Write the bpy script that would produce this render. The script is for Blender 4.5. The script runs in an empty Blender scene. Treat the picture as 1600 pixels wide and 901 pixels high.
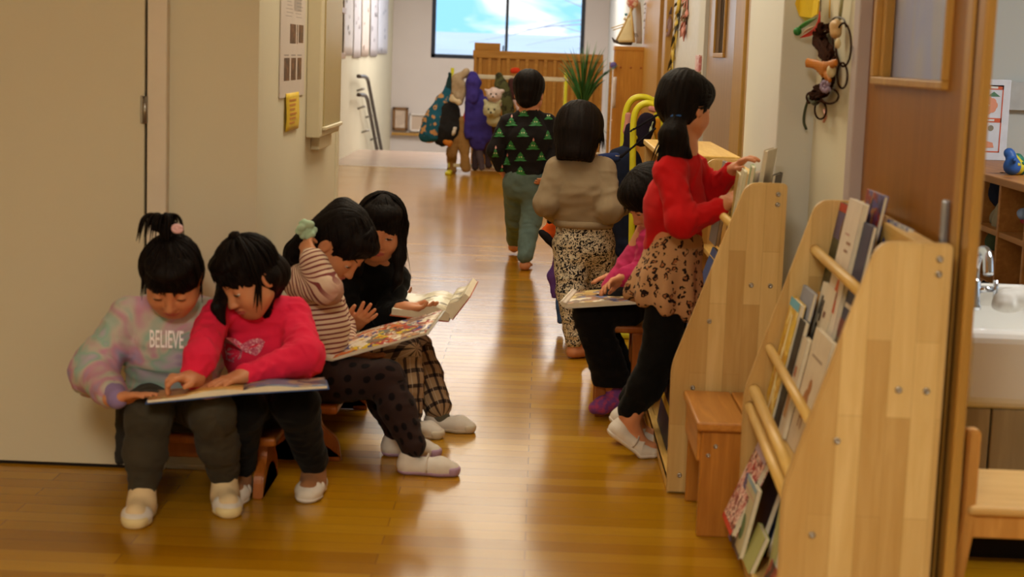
import bpy, bmesh, math, random
import numpy as np
from mathutils import Vector, Matrix
from mathutils.bvhtree import BVHTree
random.seed(7)
rng = np.random.default_rng(7)
SC = bpy.context.scene
COL = SC.collection
PI = math.pi

# ------------------------------------------------------------------ camera
FPX = 2580.0
CAM_H = 1.15
_p, _y, _t = math.atan(366/2580), math.radians(0.8), 0.036
FW = np.array([-math.sin(_y)*math.cos(_p), math.cos(_y)*math.cos(_p), -math.sin(_p)])
R0 = np.array([math.cos(_y), math.sin(_y), 0.0]); U0 = np.cross(R0, FW)
RT = math.cos(_t)*R0 + math.sin(_t)*U0
UP = -math.sin(_t)*R0 + math.cos(_t)*U0
CO = np.array([0, 0, CAM_H])
def _ray(x, y): return FW + (x-800)/FPX*RT - (y-450.5)/FPX*UP
def atY(x, y, Y): d = _ray(x, y); return CO + d*(Y/d[1])     # photo point -> place at distance Y down the hall
def atZ(x, y, z=0.0): d = _ray(x, y); return CO + d*((z-CAM_H)/d[2])
def atX(x, y, X): d = _ray(x, y); return CO + d*(X/d[0])

cd = bpy.data.cameras.new('camera'); cam = bpy.data.objects.new('camera', cd); COL.objects.link(cam)
M = Matrix(((RT[0], UP[0], -FW[0], 0), (RT[1], UP[1], -FW[1], 0), (RT[2], UP[2], -FW[2], CAM_H), (0, 0, 0, 1)))
cam.matrix_world = M
cd.sensor_fit = 'HORIZONTAL'; cd.sensor_width = 36.0; cd.lens = 36.0*FPX/1600
cd.clip_start = 0.05; cd.clip_end = 300
cd.dof.use_dof = True; cd.dof.focus_distance = 6.6; cd.dof.aperture_fstop = 4.6
SC.camera = cam

# ------------------------------------------------------------------ linking
def arr(v): return np.array(v, float)
def nrm(v): v = arr(v); return v/np.linalg.norm(v)
def thing(name, label, cat, loc=(0, 0, 0), rotz=0.0, group=None):
    o = bpy.data.objects.new(name, None); COL.objects.link(o)
    o.location = [float(c) for c in loc]; o.rotation_euler = (0, 0, rotz); o.empty_display_size = .05
    o['label'] = label; o['category'] = cat
    if group: o['group'] = group
    return o
def tag(o, label, cat, group=None):
    o['label'] = label; o['category'] = cat
    if group: o['group'] = group
    return o
def link(name, me, mats, parent=None, smooth=None):
    o = bpy.data.objects.new(name, me); COL.objects.link(o)
    for m in (mats if isinstance(mats, (list, tuple)) else [mats]): me.materials.append(m)
    if parent is not None: o.parent = parent
    return o
def obj(name, bm, mats, parent=None, smooth=False, loc=None, rel=None):
    if rel is not None: bmesh.ops.translate(bm, verts=bm.verts, vec=-Vector([float(c) for c in rel]))
    bmesh.ops.recalc_face_normals(bm, faces=bm.faces)
    me = bpy.data.meshes.new(name); bm.to_mesh(me); bm.free()
    if smooth: me.polygons.foreach_set('use_smooth', [True]*len(me.polygons))
    o = link(name, me, mats, parent)
    if loc is not None: o.location = [float(c) for c in loc]
    return o
def struct(name, bm, mats, **k):
    o = obj(name, bm, mats, **k); o['kind'] = 'structure'; return o
def dup(root, loc=None, rotz=None, label=None, group=None, mats=None):
    r = root.copy(); COL.objects.link(r)
    if loc is not None: r.location = [float(c) for c in loc]
    if rotz is not None: r.rotation_euler = (0, 0, rotz)
    if label: r['label'] = label
    if group: r['group'] = group
    for ch in list(root.children):
        c = ch.copy(); COL.objects.link(c); c.parent = r
        for g in list(ch.children):
            d = g.copy(); COL.objects.link(d); d.parent = c
    return r

# ------------------------------------------------------------------ bmesh shapes
def BM(): return bmesh.new()
def add_box(bm, lo, hi, bev=0.0, seg=2, mat=0, rot=None, piv=None):
    lo, hi = arr(lo), arr(hi); c = (lo+hi)/2; s = hi-lo
    r = bmesh.ops.create_cube(bm, size=1.0)
    vs = r['verts']
    for v in vs: v.co = Vector((v.co.x*s[0], v.co.y*s[1], v.co.z*s[2]))
    if bev > 0:
        es = {e for v in vs for e in v.link_edges}
        g = bmesh.ops.bevel(bm, geom=list(es), offset=min(bev, min(s)*0.45), segments=seg, affect='EDGES', profile=.5)
        vs = list({v for f in g['faces'] for v in f.verts} | {v for v in vs if v.is_valid})
    if rot is not None:
        p = Vector(piv) - Vector(c) if piv is not None else Vector((0, 0, 0))
        for v in vs: v.co = rot @ (v.co - p) + p
    for v in vs: v.co = v.co + Vector(c)
    if mat:
        for f in {f for v in vs for f in v.link_faces}: f.material_index = mat
    return vs
def add_prism(bm, pts, axis, t0, t1, bev=0.0, seg=2, mat=0):
    """polygon pts (2D) extruded along axis ('x': pts are (y,z); 'y': (x,z); 'z': (x,y))"""
    def P(a, b, t): return {'x': (t, a, b), 'y': (a, t, b), 'z': (a, b, t)}[axis]
    v0 = [bm.verts.new(P(a, b, t0)) for a, b in pts]
    v1 = [bm.verts.new(P(a, b, t1)) for a, b in pts]
    n = len(pts); fs = [bm.faces.new(v0), bm.faces.new(v1[::-1])]
    for i in range(n): fs.append(bm.faces.new((v0[i], v0[(i+1) % n], v1[(i+1) % n], v1[i])))
    bmesh.ops.recalc_face_normals(bm, faces=fs)
    if bev > 0:
        es = list({e for f in fs[:2] for e in f.edges})
        g = bmesh.ops.bevel(bm, geom=es, offset=bev, segments=seg, affect='EDGES')
        fs = [f for f in fs if f.is_valid] + g['faces']
    for f in fs: f.material_index = mat
    return fs
def round_poly(pts, rads, n=5):
    out = []; N = len(pts)
    for i in range(N):
        p, a, b = arr(pts[i]), arr(pts[i-1]), arr(pts[(i+1) % N]); r = rads[i] if isinstance(rads, (list, tuple)) else rads
        if r <= 0: out.append(tuple(p)); continue
        d0, d1 = nrm(a-p), nrm(b-p)
        for k in range(n+1):
            t = k/n; q0 = p+d0*r*(1-t); q1 = p+d1*r*t
            out.append(tuple((1-t)*q0+t*q1))
    return out
def frame(d):
    d = nrm(d); a = arr((0, 0, 1)) if abs(d[2]) < .9 else arr((1, 0, 0))
    s = nrm(np.cross(d, a)); return s, np.cross(s, d)
def add_tube(bm, pts, rad, seg=8, cap=True, mat=0, flat=None):
    pts = [arr(p) for p in pts]; n = len(pts)
    rad = rad if isinstance(rad, (list, tuple, np.ndarray)) else [rad]*n
    rings = []; s = None
    for i, p in enumerate(pts):
        d = nrm(pts[min(i+1, n-1)]-pts[max(i-1, 0)])
        if s is None: s, u = frame(d)
        else:
            s = s - d*np.dot(s, d); s = nrm(s) if np.linalg.norm(s) > 1e-6 else frame(d)[0]; u = np.cross(s, d)
        fl = 1.0 if flat is None else flat
        rings.append([bm.verts.new(p + rad[i]*(math.cos(2*PI*k/seg)*s + fl*math.sin(2*PI*k/seg)*u)) for k in range(seg)])
    fs = []
    for a, b in zip(rings[:-1], rings[1:]):
        for k in range(seg): fs.append(bm.faces.new((a[k], a[(k+1) % seg], b[(k+1) % seg], b[k])))
    if cap: fs.append(bm.faces.new(rings[0][::-1])); fs.append(bm.faces.new(rings[-1]))
    for f in fs: f.material_index = mat; f.smooth = True
    return fs
def spline(pts, n=8):
    P = [arr(p) for p in pts]; P = [2*P[0]-P[1]] + P + [2*P[-1]-P[-2]]; out = []
    for i in range(1, len(P)-2):
        for k in range(n):
            t = k/n
            out.append(.5*((2*P[i]) + (-P[i-1]+P[i+1])*t + (2*P[i-1]-5*P[i]+4*P[i+1]-P[i+2])*t*t + (-P[i-1]+3*P[i]-3*P[i+1]+P[i+2])*t**3))
    out.append(P[-2]); return out
def add_lathe(bm, prof, o=(0, 0, 0), axis=(0, 0, 1), seg=20, mat=0):
    ax = nrm(axis); s, u = frame(ax); o = arr(o); rings = []
    for r, h in prof: rings.append([bm.verts.new(o+ax*h+max(r, 1e-5)*(math.cos(2*PI*k/seg)*s+math.sin(2*PI*k/seg)*u)) for k in range(seg)])
    for a, b in zip(rings[:-1], rings[1:]):
        for k in range(seg):
            f = bm.faces.new((a[k], a[(k+1) % seg], b[(k+1) % seg], b[k])); f.material_index = mat; f.smooth = True
    for r in (rings[0][::-1], rings[-1]):
        f = bm.faces.new(r); f.material_index = mat
def add_grid(bm, fn, nu, nv, mat=0):
    vs = [[bm.verts.new([float(c) for c in fn(i/nu, j/nv)]) for j in range(nv+1)] for i in range(nu+1)]
    for i in range(nu):
        for j in range(nv):
            f = bm.faces.new((vs[i][j], vs[i+1][j], vs[i+1][j+1], vs[i][j+1])); f.material_index = mat; f.smooth = True
    return vs
def thicken(bm, t):
    bmesh.ops.recalc_face_normals(bm, faces=bm.faces)
    bmesh.ops.solidify(bm, geom=list(bm.faces), thickness=t)

# ------------------------------------------------------------------ materials
def srgb(r, g, b):
    f = lambda c: (c/255/12.92) if c/255 <= .04045 else ((c/255+.055)/1.055)**2.4
    return (f(r), f(g), f(b), 1.0)
class NT:
    def __init__(s, name, rough=.6, spec=.3, metal=0.0):
        s.m = bpy.data.materials.new(name); s.m.use_nodes = True; s.t = s.m.node_tree
        s.b = s.t.nodes['Principled BSDF']; s.out = s.t.nodes['Material Output']
        s.b.inputs['Roughness'].default_value = rough; s.b.inputs['Specular IOR Level'].default_value = spec; s.b.inputs['Metallic'].default_value = metal
    def n(s, kind, **k):
        nd = s.t.nodes.new(kind)
        for a, v in k.items():
            if a.startswith('i_'):
                key = a[2:].replace('_', ' ')
                nd.inputs[key].default_value = v
            else: setattr(nd, a, v)
        return nd
    def l(s, a, b): s.t.links.new(a, b)
    def coords(s, kind='Object', scale=(1, 1, 1), loc=(0, 0, 0), rot=(0, 0, 0)):
        tc = s.n('ShaderNodeTexCoord'); mp = s.n('ShaderNodeMapping')
        mp.inputs['Scale'].default_value = scale; mp.inputs['Location'].default_value = loc; mp.inputs['Rotation'].default_value = rot
        s.l(tc.outputs[kind], mp.inputs['Vector']); return mp.outputs['Vector']
    def noise(s, vec, scale=5, detail=3, rough=.5, dist=0.0):
        nd = s.n('ShaderNodeTexNoise'); nd.inputs['Scale'].default_value = scale; nd.inputs['Detail'].default_value = detail
        nd.inputs['Roughness'].default_value = rough; nd.inputs['Distortion'].default_value = dist
        if vec is not None: s.l(vec, nd.inputs['Vector'])
        return nd
    def ramp(s, fac, stops, interp='LINEAR'):
        r = s.n('ShaderNodeValToRGB'); r.color_ramp.interpolation = interp; e = r.color_ramp.elements
        while len(e) < len(stops): e.new(.5)
        for el, (p, c) in zip(e, stops): el.position = p; el.color = c
        s.l(fac, r.inputs['Fac']); return r.outputs['Color']
    def mix(s, fac, a, b, mode='MIX'):
        m = s.n('ShaderNodeMix', data_type='RGBA', blend_type=mode)
        for inp, v in ((m.inputs[0], fac), (m.inputs[6], a), (m.inputs[7], b)):
            if isinstance(v, (int, float)): inp.default_value = v
            elif isinstance(v, tuple): inp.default_value = v
            else: s.l(v, inp)
        return m.outputs[2]
    def math(s, op, a, b=0.0, c=None):
        m = s.n('ShaderNodeMath', operation=op)
        for i, v in enumerate((a, b) if c is None else (a, b, c)):
            if isinstance(v, (int, float)): m.inputs[i].default_value = v
            else: s.l(v, m.inputs[i])
        return m.outputs[0]
    def sep(s, vec): n_ = s.n('ShaderNodeSeparateXYZ'); s.l(vec, n_.inputs[0]); return n_.outputs
    def col(s, c):
        if isinstance(c, tuple): s.b.inputs['Base Color'].default_value = c
        else: s.l(c, s.b.inputs['Base Color'])
    def bump(s, h, strength=.2, dist=.01):
        b = s.n('ShaderNodeBump'); b.inputs['Strength'].default_value = strength; b.inputs['Distance'].default_value = dist
        s.l(h, b.inputs['Height']); s.l(b.outputs['Normal'], s.b.inputs['Normal'])
_mc = {}
def plain(name, c, rough=.6, spec=.3, metal=0.0, var=.12, scale=12, bump=0.0):
    """one colour with a little wear: the shade wanders by `var`"""
    if name in _mc: return _mc[name]
    t = NT(name, rough, spec, metal); v = t.coords('Object')
    ns = t.noise(v, scale, 4)
    d = tuple(x*(1-var) for x in c[:3])+(1,); u = tuple(min(1, x*(1+var)) for x in c[:3])+(1,)
    t.col(t.ramp(ns.outputs['Fac'], [(.3, d), (.7, u)]))
    if bump: t.bump(t.noise(v, scale*9, 3).outputs['Fac'], bump, .004)
    _mc[name] = t.m; return t.m
def wall_mat(name, c, var=.03):
    t = NT(name, .75, .2); v = t.coords('Object')
    a = t.noise(v, 1.3, 4); b = t.noise(v, 90, 2)
    d = tuple(x*(1-var) for x in c[:3])+(1,); u = tuple(min(1, x*(1+var)) for x in c[:3])+(1,)
    t.col(t.ramp(a.outputs['Fac'], [(.3, d), (.7, u)])); t.bump(b.outputs['Fac'], .08, .002); return t.m
def wood(name, dark, light, axis='z', scale=1.0, rough=.42, spec=.35, knots=True, stave=None):
    """grain along `axis`; stave=(width,length,across axis) adds glued-up strips"""
    t = NT(name, rough, spec)
    st = {'x': (1.2, 14, 14), 'y': (14, 1.2, 14), 'z': (14, 14, 1.2)}[axis]
    v = t.coords('Object', tuple(c*scale for c in st))
    g = t.noise(v, 3.2, 6, .6, .6)
    c = t.ramp(g.outputs['Fac'], [(.25, dark), (.55, tuple((a+b)/2 for a, b in zip(dark, light))), (.75, light)])
    if stave:
        w, L, across = stave
        o = t.sep(t.coords('Object')); cb = t.n('ShaderNodeCombineXYZ')
        t.l(o['xyz'.index(axis)], cb.inputs[0]); t.l(o['xyz'.index(across)], cb.inputs[1])
        br = t.n('ShaderNodeTexBrick', offset=.43, offset_frequency=2, squash=1.0)
        br.inputs['Scale'].default_value = 1.0; br.inputs['Brick Width'].default_value = L; br.inputs['Row Height'].default_value = w
        br.inputs['Mortar Size'].default_value = .0004; br.inputs['Bias'].default_value = .25
        br.inputs['Color1'].default_value = (.66, .53, .36, 1); br.inputs['Color2'].default_value = (1.0, 1.0, 1.0, 1); br.inputs['Mortar'].default_value = (.6, .52, .4, 1)
        t.l(cb.outputs[0], br.inputs['Vector'])
        c = t.mix(1.0, c, br.outputs['Color'], 'MULTIPLY')
    if knots:
        vo = t.n('ShaderNodeTexVoronoi'); vo.inputs['Scale'].default_value = 1.0
        vk = t.coords('Object', tuple(c_*scale for c_ in {'x': (2, 6, 6), 'y': (6, 2, 6), 'z': (6, 6, 2)}[axis])); t.l(vk, vo.inputs['Vector'])
        kn = t.ramp(vo.outputs['Distance'], [(.03, (1, 1, 1, 1)), (.09, (0, 0, 0, 1))])
        c = t.mix(t.math('MULTIPLY', kn, .7), c, tuple(x*.35 for x in dark[:3])+(1,))
    t.col(c); t.bump(g.outputs['Fac'], .06, .003); return t.m

# ------------------------------------------------------------------ implicit shapes -> one smooth mesh
class SDF:
    def __init__(s): s.ops = []
    def _add(s, fn, lo, hi, op, k): s.ops.append((fn, arr(lo), arr(hi), op, k)); return s
    def cap(s, a, b, ra, rb=None, k=.012, sq=None, op='u'):
        rb = ra if rb is None else rb; a, b = arr(a), arr(b); mx = max(ra, rb)
        ax, sc = (nrm(sq[0]), sq[1]) if sq else (None, 1.0)
        e = mx*max(1, sc)
        def fn(X, Y, Z):
            px, py, pz = X-a[0], Y-a[1], Z-a[2]; ba = b-a
            if ax is not None:
                q = (px*ax[0]+py*ax[1]+pz*ax[2])*(1-1/sc); px, py, pz = px-q*ax[0], py-q*ax[1], pz-q*ax[2]
                ba = ba-ax*np.dot(ba, ax)*(1-1/sc)
            bb = max(np.dot(ba, ba), 1e-9)
            t = np.clip((px*ba[0]+py*ba[1]+pz*ba[2])/bb, 0, 1)
            return np.sqrt((px-t*ba[0])**2+(py-t*ba[1])**2+(pz-t*ba[2])**2)-(ra+t*(rb-ra))
        return s._add(fn, np.minimum(a, b)-e, np.maximum(a, b)+e, op, k)
    def ell(s, c, rad, R=None, k=.012, op='u'):
        c, rad = arr(c), arr(rad); R = np.eye(3) if R is None else arr(R); e = max(rad)
        def fn(X, Y, Z):
            px, py, pz = X-c[0], Y-c[1], Z-c[2]
            q = [(px*R[i][0]+py*R[i][1]+pz*R[i][2])/rad[i] for i in range(3)]
            k0 = np.sqrt(q[0]**2+q[1]**2+q[2]**2); k1 = np.sqrt((q[0]/rad[0])**2+(q[1]/rad[1])**2+(q[2]/rad[2])**2)
            return k0*(k0-1)/np.maximum(k1, 1e-6)
        return s._add(fn, c-e, c+e, op, k)
    def box(s, c, half, R=None, rnd=.004, k=.006, op='u'):
        c, half = arr(c), arr(half); R = np.eye(3) if R is None else arr(R); e = np.linalg.norm(half)+rnd
        def fn(X, Y, Z):
            px, py, pz = X-c[0], Y-c[1], Z-c[2]
            q = [np.abs(px*R[i][0]+py*R[i][1]+pz*R[i][2])-(half[i]-rnd) for i in range(3)]
            return np.sqrt(sum(np.maximum(a, 0)**2 for a in q))+np.minimum(np.maximum(np.maximum(q[0], q[1]), q[2]), 0)-rnd
        return s._add(fn, c-e, c+e, op, k)
    def cut(s, p, n, lo=None, hi=None, k=.004):
        """keep the side n points away from"""
        p, n = arr(p), nrm(n)
        fn = lambda X, Y, Z: (X-p[0])*n[0]+(Y-p[1])*n[1]+(Z-p[2])*n[2]
        return s._add(fn, -9e9*np.ones(3) if lo is None else lo, 9e9*np.ones(3) if hi is None else hi, 'i', k)
    def mesh(s, h=.004):
        us = [o for o in s.ops if o[3] == 'u']
        lo = np.min([o[1] for o in us], 0)-.03; hi = np.max([o[2] for o in us], 0)+.03
        n = np.ceil((hi-lo)/h).astype(int)+1
        ax = [lo[i]+h*np.arange(n[i]) for i in range(3)]
        F = np.full(n, 1.0, np.float32)
        for fn, l, u, op, k in s.ops:
            pad = k+3*h if op != 'i' else 0
            sl = []
            for i in range(3):
                a = max(0, int(math.floor(max(-1e6, (l[i]-pad-lo[i])/h)))); b = min(n[i], int(math.ceil(min(1e6, (u[i]+pad-lo[i])/h)))+1)
                sl.append(slice(a, max(a, b)))
            if any(q.stop <= q.start for q in sl): continue
            X, Y, Z = ax[0][sl[0]][:, None, None], ax[1][sl[1]][None, :, None], ax[2][sl[2]][None, None, :]
            d = fn(X, Y, Z); A = F[tuple(sl)]
            if op == 'u':
                hh = np.maximum(k-np.abs(A-d), 0)/max(k, 1e-6); F[tuple(sl)] = np.minimum(A, d)-hh*hh*k/4
            elif op == 's':
                hh = np.maximum(k-np.abs(A+d), 0)/max(k, 1e-6); F[tuple(sl)] = np.maximum(A, -d)+hh*hh*k/4
            else:
                hh = np.maximum(k-np.abs(A-d), 0)/max(k, 1e-6); F[tuple(sl)] = np.maximum(A, d)+hh*hh*k/4
        return snets(F, lo, h)
def snets(F, o, h):
    S = F < 0; cnt = np.zeros(np.array(F.shape)-1, np.uint8)
    offs = [(a, b, c) for a in (0, 1) for b in (0, 1) for c in (0, 1)]
    nx, ny, nz = F.shape
    for a, b, c in offs: cnt += S[a:nx-1+a, b:ny-1+b, c:nz-1+c]
    m = (cnt > 0) & (cnt < 8); I = np.argwhere(m)
    V = np.stack([F[I[:, 0]+a, I[:, 1]+b, I[:, 2]+c] for a, b, c in offs], 1).astype(float)
    P = np.zeros((len(I), 3)); N = np.zeros(len(I)); O = np.array(offs, float)
    for i in range(8):
        for j in range(i+1, 8):
            if np.abs(O[i]-O[j]).sum() != 1: continue
            x = (V[:, i] < 0) != (V[:, j] < 0); d = np.where(x, V[:, i]-V[:, j], 1.0); t = np.where(x, V[:, i]/d, 0)
            P += np.where(x[:, None], O[i]+t[:, None]*(O[j]-O[i]), 0); N += x
    P = o+h*(I+P/N[:, None])
    ID = np.full(m.shape, -1, np.int32); ID[m] = np.arange(len(I)); Q = []
    for ax in range(3):
        A = [slice(None)]*3; B = [slice(None)]*3; A[ax] = slice(0, -1); B[ax] = slice(1, None)
        a, b = S[tuple(A)], S[tuple(B)]; E = np.argwhere(a != b); u, w = (ax+1) % 3, (ax+2) % 3
        ok = (E[:, u] > 0) & (E[:, w] > 0) & (E[:, u] < m.shape[u]) & (E[:, w] < m.shape[w]) & (E[:, ax] < m.shape[ax]); E = E[ok]
        ins = a[E[:, 0], E[:, 1], E[:, 2]]
        def g(du, dw):
            C = E.copy(); C[:, u] += du; C[:, w] += dw; return ID[C[:, 0], C[:, 1], C[:, 2]]
        q = np.stack([g(-1, -1), g(0, -1), g(0, 0), g(-1, 0)], 1); q[~ins] = q[~ins][:, ::-1]; Q.append(q)
    return P, np.concatenate(Q)
def vnormals(V, Q):
    n = np.cross(V[Q[:, 2]]-V[Q[:, 0]], V[Q[:, 3]]-V[Q[:, 1]]); N = np.zeros_like(V)
    for i in range(4): np.add.at(N, Q[:, i], n)
    return N/np.maximum(np.linalg.norm(N, axis=1, keepdims=True), 1e-12)
def vnoise(p, seed=0):
    i = np.floor(p).astype(np.int64); f = p-i; f = f*f*(3-2*f); r = 0
    def H(a, b, c):
        x = (a*374761393+b*668265263+c*2147483647+seed*144665) & 0xffffffff
        x = ((x ^ (x >> 13))*1274126177) & 0xffffffff; return ((x ^ (x >> 16)) & 0xffff)/65535.0
    for a in (0, 1):
        for b in (0, 1):
            for c in (0, 1):
                w = (f[:, 0] if a else 1-f[:, 0])*(f[:, 1] if b else 1-f[:, 1])*(f[:, 2] if c else 1-f[:, 2])
                r = r+w*H(i[:, 0]+a, i[:, 1]+b, i[:, 2]+c)
    return r*2-1
def link_np(name, V, Q, mats, parent, uv=None, midx=None):
    loc = arr(parent.location) if parent is not None and parent.parent is None else arr((0, 0, 0))
    p = parent
    if parent is not None and parent.parent is not None: loc = arr(parent.parent.location)
    me = bpy.data.meshes.new(name); V = np.asarray(V)-loc
    me.vertices.add(len(V)); me.vertices.foreach_set('co', V.astype(np.float32).ravel())
    me.loops.add(Q.size); me.loops.foreach_set('vertex_index', Q.astype(np.int32).ravel())
    me.polygons.add(len(Q)); me.polygons.foreach_set('loop_start', np.arange(0, Q.size, 4, dtype=np.int32))
    me.polygons.foreach_set('use_smooth', np.ones(len(Q), bool))
    if uv is not None:
        l = me.uv_layers.new(name='UVMap'); l.data.foreach_set('uv', uv[Q.ravel()].astype(np.float32).ravel())
    o = link(name, me, mats, parent)
    if midx is not None: me.polygons.foreach_set('material_index', midx.astype(np.int32))
    me.update(); me.validate(); return o
# ================================================================== the setting
W_L = wall_mat('wall_paint_warm', srgb(212, 206, 184))
W_R = wall_mat('wall_paint_white', srgb(208, 208, 204))
W_F = wall_mat('wall_paint_far', srgb(208, 200, 196))
M_DOORW = wall_mat('painted_door', srgb(210, 202, 178), .02)
M_TRIMW = plain('painted_trim', srgb(218, 208, 192), .5, .4, var=.03)
M_ALU = plain('brushed_metal', srgb(150, 145, 138), .35, .5, .9, var=.08)
M_DARKGAP = plain('gap_shade_and_dark_parts', srgb(30, 24, 20), .8, .2)  # near-black colour for the shade in gaps; plinth and knob use it too
M_DOORWOOD = wood('door_veneer', srgb(134, 82, 14), srgb(158, 104, 26), 'z', .6, .4, .4, knots=False)
M_JAMBWOOD = wood('jamb_wood', srgb(164, 120, 50), srgb(190, 148, 74), 'z', .8, .4, .4, knots=False)
M_DOORGREY = wood('far_door_veneer', srgb(150, 120, 92), srgb(178, 148, 118), 'z', .6, .3, .5, knots=False)

def floor_mat():
    t = NT('plank_floor', .2, .26); v = t.coords('Object')
    br = t.n('ShaderNodeTexBrick', offset=.37, offset_frequency=2, squash=1.0)
    for k, x in (('Scale', 1.0), ('Brick Width', .91), ('Row Height', .075), ('Mortar Size', .0009), ('Mortar Smooth', .2), ('Bias', 0.0)): br.inputs[k].default_value = x
    br.inputs['Color1'].default_value = (0, 0, 0, 1); br.inputs['Color2'].default_value = (1, 1, 1, 1); br.inputs['Mortar'].default_value = (.5, .5, .5, 1)
    t.l(v, br.inputs['Vector'])
    tone = t.ramp(br.outputs['Color'], [(0, srgb(158, 108, 8)), (.3, srgb(170, 120, 14)), (.75, srgb(178, 128, 20)), (1, srgb(190, 142, 34))])
    g = t.noise(t.coords('Object', (1.5, 26, 1)), 4, 6, .65, .4)
    grain = t.ramp(g.outputs['Fac'], [(.28, (.90, .87, .82, 1)), (.5, (.97, .96, .95, 1)), (.72, (1.04, 1.03, 1.01, 1))])
    c = t.mix(1.0, tone, grain, 'MULTIPLY')
    c = t.mix(br.outputs['Fac'], c, srgb(112, 68, 26))
    sc = t.noise(t.coords('Object', (30, 9, 1), rot=(0, 0, .5)), 2.0, 2)      # scattered dark scratches
    t.col(c)
    r = t.noise(t.coords('Object', (1, 1, 1)), 2.2, 3)
    rr = t.n('ShaderNodeMapRange'); t.l(r.outputs['Fac'], rr.inputs['Value'])
    rr.inputs['To Min'].default_value = .13; rr.inputs['To Max'].default_value = .21; t.l(rr.outputs[0], t.b.inputs['Roughness'])
    b = t.mix(.5, g.outputs['Fac'], t.math('SUBTRACT', 1.0, br.outputs['Fac']))
    t.bump(b, .10, .0025); return t.m
M_FLOOR = floor_mat()
bm = BM(); add_box(bm, (-3.2, -2.5, -.05), (5.2, 16.3, 0)); struct('floor', bm, M_FLOOR)
M_FLOOR2 = plain('landing_vinyl', srgb(176, 152, 136), .25, .5, var=.05, scale=3)
bm = BM(); add_box(bm, (-3.2, 16.34, -.12), (5.2, 19.05, .0)); struct('floor_landing', bm, M_FLOOR2)
bm = BM(); add_box(bm, (-2.07, 16.3, -.02), (.86, 16.34, .004), .002); struct('trim_1', bm, plain('nosing_strip', srgb(205, 196, 180), .3, .5))
bm = BM(); add_box(bm, (-3.2, -2.5, 2.55), (5.2, 23.5, 2.65)); struct('ceiling', bm, wall_mat('ceiling_paint', srgb(226, 220, 210)))
bm = BM(); add_box(bm, (-3.2, -2.6, 0), (5.2, -2.5, 2.6)); struct('wall_back', bm, W_L)

# --- block on the left: face towards us (with the flush door) and its hall side
bm = BM(); add_box(bm, (-3.2, 4.38, 0), (-.75, 6.09, 2.6)); struct('wall_left', bm, W_L)
bm = BM(); add_box(bm, (-3.3, -2.5, 0), (-3.2, 4.4, 2.6)); struct('wall_side', bm, W_L)
dr = thing('door_1', 'flush cream painted door beside the seated girls', 'door', (-1.53, 4.38, 0)); dr['kind'] = 'structure'
bm = BM(); add_box(bm, (-1.98, 4.352, .008), (-1.045, 4.40, 2.05), .003); obj('door_leaf', bm, M_DOORW, dr, rel=dr.location)
bm = BM(); add_box(bm, (-1.037, 4.345, .0), (-.985, 4.40, 2.1), .004); add_box(bm, (-2.04, 4.345, 0), (-1.988, 4.40, 2.1), .004); add_box(bm, (-2.04, 4.345, 2.058), (-.985, 4.40, 2.1), .004)
obj('door_frame', bm, M_TRIMW, dr, rel=dr.location)
bm = BM(); add_box(bm, (-1.05, 4.37, 0), (-1.032, 4.379, 2.06)); add_box(bm, (-1.99, 4.356, 0), (-1.03, 4.379, .009)); obj('door_gap', bm, M_DARKGAP, dr, rel=dr.location)  # dark strips standing in for the shade around the door leaf
bm = BM()
a = atY(229.5, 150, 4.345); b = atY(229.5, 193, 4.345)
add_lathe(bm, [(.0, 0), (.007, .001), (.007, a[2]-b[2]-.001), (0, a[2]-b[2])], (-1.042, 4.345, b[2]), seg=12)
add_box(bm, (-1.055, 4.347, b[2]), (-1.03, 4.353, a[2]), .001)
obj('hinge', bm, M_ALU, dr, rel=dr.location)
bm = BM(); add_box(bm, (-.985, 4.368, 0), (-.745, 4.381, .095), .003); add_box(bm, (-.749, 4.37, 0), (-.738, 6.09, .095), .003); add_box(bm, (-.985, 4.364, .0), (-.745, 4.38, .012), .003)
struct('baseboard_left', bm, M_TRIMW)
# pale end post of the block
bm = BM(); add_box(bm, (-.79, 6.04, 0), (-.742, 6.10, 2.6), .004); struct('trim_2', bm, W_L)
# --- far left wall and the end wall with its window
bm = BM(); add_box(bm, (-2.2, 6.0, -2.2), (-2.09, 23.4, 2.6)); struct('wall_far_left', bm, W_L)
bm = BM()
Yw = 23.0; x0 = atY(673, 88, Yw)[0]; x1 = atY(912, 88, Yw)[0]; z0 = atY(675, 90, Yw)[2]; z1 = 2.3
add_box(bm, (-3.2, Yw, -2.2), (x0, Yw+.25, 2.6)); add_box(bm, (x1, Yw, -2.2), (5.2, Yw+.25, 2.6)); add_box(bm, (x0, Yw, -2.2), (x1, Yw+.25, z0)); add_box(bm, (x0, Yw, z1), (x1, Yw+.25, 2.6))
struct('wall_far', bm, W_F)
wn = thing('window_1', 'dark framed sliding window in the end wall of the hall', 'window', ((x0+x1)/2, Yw, z0)); wn['kind'] = 'structure'
M_NAVY = plain('dark_window_frame', srgb(22, 30, 48), .4, .4)
bm = BM(); w = .055
add_box(bm, (x0, Yw+.01, z0), (x0+w, Yw+.09, z1), .004); add_box(bm, (x1-w, Yw+.01, z0), (x1, Yw+.09, z1), .004); add_box(bm, (x0, Yw+.01, z0), (x1, Yw+.09, z0+w), .004); add_box(bm, (x0, Yw+.01, z1-w), (x1, Yw+.09, z1), .004)
xm = atY(792, 40, Yw)[0]; add_box(bm, (xm-.02, Yw+.005, z0), (xm+.02, Yw+.07, z1), .004); obj('window_frame', bm, M_NAVY, wn, rel=wn.location)
bm = BM(); add_box(bm, (xm-.05, Yw-.012, z0+.12), (xm-.028, Yw+.01, z0+.2), .004); obj('window_latch', bm, M_NAVY, wn, rel=wn.location)
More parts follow.
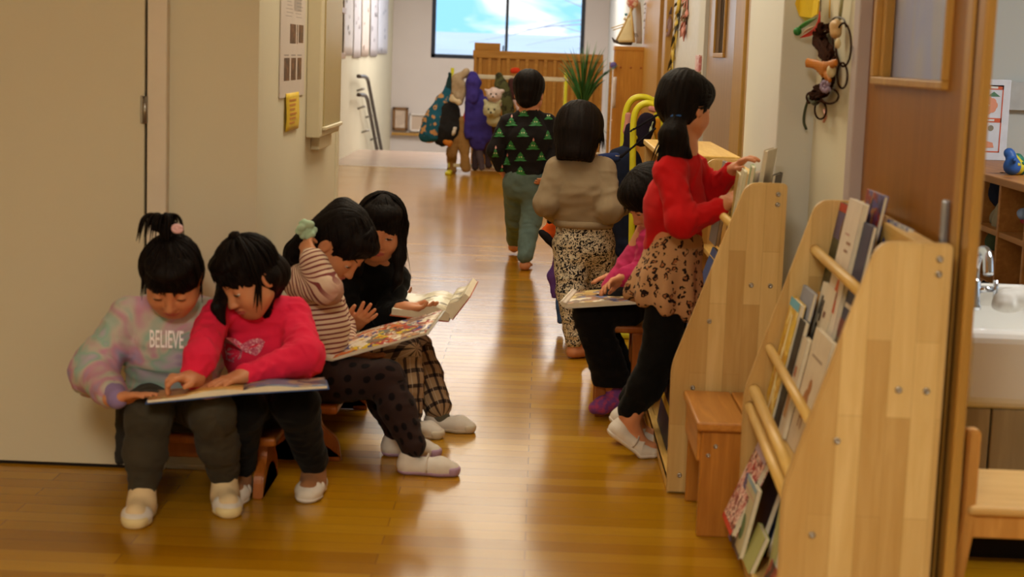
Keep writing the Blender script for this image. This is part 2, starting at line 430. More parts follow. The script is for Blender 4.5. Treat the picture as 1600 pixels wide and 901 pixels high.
def glass_mat():
    t = NT('window_glass', .02, .5); t.b.inputs['Transmission Weight'].default_value = 1.0; t.b.inputs['IOR'].default_value = 1.02; t.col((.96, .99, 1, 1)); return t.m
M_GLASS = glass_mat()
bm = BM(); add_box(bm, (x0+.02, Yw+.04, z0+.02), (x1-.02, Yw+.046, z1-.02)); obj('window_pane', bm, M_GLASS, wn, rel=wn.location)

bm = BM()
for k in range(9): add_box(bm, (-2.09, 19.05+.27*k, -.17*(k+1)-.12), (.86, 19.05+.27*(k+1)+.02, -.17*(k+1)), .004)
add_box(bm, (-2.09, 21.4, -2.2), (.86, 23, -1.7)); struct('floor_stairs', bm, M_FLOOR2)
# --- outside the end window: a low pale roof and bare branches under a white sky
rf = BM(); add_prism(rf, [(32, -.6), (32, 1.2), (40, 1.62), (40, -.6)], 'x', -8, 8); o = obj('neighbour_roof', rf, plain('pale_roof_sheet', srgb(226, 230, 244), .6, .3, var=.05, scale=.6)); tag(o, 'pale grey neighbouring roof seen through the end window', 'roof')
tr = thing('bare_tree', 'bare pale branches outside the end window', 'tree', (2.4, 34, -.6))
bm = BM(); add_tube(bm, [(2.4, 34, -.6), (2.3, 34, 1.6), (2.2, 34.1, 3)], [.16, .12, .07], 8); obj('trunk', bm, plain('pale_bark', srgb(214, 208, 220), .8), tr, rel=tr.location)
bm = BM()
r_ = random.Random(5)
for k in range(18):
    s0 = arr((2.3+r_.uniform(-.1, .1), 34, 1.1+r_.random()*1.7)); d = arr((-1 if k % 4 else 1, r_.uniform(-.3, .3), r_.uniform(-.25, .4))); L = r_.uniform(1.5, 4.6)
    pts = [s0]
    for q in range(5): pts.append(pts[-1]+d*L/5+arr((0, 0, r_.uniform(-.12, .1))))
    add_tube(bm, pts, [.022, .02, .016, .012, .008, .004], 5)
obj('branch', bm, plain('pale_bark', srgb(170, 165, 175), .8), tr, rel=tr.location)

# --- right-hand side, from far to near
XR = .86
bm = BM(); add_box(bm, (XR+.02, 14.3, -2.2), (XR+.12, 23.0, 2.6)); struct('wall_right_far', bm, W_R)
bm = BM(); add_box(bm, (XR, 9.05, 0), (XR+.12, 11.2, 2.6)); struct('wall_right_middle', bm, W_R)
bm = BM()
add_box(bm, (XR-.02, 12.3, 0), (XR+.12, 14.3, 2.6), .004); add_box(bm, (XR-.05, 11.2, 0), (XR+.12, 11.45, 2.6), .004); add_box(bm, (XR+.02, 11.45, 2.05), (XR+.1, 12.3, 2.6))
struct('trim_3', bm, M_JAMBWOOD)
bm = BM(); add_box(bm, (XR+.03, 11.4, 0), (XR+.07, 12.35, 2.06)); struct('door_4', bm, M_DOORGREY)
bm = BM(); add_box(bm, (XR-.03, 8.72, 0), (XR+.1, 9.05, 2.6), .004); struct('wall_right_pier', bm, W_R)
# sliding door with a slot window
d2 = thing('door_2', 'sliding wooden door with a narrow window behind the girl in red', 'door', (XR, 8, 0)); d2['kind'] = 'structure'
bm = BM(); y0, y1, wy0, wy1, wz0, wz1 = 7.34, 8.70, 7.86, 8.28, 1.19, 1.85
xa, xb = XR-.01, XR+.03
add_box(bm, (xa, y0, 0), (xb, wy0, 2.05)); add_box(bm, (xa, wy1, 0), (xb, y1, 2.05)); add_box(bm, (xa, wy0, 0), (xb, wy1, wz0)); add_box(bm, (xa, wy0, wz1), (xb, wy1, 2.05))
obj('door_leaf', bm, M_DOORGREY, d2, rel=d2.location)
bm = BM(); add_box(bm, (xa-.012, wy0-.02, wz0-.022), (xa, wy1+.02, wz0), .003); add_box(bm, (xa-.012, wy0-.02, wz0), (xa, wy0, wz1), .003); add_box(bm, (xa-.012, wy1, wz0), (xa, wy1+.02, wz1), .003)
obj('window_frame', bm, M_JAMBWOOD, d2, rel=d2.location)
bm = BM(); add_box(bm, (xa+.015, wy0, wz0), (xa+.02, wy1, wz1)); obj('window_pane', bm, M_GLASS, d2, rel=d2.location)
bm = BM(); add_box(bm, (XR-.03, 6.97, 0), (XR+.06, 7.32, 2.6), .004); struct('trim_4', bm, M_JAMBWOOD)
bm = BM(); add_box(bm, (XR-.03, 6.14, 0), (XR+.06, 6.85, 2.6), .004); struct('trim_5', bm, M_JAMBWOOD)
bm = BM(); add_box(bm, (XR, 6.8, 0), (XR+.05, 7.36, 2.6)); struct('gap_shade_strip', bm, M_DARKGAP)  # dark filler strip, coloured as the shade between the two posts
bm = BM(); add_box(bm, (XR-.03, 6.84, 2.05), (XR+.06, 9.05, 2.6)); struct('wall_right_over_door', bm, W_R)
# white pillar that steps out, then the recessed wall by the near door
bm = BM(); add_box(bm, (.672, 4.74, 0), (1.0, 5.50, 2.6), .004); struct('wall_right_pillar', bm, W_R)
bm = BM(); add_box(bm, (.775, 4.07, 0), (.9, 4.75, 2.6)); struct('wall_right', bm, W_L)
bm = BM(); add_box(bm, (.752, 4.02, 0), (.87, 4.09, 2.6), .003); struct('trim_7', bm, plain('grey_lilac_trim', srgb(176, 164, 166), .5, .4, var=.03))
bm = BM(); add_box(bm, (.9, 5.5, 0), (1.0, 6.14, 2.6)); struct('wall_right_recess', bm, W_R)
# near sliding door with a square window
d3 = thing('door_3', 'near sliding wooden door with a square window and long handle', 'door', (.80, 3.55, 0)); d3['kind'] = 'structure'
bm = BM(); y0, y1, wy0, wy1, wz0, wz1 = 3.07, 4.03, 3.235, 3.90, 1.128, 1.85; xa, xb = .782, .82
add_box(bm, (xa, y0, .01), (xb, wy0, 2.05)); add_box(bm, (xa, wy1, .01), (xb, y1, 2.05)); add_box(bm, (xa, wy0, .01), (xb, wy1, wz0)); add_box(bm, (xa, wy0, wz1), (xb, wy1, 2.05))
obj('door_leaf', bm, M_DOORWOOD, d3, rel=d3.location)
bm = BM(); q = .014
add_box(bm, (xa-q, wy0-.012, wz0-.018), (xa+.003, wy1+.03, wz0), .003); add_box(bm, (xa-q, wy0-.012, wz0), (xa+.003, wy0, wz1), .003); add_box(bm, (xa-q, wy1, wz0), (xa+.003, wy1+.03, wz1), .003); add_box(bm, (xa, wy1-.04, wz0), (xb, wy1, wz1), .002)
obj('window_frame', bm, M_JAMBWOOD, d3, rel=d3.location)
def frosted():
    t = NT('frosted_pane', .5, .4); t.b.inputs['IOR'].default_value = 1.1; v = t.coords('Object', (1, 3, 1)); n_ = t.noise(v, 2.2, 2, .5, .5)
    t.col(t.ramp(n_.outputs['Fac'], [(.35, srgb(228, 222, 218)), (.5, srgb(216, 216, 236)), (.65, srgb(240, 234, 226))])); t.b.inputs['Transmission Weight'].default_value = .85; return t.m
bm = BM(); add_box(bm, (xa+.02, wy0, wz0), (xa+.026, wy1, wz1)); obj('window_pane', bm, frosted(), d3, rel=d3.location)
bm = BM(); a = atX(1478, 312, .775); b = atX(1474, 372, .775)
add_box(bm, (.768, a[1]-.009, b[2]-.3), (.783, a[1]+.009, a[2]), .005); obj('door_handle', bm, plain('steel_handle', srgb(165, 170, 180), .3, .5, .7), d3, rel=d3.location)
bm = BM(); add_box(bm, (.77, 3.03, 0), (.80, 3.075, 2.6), .003); add_box(bm, (.772, 2.95, 0), (.792, 3.0, 2.6), .004); struct('trim_8', bm, M_JAMBWOOD)
bm = BM(); add_box(bm, (.776, 2.99, 0), (.795, 3.04, 2.6)); struct('trim_9', bm, plain('shaded_channel_wood', srgb(92, 52, 16), .5, .3))  # channel wood coloured dark for the shade in the gap beside the door
bm = BM(); add_box(bm, (.86, -2.5, 0), (.96, 2.0, 2.6)); struct('wall_right_near', bm, W_R)
bm = BM(); add_box(bm, (.78, 2.0, 2.05), (.9, 4.1, 2.6)); struct('wall_right_header', bm, W_R)
# --- the room beyond the near doorway
W_C = wall_mat('classroom_paint', srgb(205, 208, 204))
bm = BM(); add_box(bm, (.98, 7.2, 0), (5.2, 7.3, 2.6)); struct('wall_classroom', bm, W_C)
bm = BM(); add_box(bm, (.98, 7.17, 1.02), (5.2, 7.2, 1.03)); struct('trim_10', bm, plain('picture_rail', srgb(190, 190, 186), .5, .3, var=.03))
bm = BM()
for a_, b_ in (((5.1, -2.5, 0), (5.2, 19.4, .8)), ((5.1, -2.5, 2.2), (5.2, 19.4, 2.6)), ((5.1, -2.5, .8), (5.2, .6, 2.2)), ((5.1, 6.6, .8), (5.2, 8.2, 2.2)), ((5.1, 12.5, .8), (5.2, 19.4, 2.2))): add_box(bm, a_, b_)
struct('wall_outer', bm, W_C)
for i_, (ya, yb) in enumerate(((.6, 6.6), (8.2, 12.5))):
    wn = thing('window_%d' % (i_+2), 'wide classroom window with a white frame', 'window', (5.1, (ya+yb)/2, .8)); wn['kind'] = 'structure'
    bm = BM(); n_ = 4
    for k in range(n_+1):
        yy = ya+(yb-ya)*k/n_; add_box(bm, (5.1, yy-.025, .8), (5.16, yy+.025, 2.2), .003)
    add_box(bm, (5.1, ya, .8), (5.16, yb, .85), .003); add_box(bm, (5.1, ya, 2.15), (5.16, yb, 2.2), .003); obj('window_frame', bm, M_TRIMW, wn, rel=wn.location)

# ================================================================== sky and lamps
wd = bpy.data.worlds.new('sky'); SC.world = wd; wd.use_nodes = True; nt = wd.node_tree
bg = nt.nodes['Background']; tc = nt.nodes.new('ShaderNodeTexCoord'); mp = nt.nodes.new('ShaderNodeMapping'); mp.inputs['Scale'].default_value = (7, 7, 22)
nz = nt.nodes.new('ShaderNodeTexNoise'); nz.inputs['Scale'].default_value = 2.6; nz.inputs['Detail'].default_value = 4; nz.inputs['Distortion'].default_value = .6
rp = nt.nodes.new('ShaderNodeValToRGB'); e = rp.color_ramp.elements; e[0].position = .40; e[0].color = (.30, .68, 1.0, 1); e[1].position = .56; e[1].color = (1, 1, 1, 1)
nt.links.new(tc.outputs['Generated'], mp.inputs['Vector']); nt.links.new(mp.outputs[0], nz.inputs['Vector']); nt.links.new(nz.outputs['Fac'], rp.inputs['Fac']); nt.links.new(rp.outputs[0], bg.inputs['Color'])
bg.inputs['Strength'].default_value = 1.35
def area(name, loc, size, power, color, rot=(0, 0, 0)):
    l = bpy.data.lights.new(name, 'AREA'); l.shape = 'RECTANGLE'; l.size, l.size_y = size; l.energy = power; l.color = color
    o = bpy.data.objects.new(name, l); COL.objects.link(o); o.location = loc; o.rotation_euler = rot; return o
WARM = (1.0, .88, .66); COOL = (.86, .92, 1.0)
LIGHTS = [
 ('ceiling_lamp', (-.45, -.3, 2.48), (.7, 1.2), 128, (1, .92, .74)), ('ceiling_lamp', (-.1, 5.6, 2.5), (.9, 2.4), 40, WARM), ('ceiling_lamp', (-.35, 9.5, 2.5), (1.1, 2.8), 44, (1, .90, .68)), ('ceiling_lamp', (-.5, 13.5, 2.5), (1.5, 3.4), 52, (1, .90, .70)),
 ('classroom_lamp', (2.6, 4.0, 2.5), (1.2, 1.2), 85, (.95, .98, .97)), ('classroom_lamp', (2.6, 10, 2.5), (1.2, 1.2), 60, (.95, .98, 1)), ('landing_lamp', (-.6, 19.6, 2.5), (2.6, 2.6), 125, (1, .94, .86))]
for n_, l_, s_, p_, c_ in LIGHTS: area(n_, l_, s_, p_, c_)
area('window_daylight', (-.5, 22.9, 1.75), (1.8, 1.0), 7, (.78, .88, 1.0), (-PI/2, 0, 0))
SC.view_settings.view_transform = 'Standard'; SC.view_settings.look = 'None'; SC.view_settings.gamma = 1; SC.view_settings.use_curve_mapping = False; SC.view_settings.exposure = 0.0
SC.cycles.use_denoising = True
try: SC.cycles.denoiser = 'OPENIMAGEDENOISE'
except Exception: pass
SC.cycles.max_bounces = 8; SC.cycles.diffuse_bounces = 5; SC.cycles.sample_clamp_indirect = 6.0; SC.cycles.caustics_reflective = False; SC.cycles.caustics_refractive = False
# ================================================================== furniture
M_PINE = wood('pale_glued_pine', srgb(208, 174, 110), srgb(228, 200, 142), 'z', 1.0, .42, .35, knots=False, stave=(.044, .33, 'x'))
M_PINEH = wood('pale_pine_rail', srgb(206, 164, 84), srgb(234, 198, 122), 'y', 1.0, .4, .35, knots=False)
M_ORANGE = wood('orange_pine', srgb(156, 96, 30), srgb(194, 130, 52), 'z', 1.0, .4, .35)
M_ORANGEH = wood('orange_pine_top', srgb(164, 104, 36), srgb(204, 140, 62), 'y', 1.0, .35, .4)
M_BROWNW = wood('red_brown_stool', srgb(140, 72, 18), srgb(178, 102, 34), 'z', 1.0, .35, .4, knots=False)
M_SCREW = plain('bolt_steel', srgb(170, 165, 160), .3, .5, .9)
def bolt(parent, p, axis, r=.0065, root=None):
    bm = BM(); root = root or parent
    add_lathe(bm, [(r, 0), (r, .0012), (r*.85, .0026), (r*.45, .003), (r*.42, .0018), (0, .0018)], p, axis, 12)
    o = obj('bolt', bm, M_SCREW, parent); return o

def display_rack(label, xf, yn, yf, rz, mp, nrail=4, top=.17, cat='bookcase', h=.84, low=.345):
    L = yf-yn
    t = thing('display_rack', label, cat, (xf, yn, 0), rz, 'slanted picture book display racks')
    prof = round_poly([(0, 0), (-.004, low), (top, h), (.276, h), (.276, 0)], [.002, .03, .03, .012, .002])
    th = .024
    for k, y in enumerate((0, L-th)):
        bm = BM(); add_prism(bm, prof, 'y', y, y+th, .004, 2); s_ = obj('side_panel', bm, mp, t)
        yy = y if k == 0 else y+th
        for (bx, bz) in ((.252, h-.028), (.252, h-.055), (.195, h-.27), (.245, h-.27), (.055, .29), (.032, .05), (.2, .05), (.09, .27+.2)):
            if k == 0: bolt(s_, (bx, yy, bz), (0, -1, 0))
    bm = BM(); add_box(bm, (.254, th, .06), (.27, L-th, h-.012), .002); obj('back_panel', bm, M_PINEH, t)
    bm = BM(); add_box(bm, (.236, th, h-.07), (.256, L-th, h-.012), .003); obj('top_rail', bm, M_PINEH, t)
    for z0, xa_, xb_ in ((.325, .055, .165), (.565, .158, .256)):
        bm = BM(); add_box(bm, (xa_, th, z0-.018), (xb_, L-th, z0), .003); obj('ledge', bm, M_PINEH, t)
    bm = BM(); add_prism(bm, [(.150, .322), (.162, .322), (.206, .56), (.194, .56)], 'y', th, L-th, .002); obj('backrest_board', bm, M_PINEH, t)
    bm = BM(); add_box(bm, (.0, th, .002), (.018, L-th, .05), .004); obj('base_rail', bm, M_PINEH, t)
    bm = BM(); add_box(bm, (.0, th, .03), (.255, L-th, .046), .002); obj('floor_board', bm, M_PINEH, t)
    for (rx, rz_, rr) in ((.142, .724, .0115), (.050, .487, .0105), (.02, .385, .013), (.012, .345, .012))[:nrail]:
        bm = BM(); add_tube(bm, [(rx, th-.002, rz_), (rx, L-th+.002, rz_)], rr, 14); obj('rail', bm, M_PINEH, t)
    return t
rack1 = display_rack('pale pine display rack nearest the camera, filled with picture books', .474, 2.972, 3.872, math.radians(-2.2), M_PINE, top=.142, low=.375)
rack2 = display_rack('pale pine display rack the girl in red is reaching over', .374, 4.318, 5.345, 0.0, M_PINE, nrail=1)

# low pine shelf unit with flat top, behind the second rack
x0, x1, y0, y1, h = .405, .66, 5.44, 6.42, .842
t = thing('low_shelf', 'pale pine open shelf with flat top behind the girl in red', 'shelf', (x0, y0, 0))
def P_(name, lo, hi, m=M_PINE, bev=.004):
    bm = BM(); add_box(bm, lo, hi, bev); return obj(name, bm, m, t, rel=t.location)
sp = P_('side_panel', (x0, y0, 0), (x1, y0+.022, h-.018)); P_('side_panel', (x0, y1-.022, 0), (x1, y1, h-.018)); P_('top_board', (x0-.006, y0-.006, h-.02), (x1, y1+.006, h), M_PINEH)
P_('back_panel', (x1-.014, y0+.02, .03), (x1-.002, y1-.02, h-.02), M_PINEH)
for z in (.06, .30, .55): P_('shelf_board', (x0+.008, y0+.02, z), (x1-.012, y1-.02, z+.018), M_PINEH)
for z in (h-.05, h-.075): bolt(sp, (x1-.05-x0, 0, z), (0, -1, 0))

# orange bench between the racks
x0, x1, y0, y1, h = .407, .655, 3.905, 4.29, .289
t = thing('step_bench', 'small orange pine bench standing between the two pale book racks', 'bench', (x0, y0, 0))
P_('top_board', (x0-.004, y0-.006, h-.022), (x0+.118, y1, h), M_ORANGEH, .005); P_('top_board', (x0+.121, y0-.006, h-.022), (x1, y1, h), M_ORANGEH, .005)
lg = P_('leg_panel', (x0+.01, y0+.012, 0), (x1-.01, y0+.036, h-.022), M_ORANGE); P_('leg_panel', (x0+.01, y1-.05, 0), (x1-.01, y1-.026, h-.022), M_ORANGE)
P_('side_rail', (x0+.002, y0+.03, h-.105), (x0+.02, y1-.03, h-.022), M_ORANGEH); P_('side_rail', (x1-.02, y0+.03, h-.105), (x1-.002, y1-.03, h-.022), M_ORANGEH)
for (bx, bz) in ((.045, h-.062), (.028, h-.085), (.2, h-.062)): bolt(lg, (bx, .012, bz), (0, -1, 0), .0055)

# low brown stools under the readers
def stool(label, lo, hi, h, along, group='low brown wooden benches'):
    (x0, y0), (x1, y1) = lo, hi
    global t
    t = thing('low_bench', label, 'bench', ((x0+x1)/2, (y0+y1)/2, 0), 0, group)
    bm = BM(); add_box(bm, (x0, y0, h-.024), (x1, y1, h), .008, 3); obj('seat_board', bm, M_BROWNW, t, rel=t.location)
    if along == 'x': a0, a1, b0, b1 = x0, x1, y0, y1
    else: a0, a1, b0, b1 = y0, y1, x0, x1
    W = b1-b0; m = (b0+b1)/2
    pts = [(b0+.05, h-.024), (b0+.05, h-.06), (b0, h-.10), (b0-.01, 0), (b0+.035, 0), (b0+.045, h-.115), (m, h-.085), (b1-.045, h-.115), (b1-.035, 0), (b1+.01, 0), (b1, h-.10), (b1-.05, h-.06), (b1-.05, h-.024)]
    pts = round_poly(pts, [0, .02, .02, .004, .004, .015, .05, .015, .004, .004, .02, .02, 0], 4)
    for a in (a0+.03, a1-.056):
        bm = BM(); add_prism(bm, pts, 'x' if along == 'x' else 'y', a, a+.026, .004); obj('leg_panel', bm, M_BROWNW, t, rel=t.location)
    bm = BM()
    if along == 'x': add_box(bm, (x0+.04, m-.012, h-.085), (x1-.04, m+.012, h-.024), .004)
    else: add_box(bm, (m-.012, y0+.04, h-.085), (m+.012, y1-.04, h-.024), .004)
    obj('stretcher', bm, M_BROWNW, t, rel=t.location); return t
benchA = stool('low brown bench under the girls in pastel and pink sweatshirts', (-1.05, 4.10), (-.645, 4.33), .16, 'x')
benchB = stool('low brown bench under the girl in the striped top', (-.735, 4.48), (-.535, 5.25), .165, 'y')
stoolC = stool('small brown stool at the wall corner beyond the open white book', (-.70, 6.35), (-.50, 6.66), .2, 'y')
t = thing('child_stool', 'wooden child stool under the child in black wide trousers', 'stool', (.28, 5.33, 0))
bm = BM(); add_box(bm, (.20, 5.22, .278), (.366, 5.43, .30), .006); obj('seat', bm, M_BROWNW, t, rel=t.location)
for sx in (.224, .336):
    for sy in (5.245, 5.405):
        bm = BM(); add_box(bm, (sx-.017, sy-.017, 0), (sx+.017, sy+.017, .278), .004); obj('leg', bm, M_BROWNW, t, rel=t.location)
bm = BM(); add_box(bm, (.232, 5.237, .10), (.33, 5.253, .135), .003); obj('stretcher', bm, M_BROWNW, t, rel=t.location)

# chair by the washbasin
M_CHAIR = wood('chair_pine', srgb(186, 128, 58), srgb(216, 160, 86), 'z', 1.0, .38, .4, knots=False)
M_CHAIRS = wood('chair_seat_pine', srgb(196, 150, 84), srgb(222, 182, 116), 'x', 1.0, .38, .4, knots=False)
t = thing('child_chair', 'small pine chair in front of the washbasin', 'chair', (1.0, 3.3, 0))
zs = .335
bm = BM(); add_box(bm, (.835, 3.05, zs-.02), (1.15, 3.36, zs), .03, 4); obj('seat', bm, M_CHAIRS, t, rel=t.location)
for y in (3.075, 3.335):
    bm = BM(); add_prism(bm, round_poly([(.78, 0), (.815, 0), (.852, zs-.05), (.852, .48), (.826, .48), (.826, zs-.03)], [.003, .003, .02, .01, .01, .02]), 'y', y-.017, y+.017, .004); obj('leg', bm, M_CHAIR, t, rel=t.location)
    bm = BM(); add_box(bm, (1.10, y-.016, 0), (1.132, y+.016, zs-.02), .004); obj('leg', bm, M_CHAIR, t, rel=t.location)
    bm = BM(); add_box(bm, (.84, y-.011, zs-.065), (1.11, y+.011, zs-.018), .003); obj('side_rail', bm, M_CHAIR, t, rel=t.location)
bm = BM(); add_box(bm, (.822, 3.085, .40), (.838, 3.325, .475), .006); obj('backrest', bm, M_CHAIR, t, rel=t.location)

# washbasin on a cabinet, with tap and cloth
M_PORC = plain('white_porcelain', srgb(222, 218, 210), .12, .6, var=.02)
M_VAN = wood('vanity_front', srgb(140, 122, 92), srgb(168, 150, 118), 'z', .6, .5, .3, knots=False)
M_CHROME = plain('chrome', srgb(205, 208, 214), .08, .5, 1.0, var=.02)
bx0, bx1, by0, by1, bzt, bzb = .99, 1.75, 3.78, 4.22, .558, .37
t = thing('wash_basin', 'white porcelain washbasin on a wood cabinet', 'sink', (bx0, by0, 0))
bm = BM(); add_box(bm, (bx0, by0, bzb), (bx1, by1, bzt), .03, 4)
for f in list(bm.faces):
    if f.normal.z > .9 and f.calc_area() > .1:
        r = bmesh.ops.inset_region(bm, faces=[f], thickness=.045, depth=0)
        bmesh.ops.translate(bm, verts=f.verts, vec=(0, 0, -.10)); break
obj('basin', bm, M_PORC, t, rel=t.location, smooth=False)
bm = BM(); add_box(bm, (bx0, by1-.03, bzt-.01), (bx1, by1, bzt+.055), .012, 3); obj('splash_back', bm, M_PORC, t, rel=t.location)
bm = BM(); add_box(bm, (bx0+.01, by0+.02, .06), (bx0+.085, by1-.01, bzb), .003); add_box(bm, (bx0+.09, by0+.02, .06), (bx1, by1-.01, bzb), .003); obj('cabinet', bm, M_VAN, t, rel=t.location)
bm = BM(); add_box(bm, (bx0+.03, by0+.06, 0), (bx1, by1-.02, .06)); obj('plinth', bm, M_DARKGAP, t, rel=t.location)
t = thing('basin_tap', 'chrome gooseneck tap with lever on the washbasin', 'tap', (1.10, 4.12, bzt))
tx, ty = 1.100, 4.12
bm = BM(); add_lathe(bm, [(.021, 0), (.021, .01), (.017, .014), (.016, .070), (.012, .078), (0, .079)], (tx, ty, bzt), seg=20); add_lathe(bm, [(.018, 0), (.018, .01), (.014, .014), (.013, .09), (0, .1)], (tx-.028, ty, bzt), seg=20); obj('tap_body', bm, M_CHROME, t, rel=t.location)
bm = BM(); add_tube(bm, spline([(tx, ty, bzt+.07), (tx, ty, bzt+.115), (tx+.004, ty-.03, bzt+.150), (tx+.006, ty-.075, bzt+.146), (tx+.006, ty-.10, bzt+.10)], 8), .0125, 14); obj('spout', bm, M_CHROME, t, rel=t.location)
bm = BM(); add_tube(bm, [(tx+.01, ty, bzt+.05), (tx+.05, ty, bzt+.052)], [.010, .007], 12); add_tube(bm, [(tx+.055, ty-.002, bzt+.03), (tx+.052, ty-.002, bzt+.075)], [.007, .006], 10); obj('lever', bm, M_CHROME, t, rel=t.location)
S = SDF(); S.ell((1.20, 4.10, bzt+.03), (.055, .03, .028)); S.ell((1.17, 4.09, bzt+.02), (.03, .03, .022)); S.ell((1.235, 4.11, bzt+.04), (.03, .025, .03)); V, Q = S.mesh(.005)
V = V+vnormals(V, Q)*(vnoise(V*60, 3)*.004)[:, None]
o = link_np('cloth', V, Q, plain('white_cloth', srgb(205, 200, 192), .9, .1), None); tag(o, 'crumpled white cloth lying beside the chrome tap', 'cloth')

# classroom pigeon-hole shelf along the far side of the doorway
M_CUB = wood('cubby_wood', srgb(150, 92, 36), srgb(186, 124, 58), 'y', .8, .42, .35)
cx0, cy0, cy1, zt = 1.50, 4.6, 7.1, .80
t = thing('cubby_shelf', 'brown wooden cubby shelf seen through the near doorway', 'shelf', (1.6, 4.6, 0))
P_('top_board', (1.53, 4.6, zt-.025), (1.95, 7.1, zt), M_CUB); P_('back_panel', (1.93, 4.6, 0), (1.95, 7.1, zt-.02), M_CUB)
for z in (.02, .30, .42, .60): P_('shelf_board', (1.545, 4.6, z), (1.93, 7.1, z+.02), M_CUB, .003)
for k in range(9):
    y = 4.6+k*.31; P_('divider', (1.54, y, 0), (1.93, y+.02, zt-.025), M_CUB, .003)
P_('drawer_front', (1.534, 4.6, .05), (1.545, 5.85, .29), M_CUB, .004); P_('drawer_front', (1.534, 5.87, .05), (1.545, 7.1, .29), M_CUB, .004)
P_('groove', (1.533, 4.6, .405), (1.541, 7.1, .419), M_DARKGAP, .001)
bm = BM(); p = atX(1546, 443, 1.534); add_lathe(bm, [(.006, 0), (.006, .012), (.012, .02), (0, .03)], p, (-1, 0, 0), 12); obj('knob', bm, M_DARKGAP, t, rel=t.location)
# ================================================================== picture books
M_PAGE = plain('paper_edges', srgb(222, 212, 190), .8, .15, var=.05, scale=60)
_rc = {}
def ink(r, g, b, rough=.45):
    k = (r, g, b)
    if k not in _rc: _rc[k] = plain('ink_%d_%d_%d' % k, srgb(r, g, b), rough, .35, var=.06, scale=20)
    return _rc[k]
def picture(name, cols, scale=26, seed=0, base=None, rough=.4):
    """a busy illustration: patches of flat colour"""
    t = NT(name, rough, .4); v = t.coords('Object', (1, 1, 1), (seed*1.37, seed*.71, seed*.33))
    w = t.noise(v, scale*.7, 2); mx = t.mix(.12, v, w.outputs['Color'])
    vo = t.n('ShaderNodeTexVoronoi'); vo.inputs['Scale'].default_value = scale; t.l(mx, vo.inputs['Vector'])
    s = t.sep(vo.outputs['Color'])[0]; n_ = len(cols)
    c = t.ramp(s, [(i/n_, srgb(*q)) for i, q in enumerate(cols)], 'CONSTANT')
    if base: c = t.mix(t.ramp(t.noise(v, scale*.35, 2).outputs['Fac'], [(.46, (0, 0, 0, 1)), (.52, (1, 1, 1, 1))]), srgb(*base), c)
    t.col(c); return t.m
def book(label, M, w, h, t, cov, art=(), group=None, name='picture_book', spine='l', cover_t=.0016):
    """closed hardback: local x across, z up, front cover at y=0; M places it"""
    e = thing(name, label, 'book', (0, 0, 0), 0, group); e.matrix_world = M
    mats = [cov]; bm = BM(); c = cover_t
    add_box(bm, (0, 0, 0), (w, c, h), .0008, 1); add_box(bm, (0, t-c, 0), (w, t, h), .0008, 1)
    sx = 0 if spine == 'l' else w-c
    add_box(bm, (sx, 0, 0), (sx+c, t, h), .0008, 1)
    for a in art:
        m = a[-1]
        if m not in mats: mats.append(m)
        i = mats.index(m); y = -.0004
        if a[0] == 'rect': u0, v0, u1, v1 = a[1:5]; P = [(u0, v0), (u1, v0), (u1, v1), (u0, v1)]
        elif a[0] == 'poly': P = a[1]
        else: u, v_, r = a[1:4]; P = [(u+r*math.cos(2*PI*k/18), v_+r*w/h*math.sin(2*PI*k/18)) for k in range(18)]
        f = bm.faces.new([bm.verts.new((u*w, y, v_*h)) for u, v_ in P]); f.material_index = i
    me = bpy.data.meshes.new('cover'); bm.to_mesh(me); bm.free(); link('cover', me, mats, e)
    bm = BM(); i_ = .003
    add_box(bm, (i_ if spine == 'r' else c, c, i_), (w-i_ if spine == 'l' else w-c, t-c, h-i_)); obj('pages', bm, M_PAGE, e)
    return e
def lean(p, wdir, hdir):
    w_ = nrm(wdir); h_ = arr(hdir); h_ = nrm(h_-w_*np.dot(h_, w_)); y = np.cross(h_, w_)
    return Matrix(((w_[0], y[0], h_[0], p[0]), (w_[1], y[1], h_[1], p[1]), (w_[2], y[2], h_[2], p[2]), (0, 0, 0, 1)))
SL = (.315, 0, .95)
def rb(label, y, x, z, w, h, t, cov, art=(), hd=SL, yaw=0.0, group='picture books in the nearest rack', spine='l'):
    a = math.radians(yaw); return book(label, lean((x, y, z), (math.sin(a), -math.cos(a), 0), hd), w, h, t, cov, art, group, spine=spine)
def rbt(*k, **q): q['hd'] = (.17, 0, .985); return rb(*k, **q)
def rbl(*k, **q): q['hd'] = (.19, 0, .98); return rb(*k, **q)
# top tier, far to near
DKG = ink(62, 66, 46); RED = ink(170, 44, 30); BLU = ink(58, 74, 138); WHT = ink(224, 214, 200); YEL = ink(222, 186, 62); ORG = ink(214, 92, 34); BLK = ink(24, 22, 26); PNK = ink(222, 130, 130)
rbt('dark olive picture book with red and purple band, top row of the near rack', 3.835, .655, .567, .20, .275, .012, DKG,
   [('rect', 0, .93, 1, 1, RED), ('rect', 0, .70, 1, .925, ink(86, 76, 118)), ('circle', .52, .80, .16, ink(196, 150, 70)), ('rect', .55, .40, .72, .42, WHT), ('rect', .62, .30, .66, .40, WHT), ('rect', .40, .30, .44, .42, BLK), ('rect', .45, .36, .52, .42, BLK), ('circle', .25, .12, .09, ink(120, 116, 90)), ('rect', .5, .05, .7, .2, ink(120, 116, 90))])
rbt('white picture book with orange cone shape on its cover, top row of the near rack', 3.655, .637, .567, .155, .30, .014, WHT,
   [('poly', [(.34, .18), (.80, .18), (.62, .50)], ORG), ('circle', .5, .08, .11, RED), ('rect', .45, .62, .7, .64, ink(150, 110, 90)), ('rect', .5, .68, .8, .70, ink(150, 110, 90)), ('rect', .3, .74, .6, .755, ink(190, 150, 140)), ('circle', .7, .3, .06, ink(186, 150, 120))])
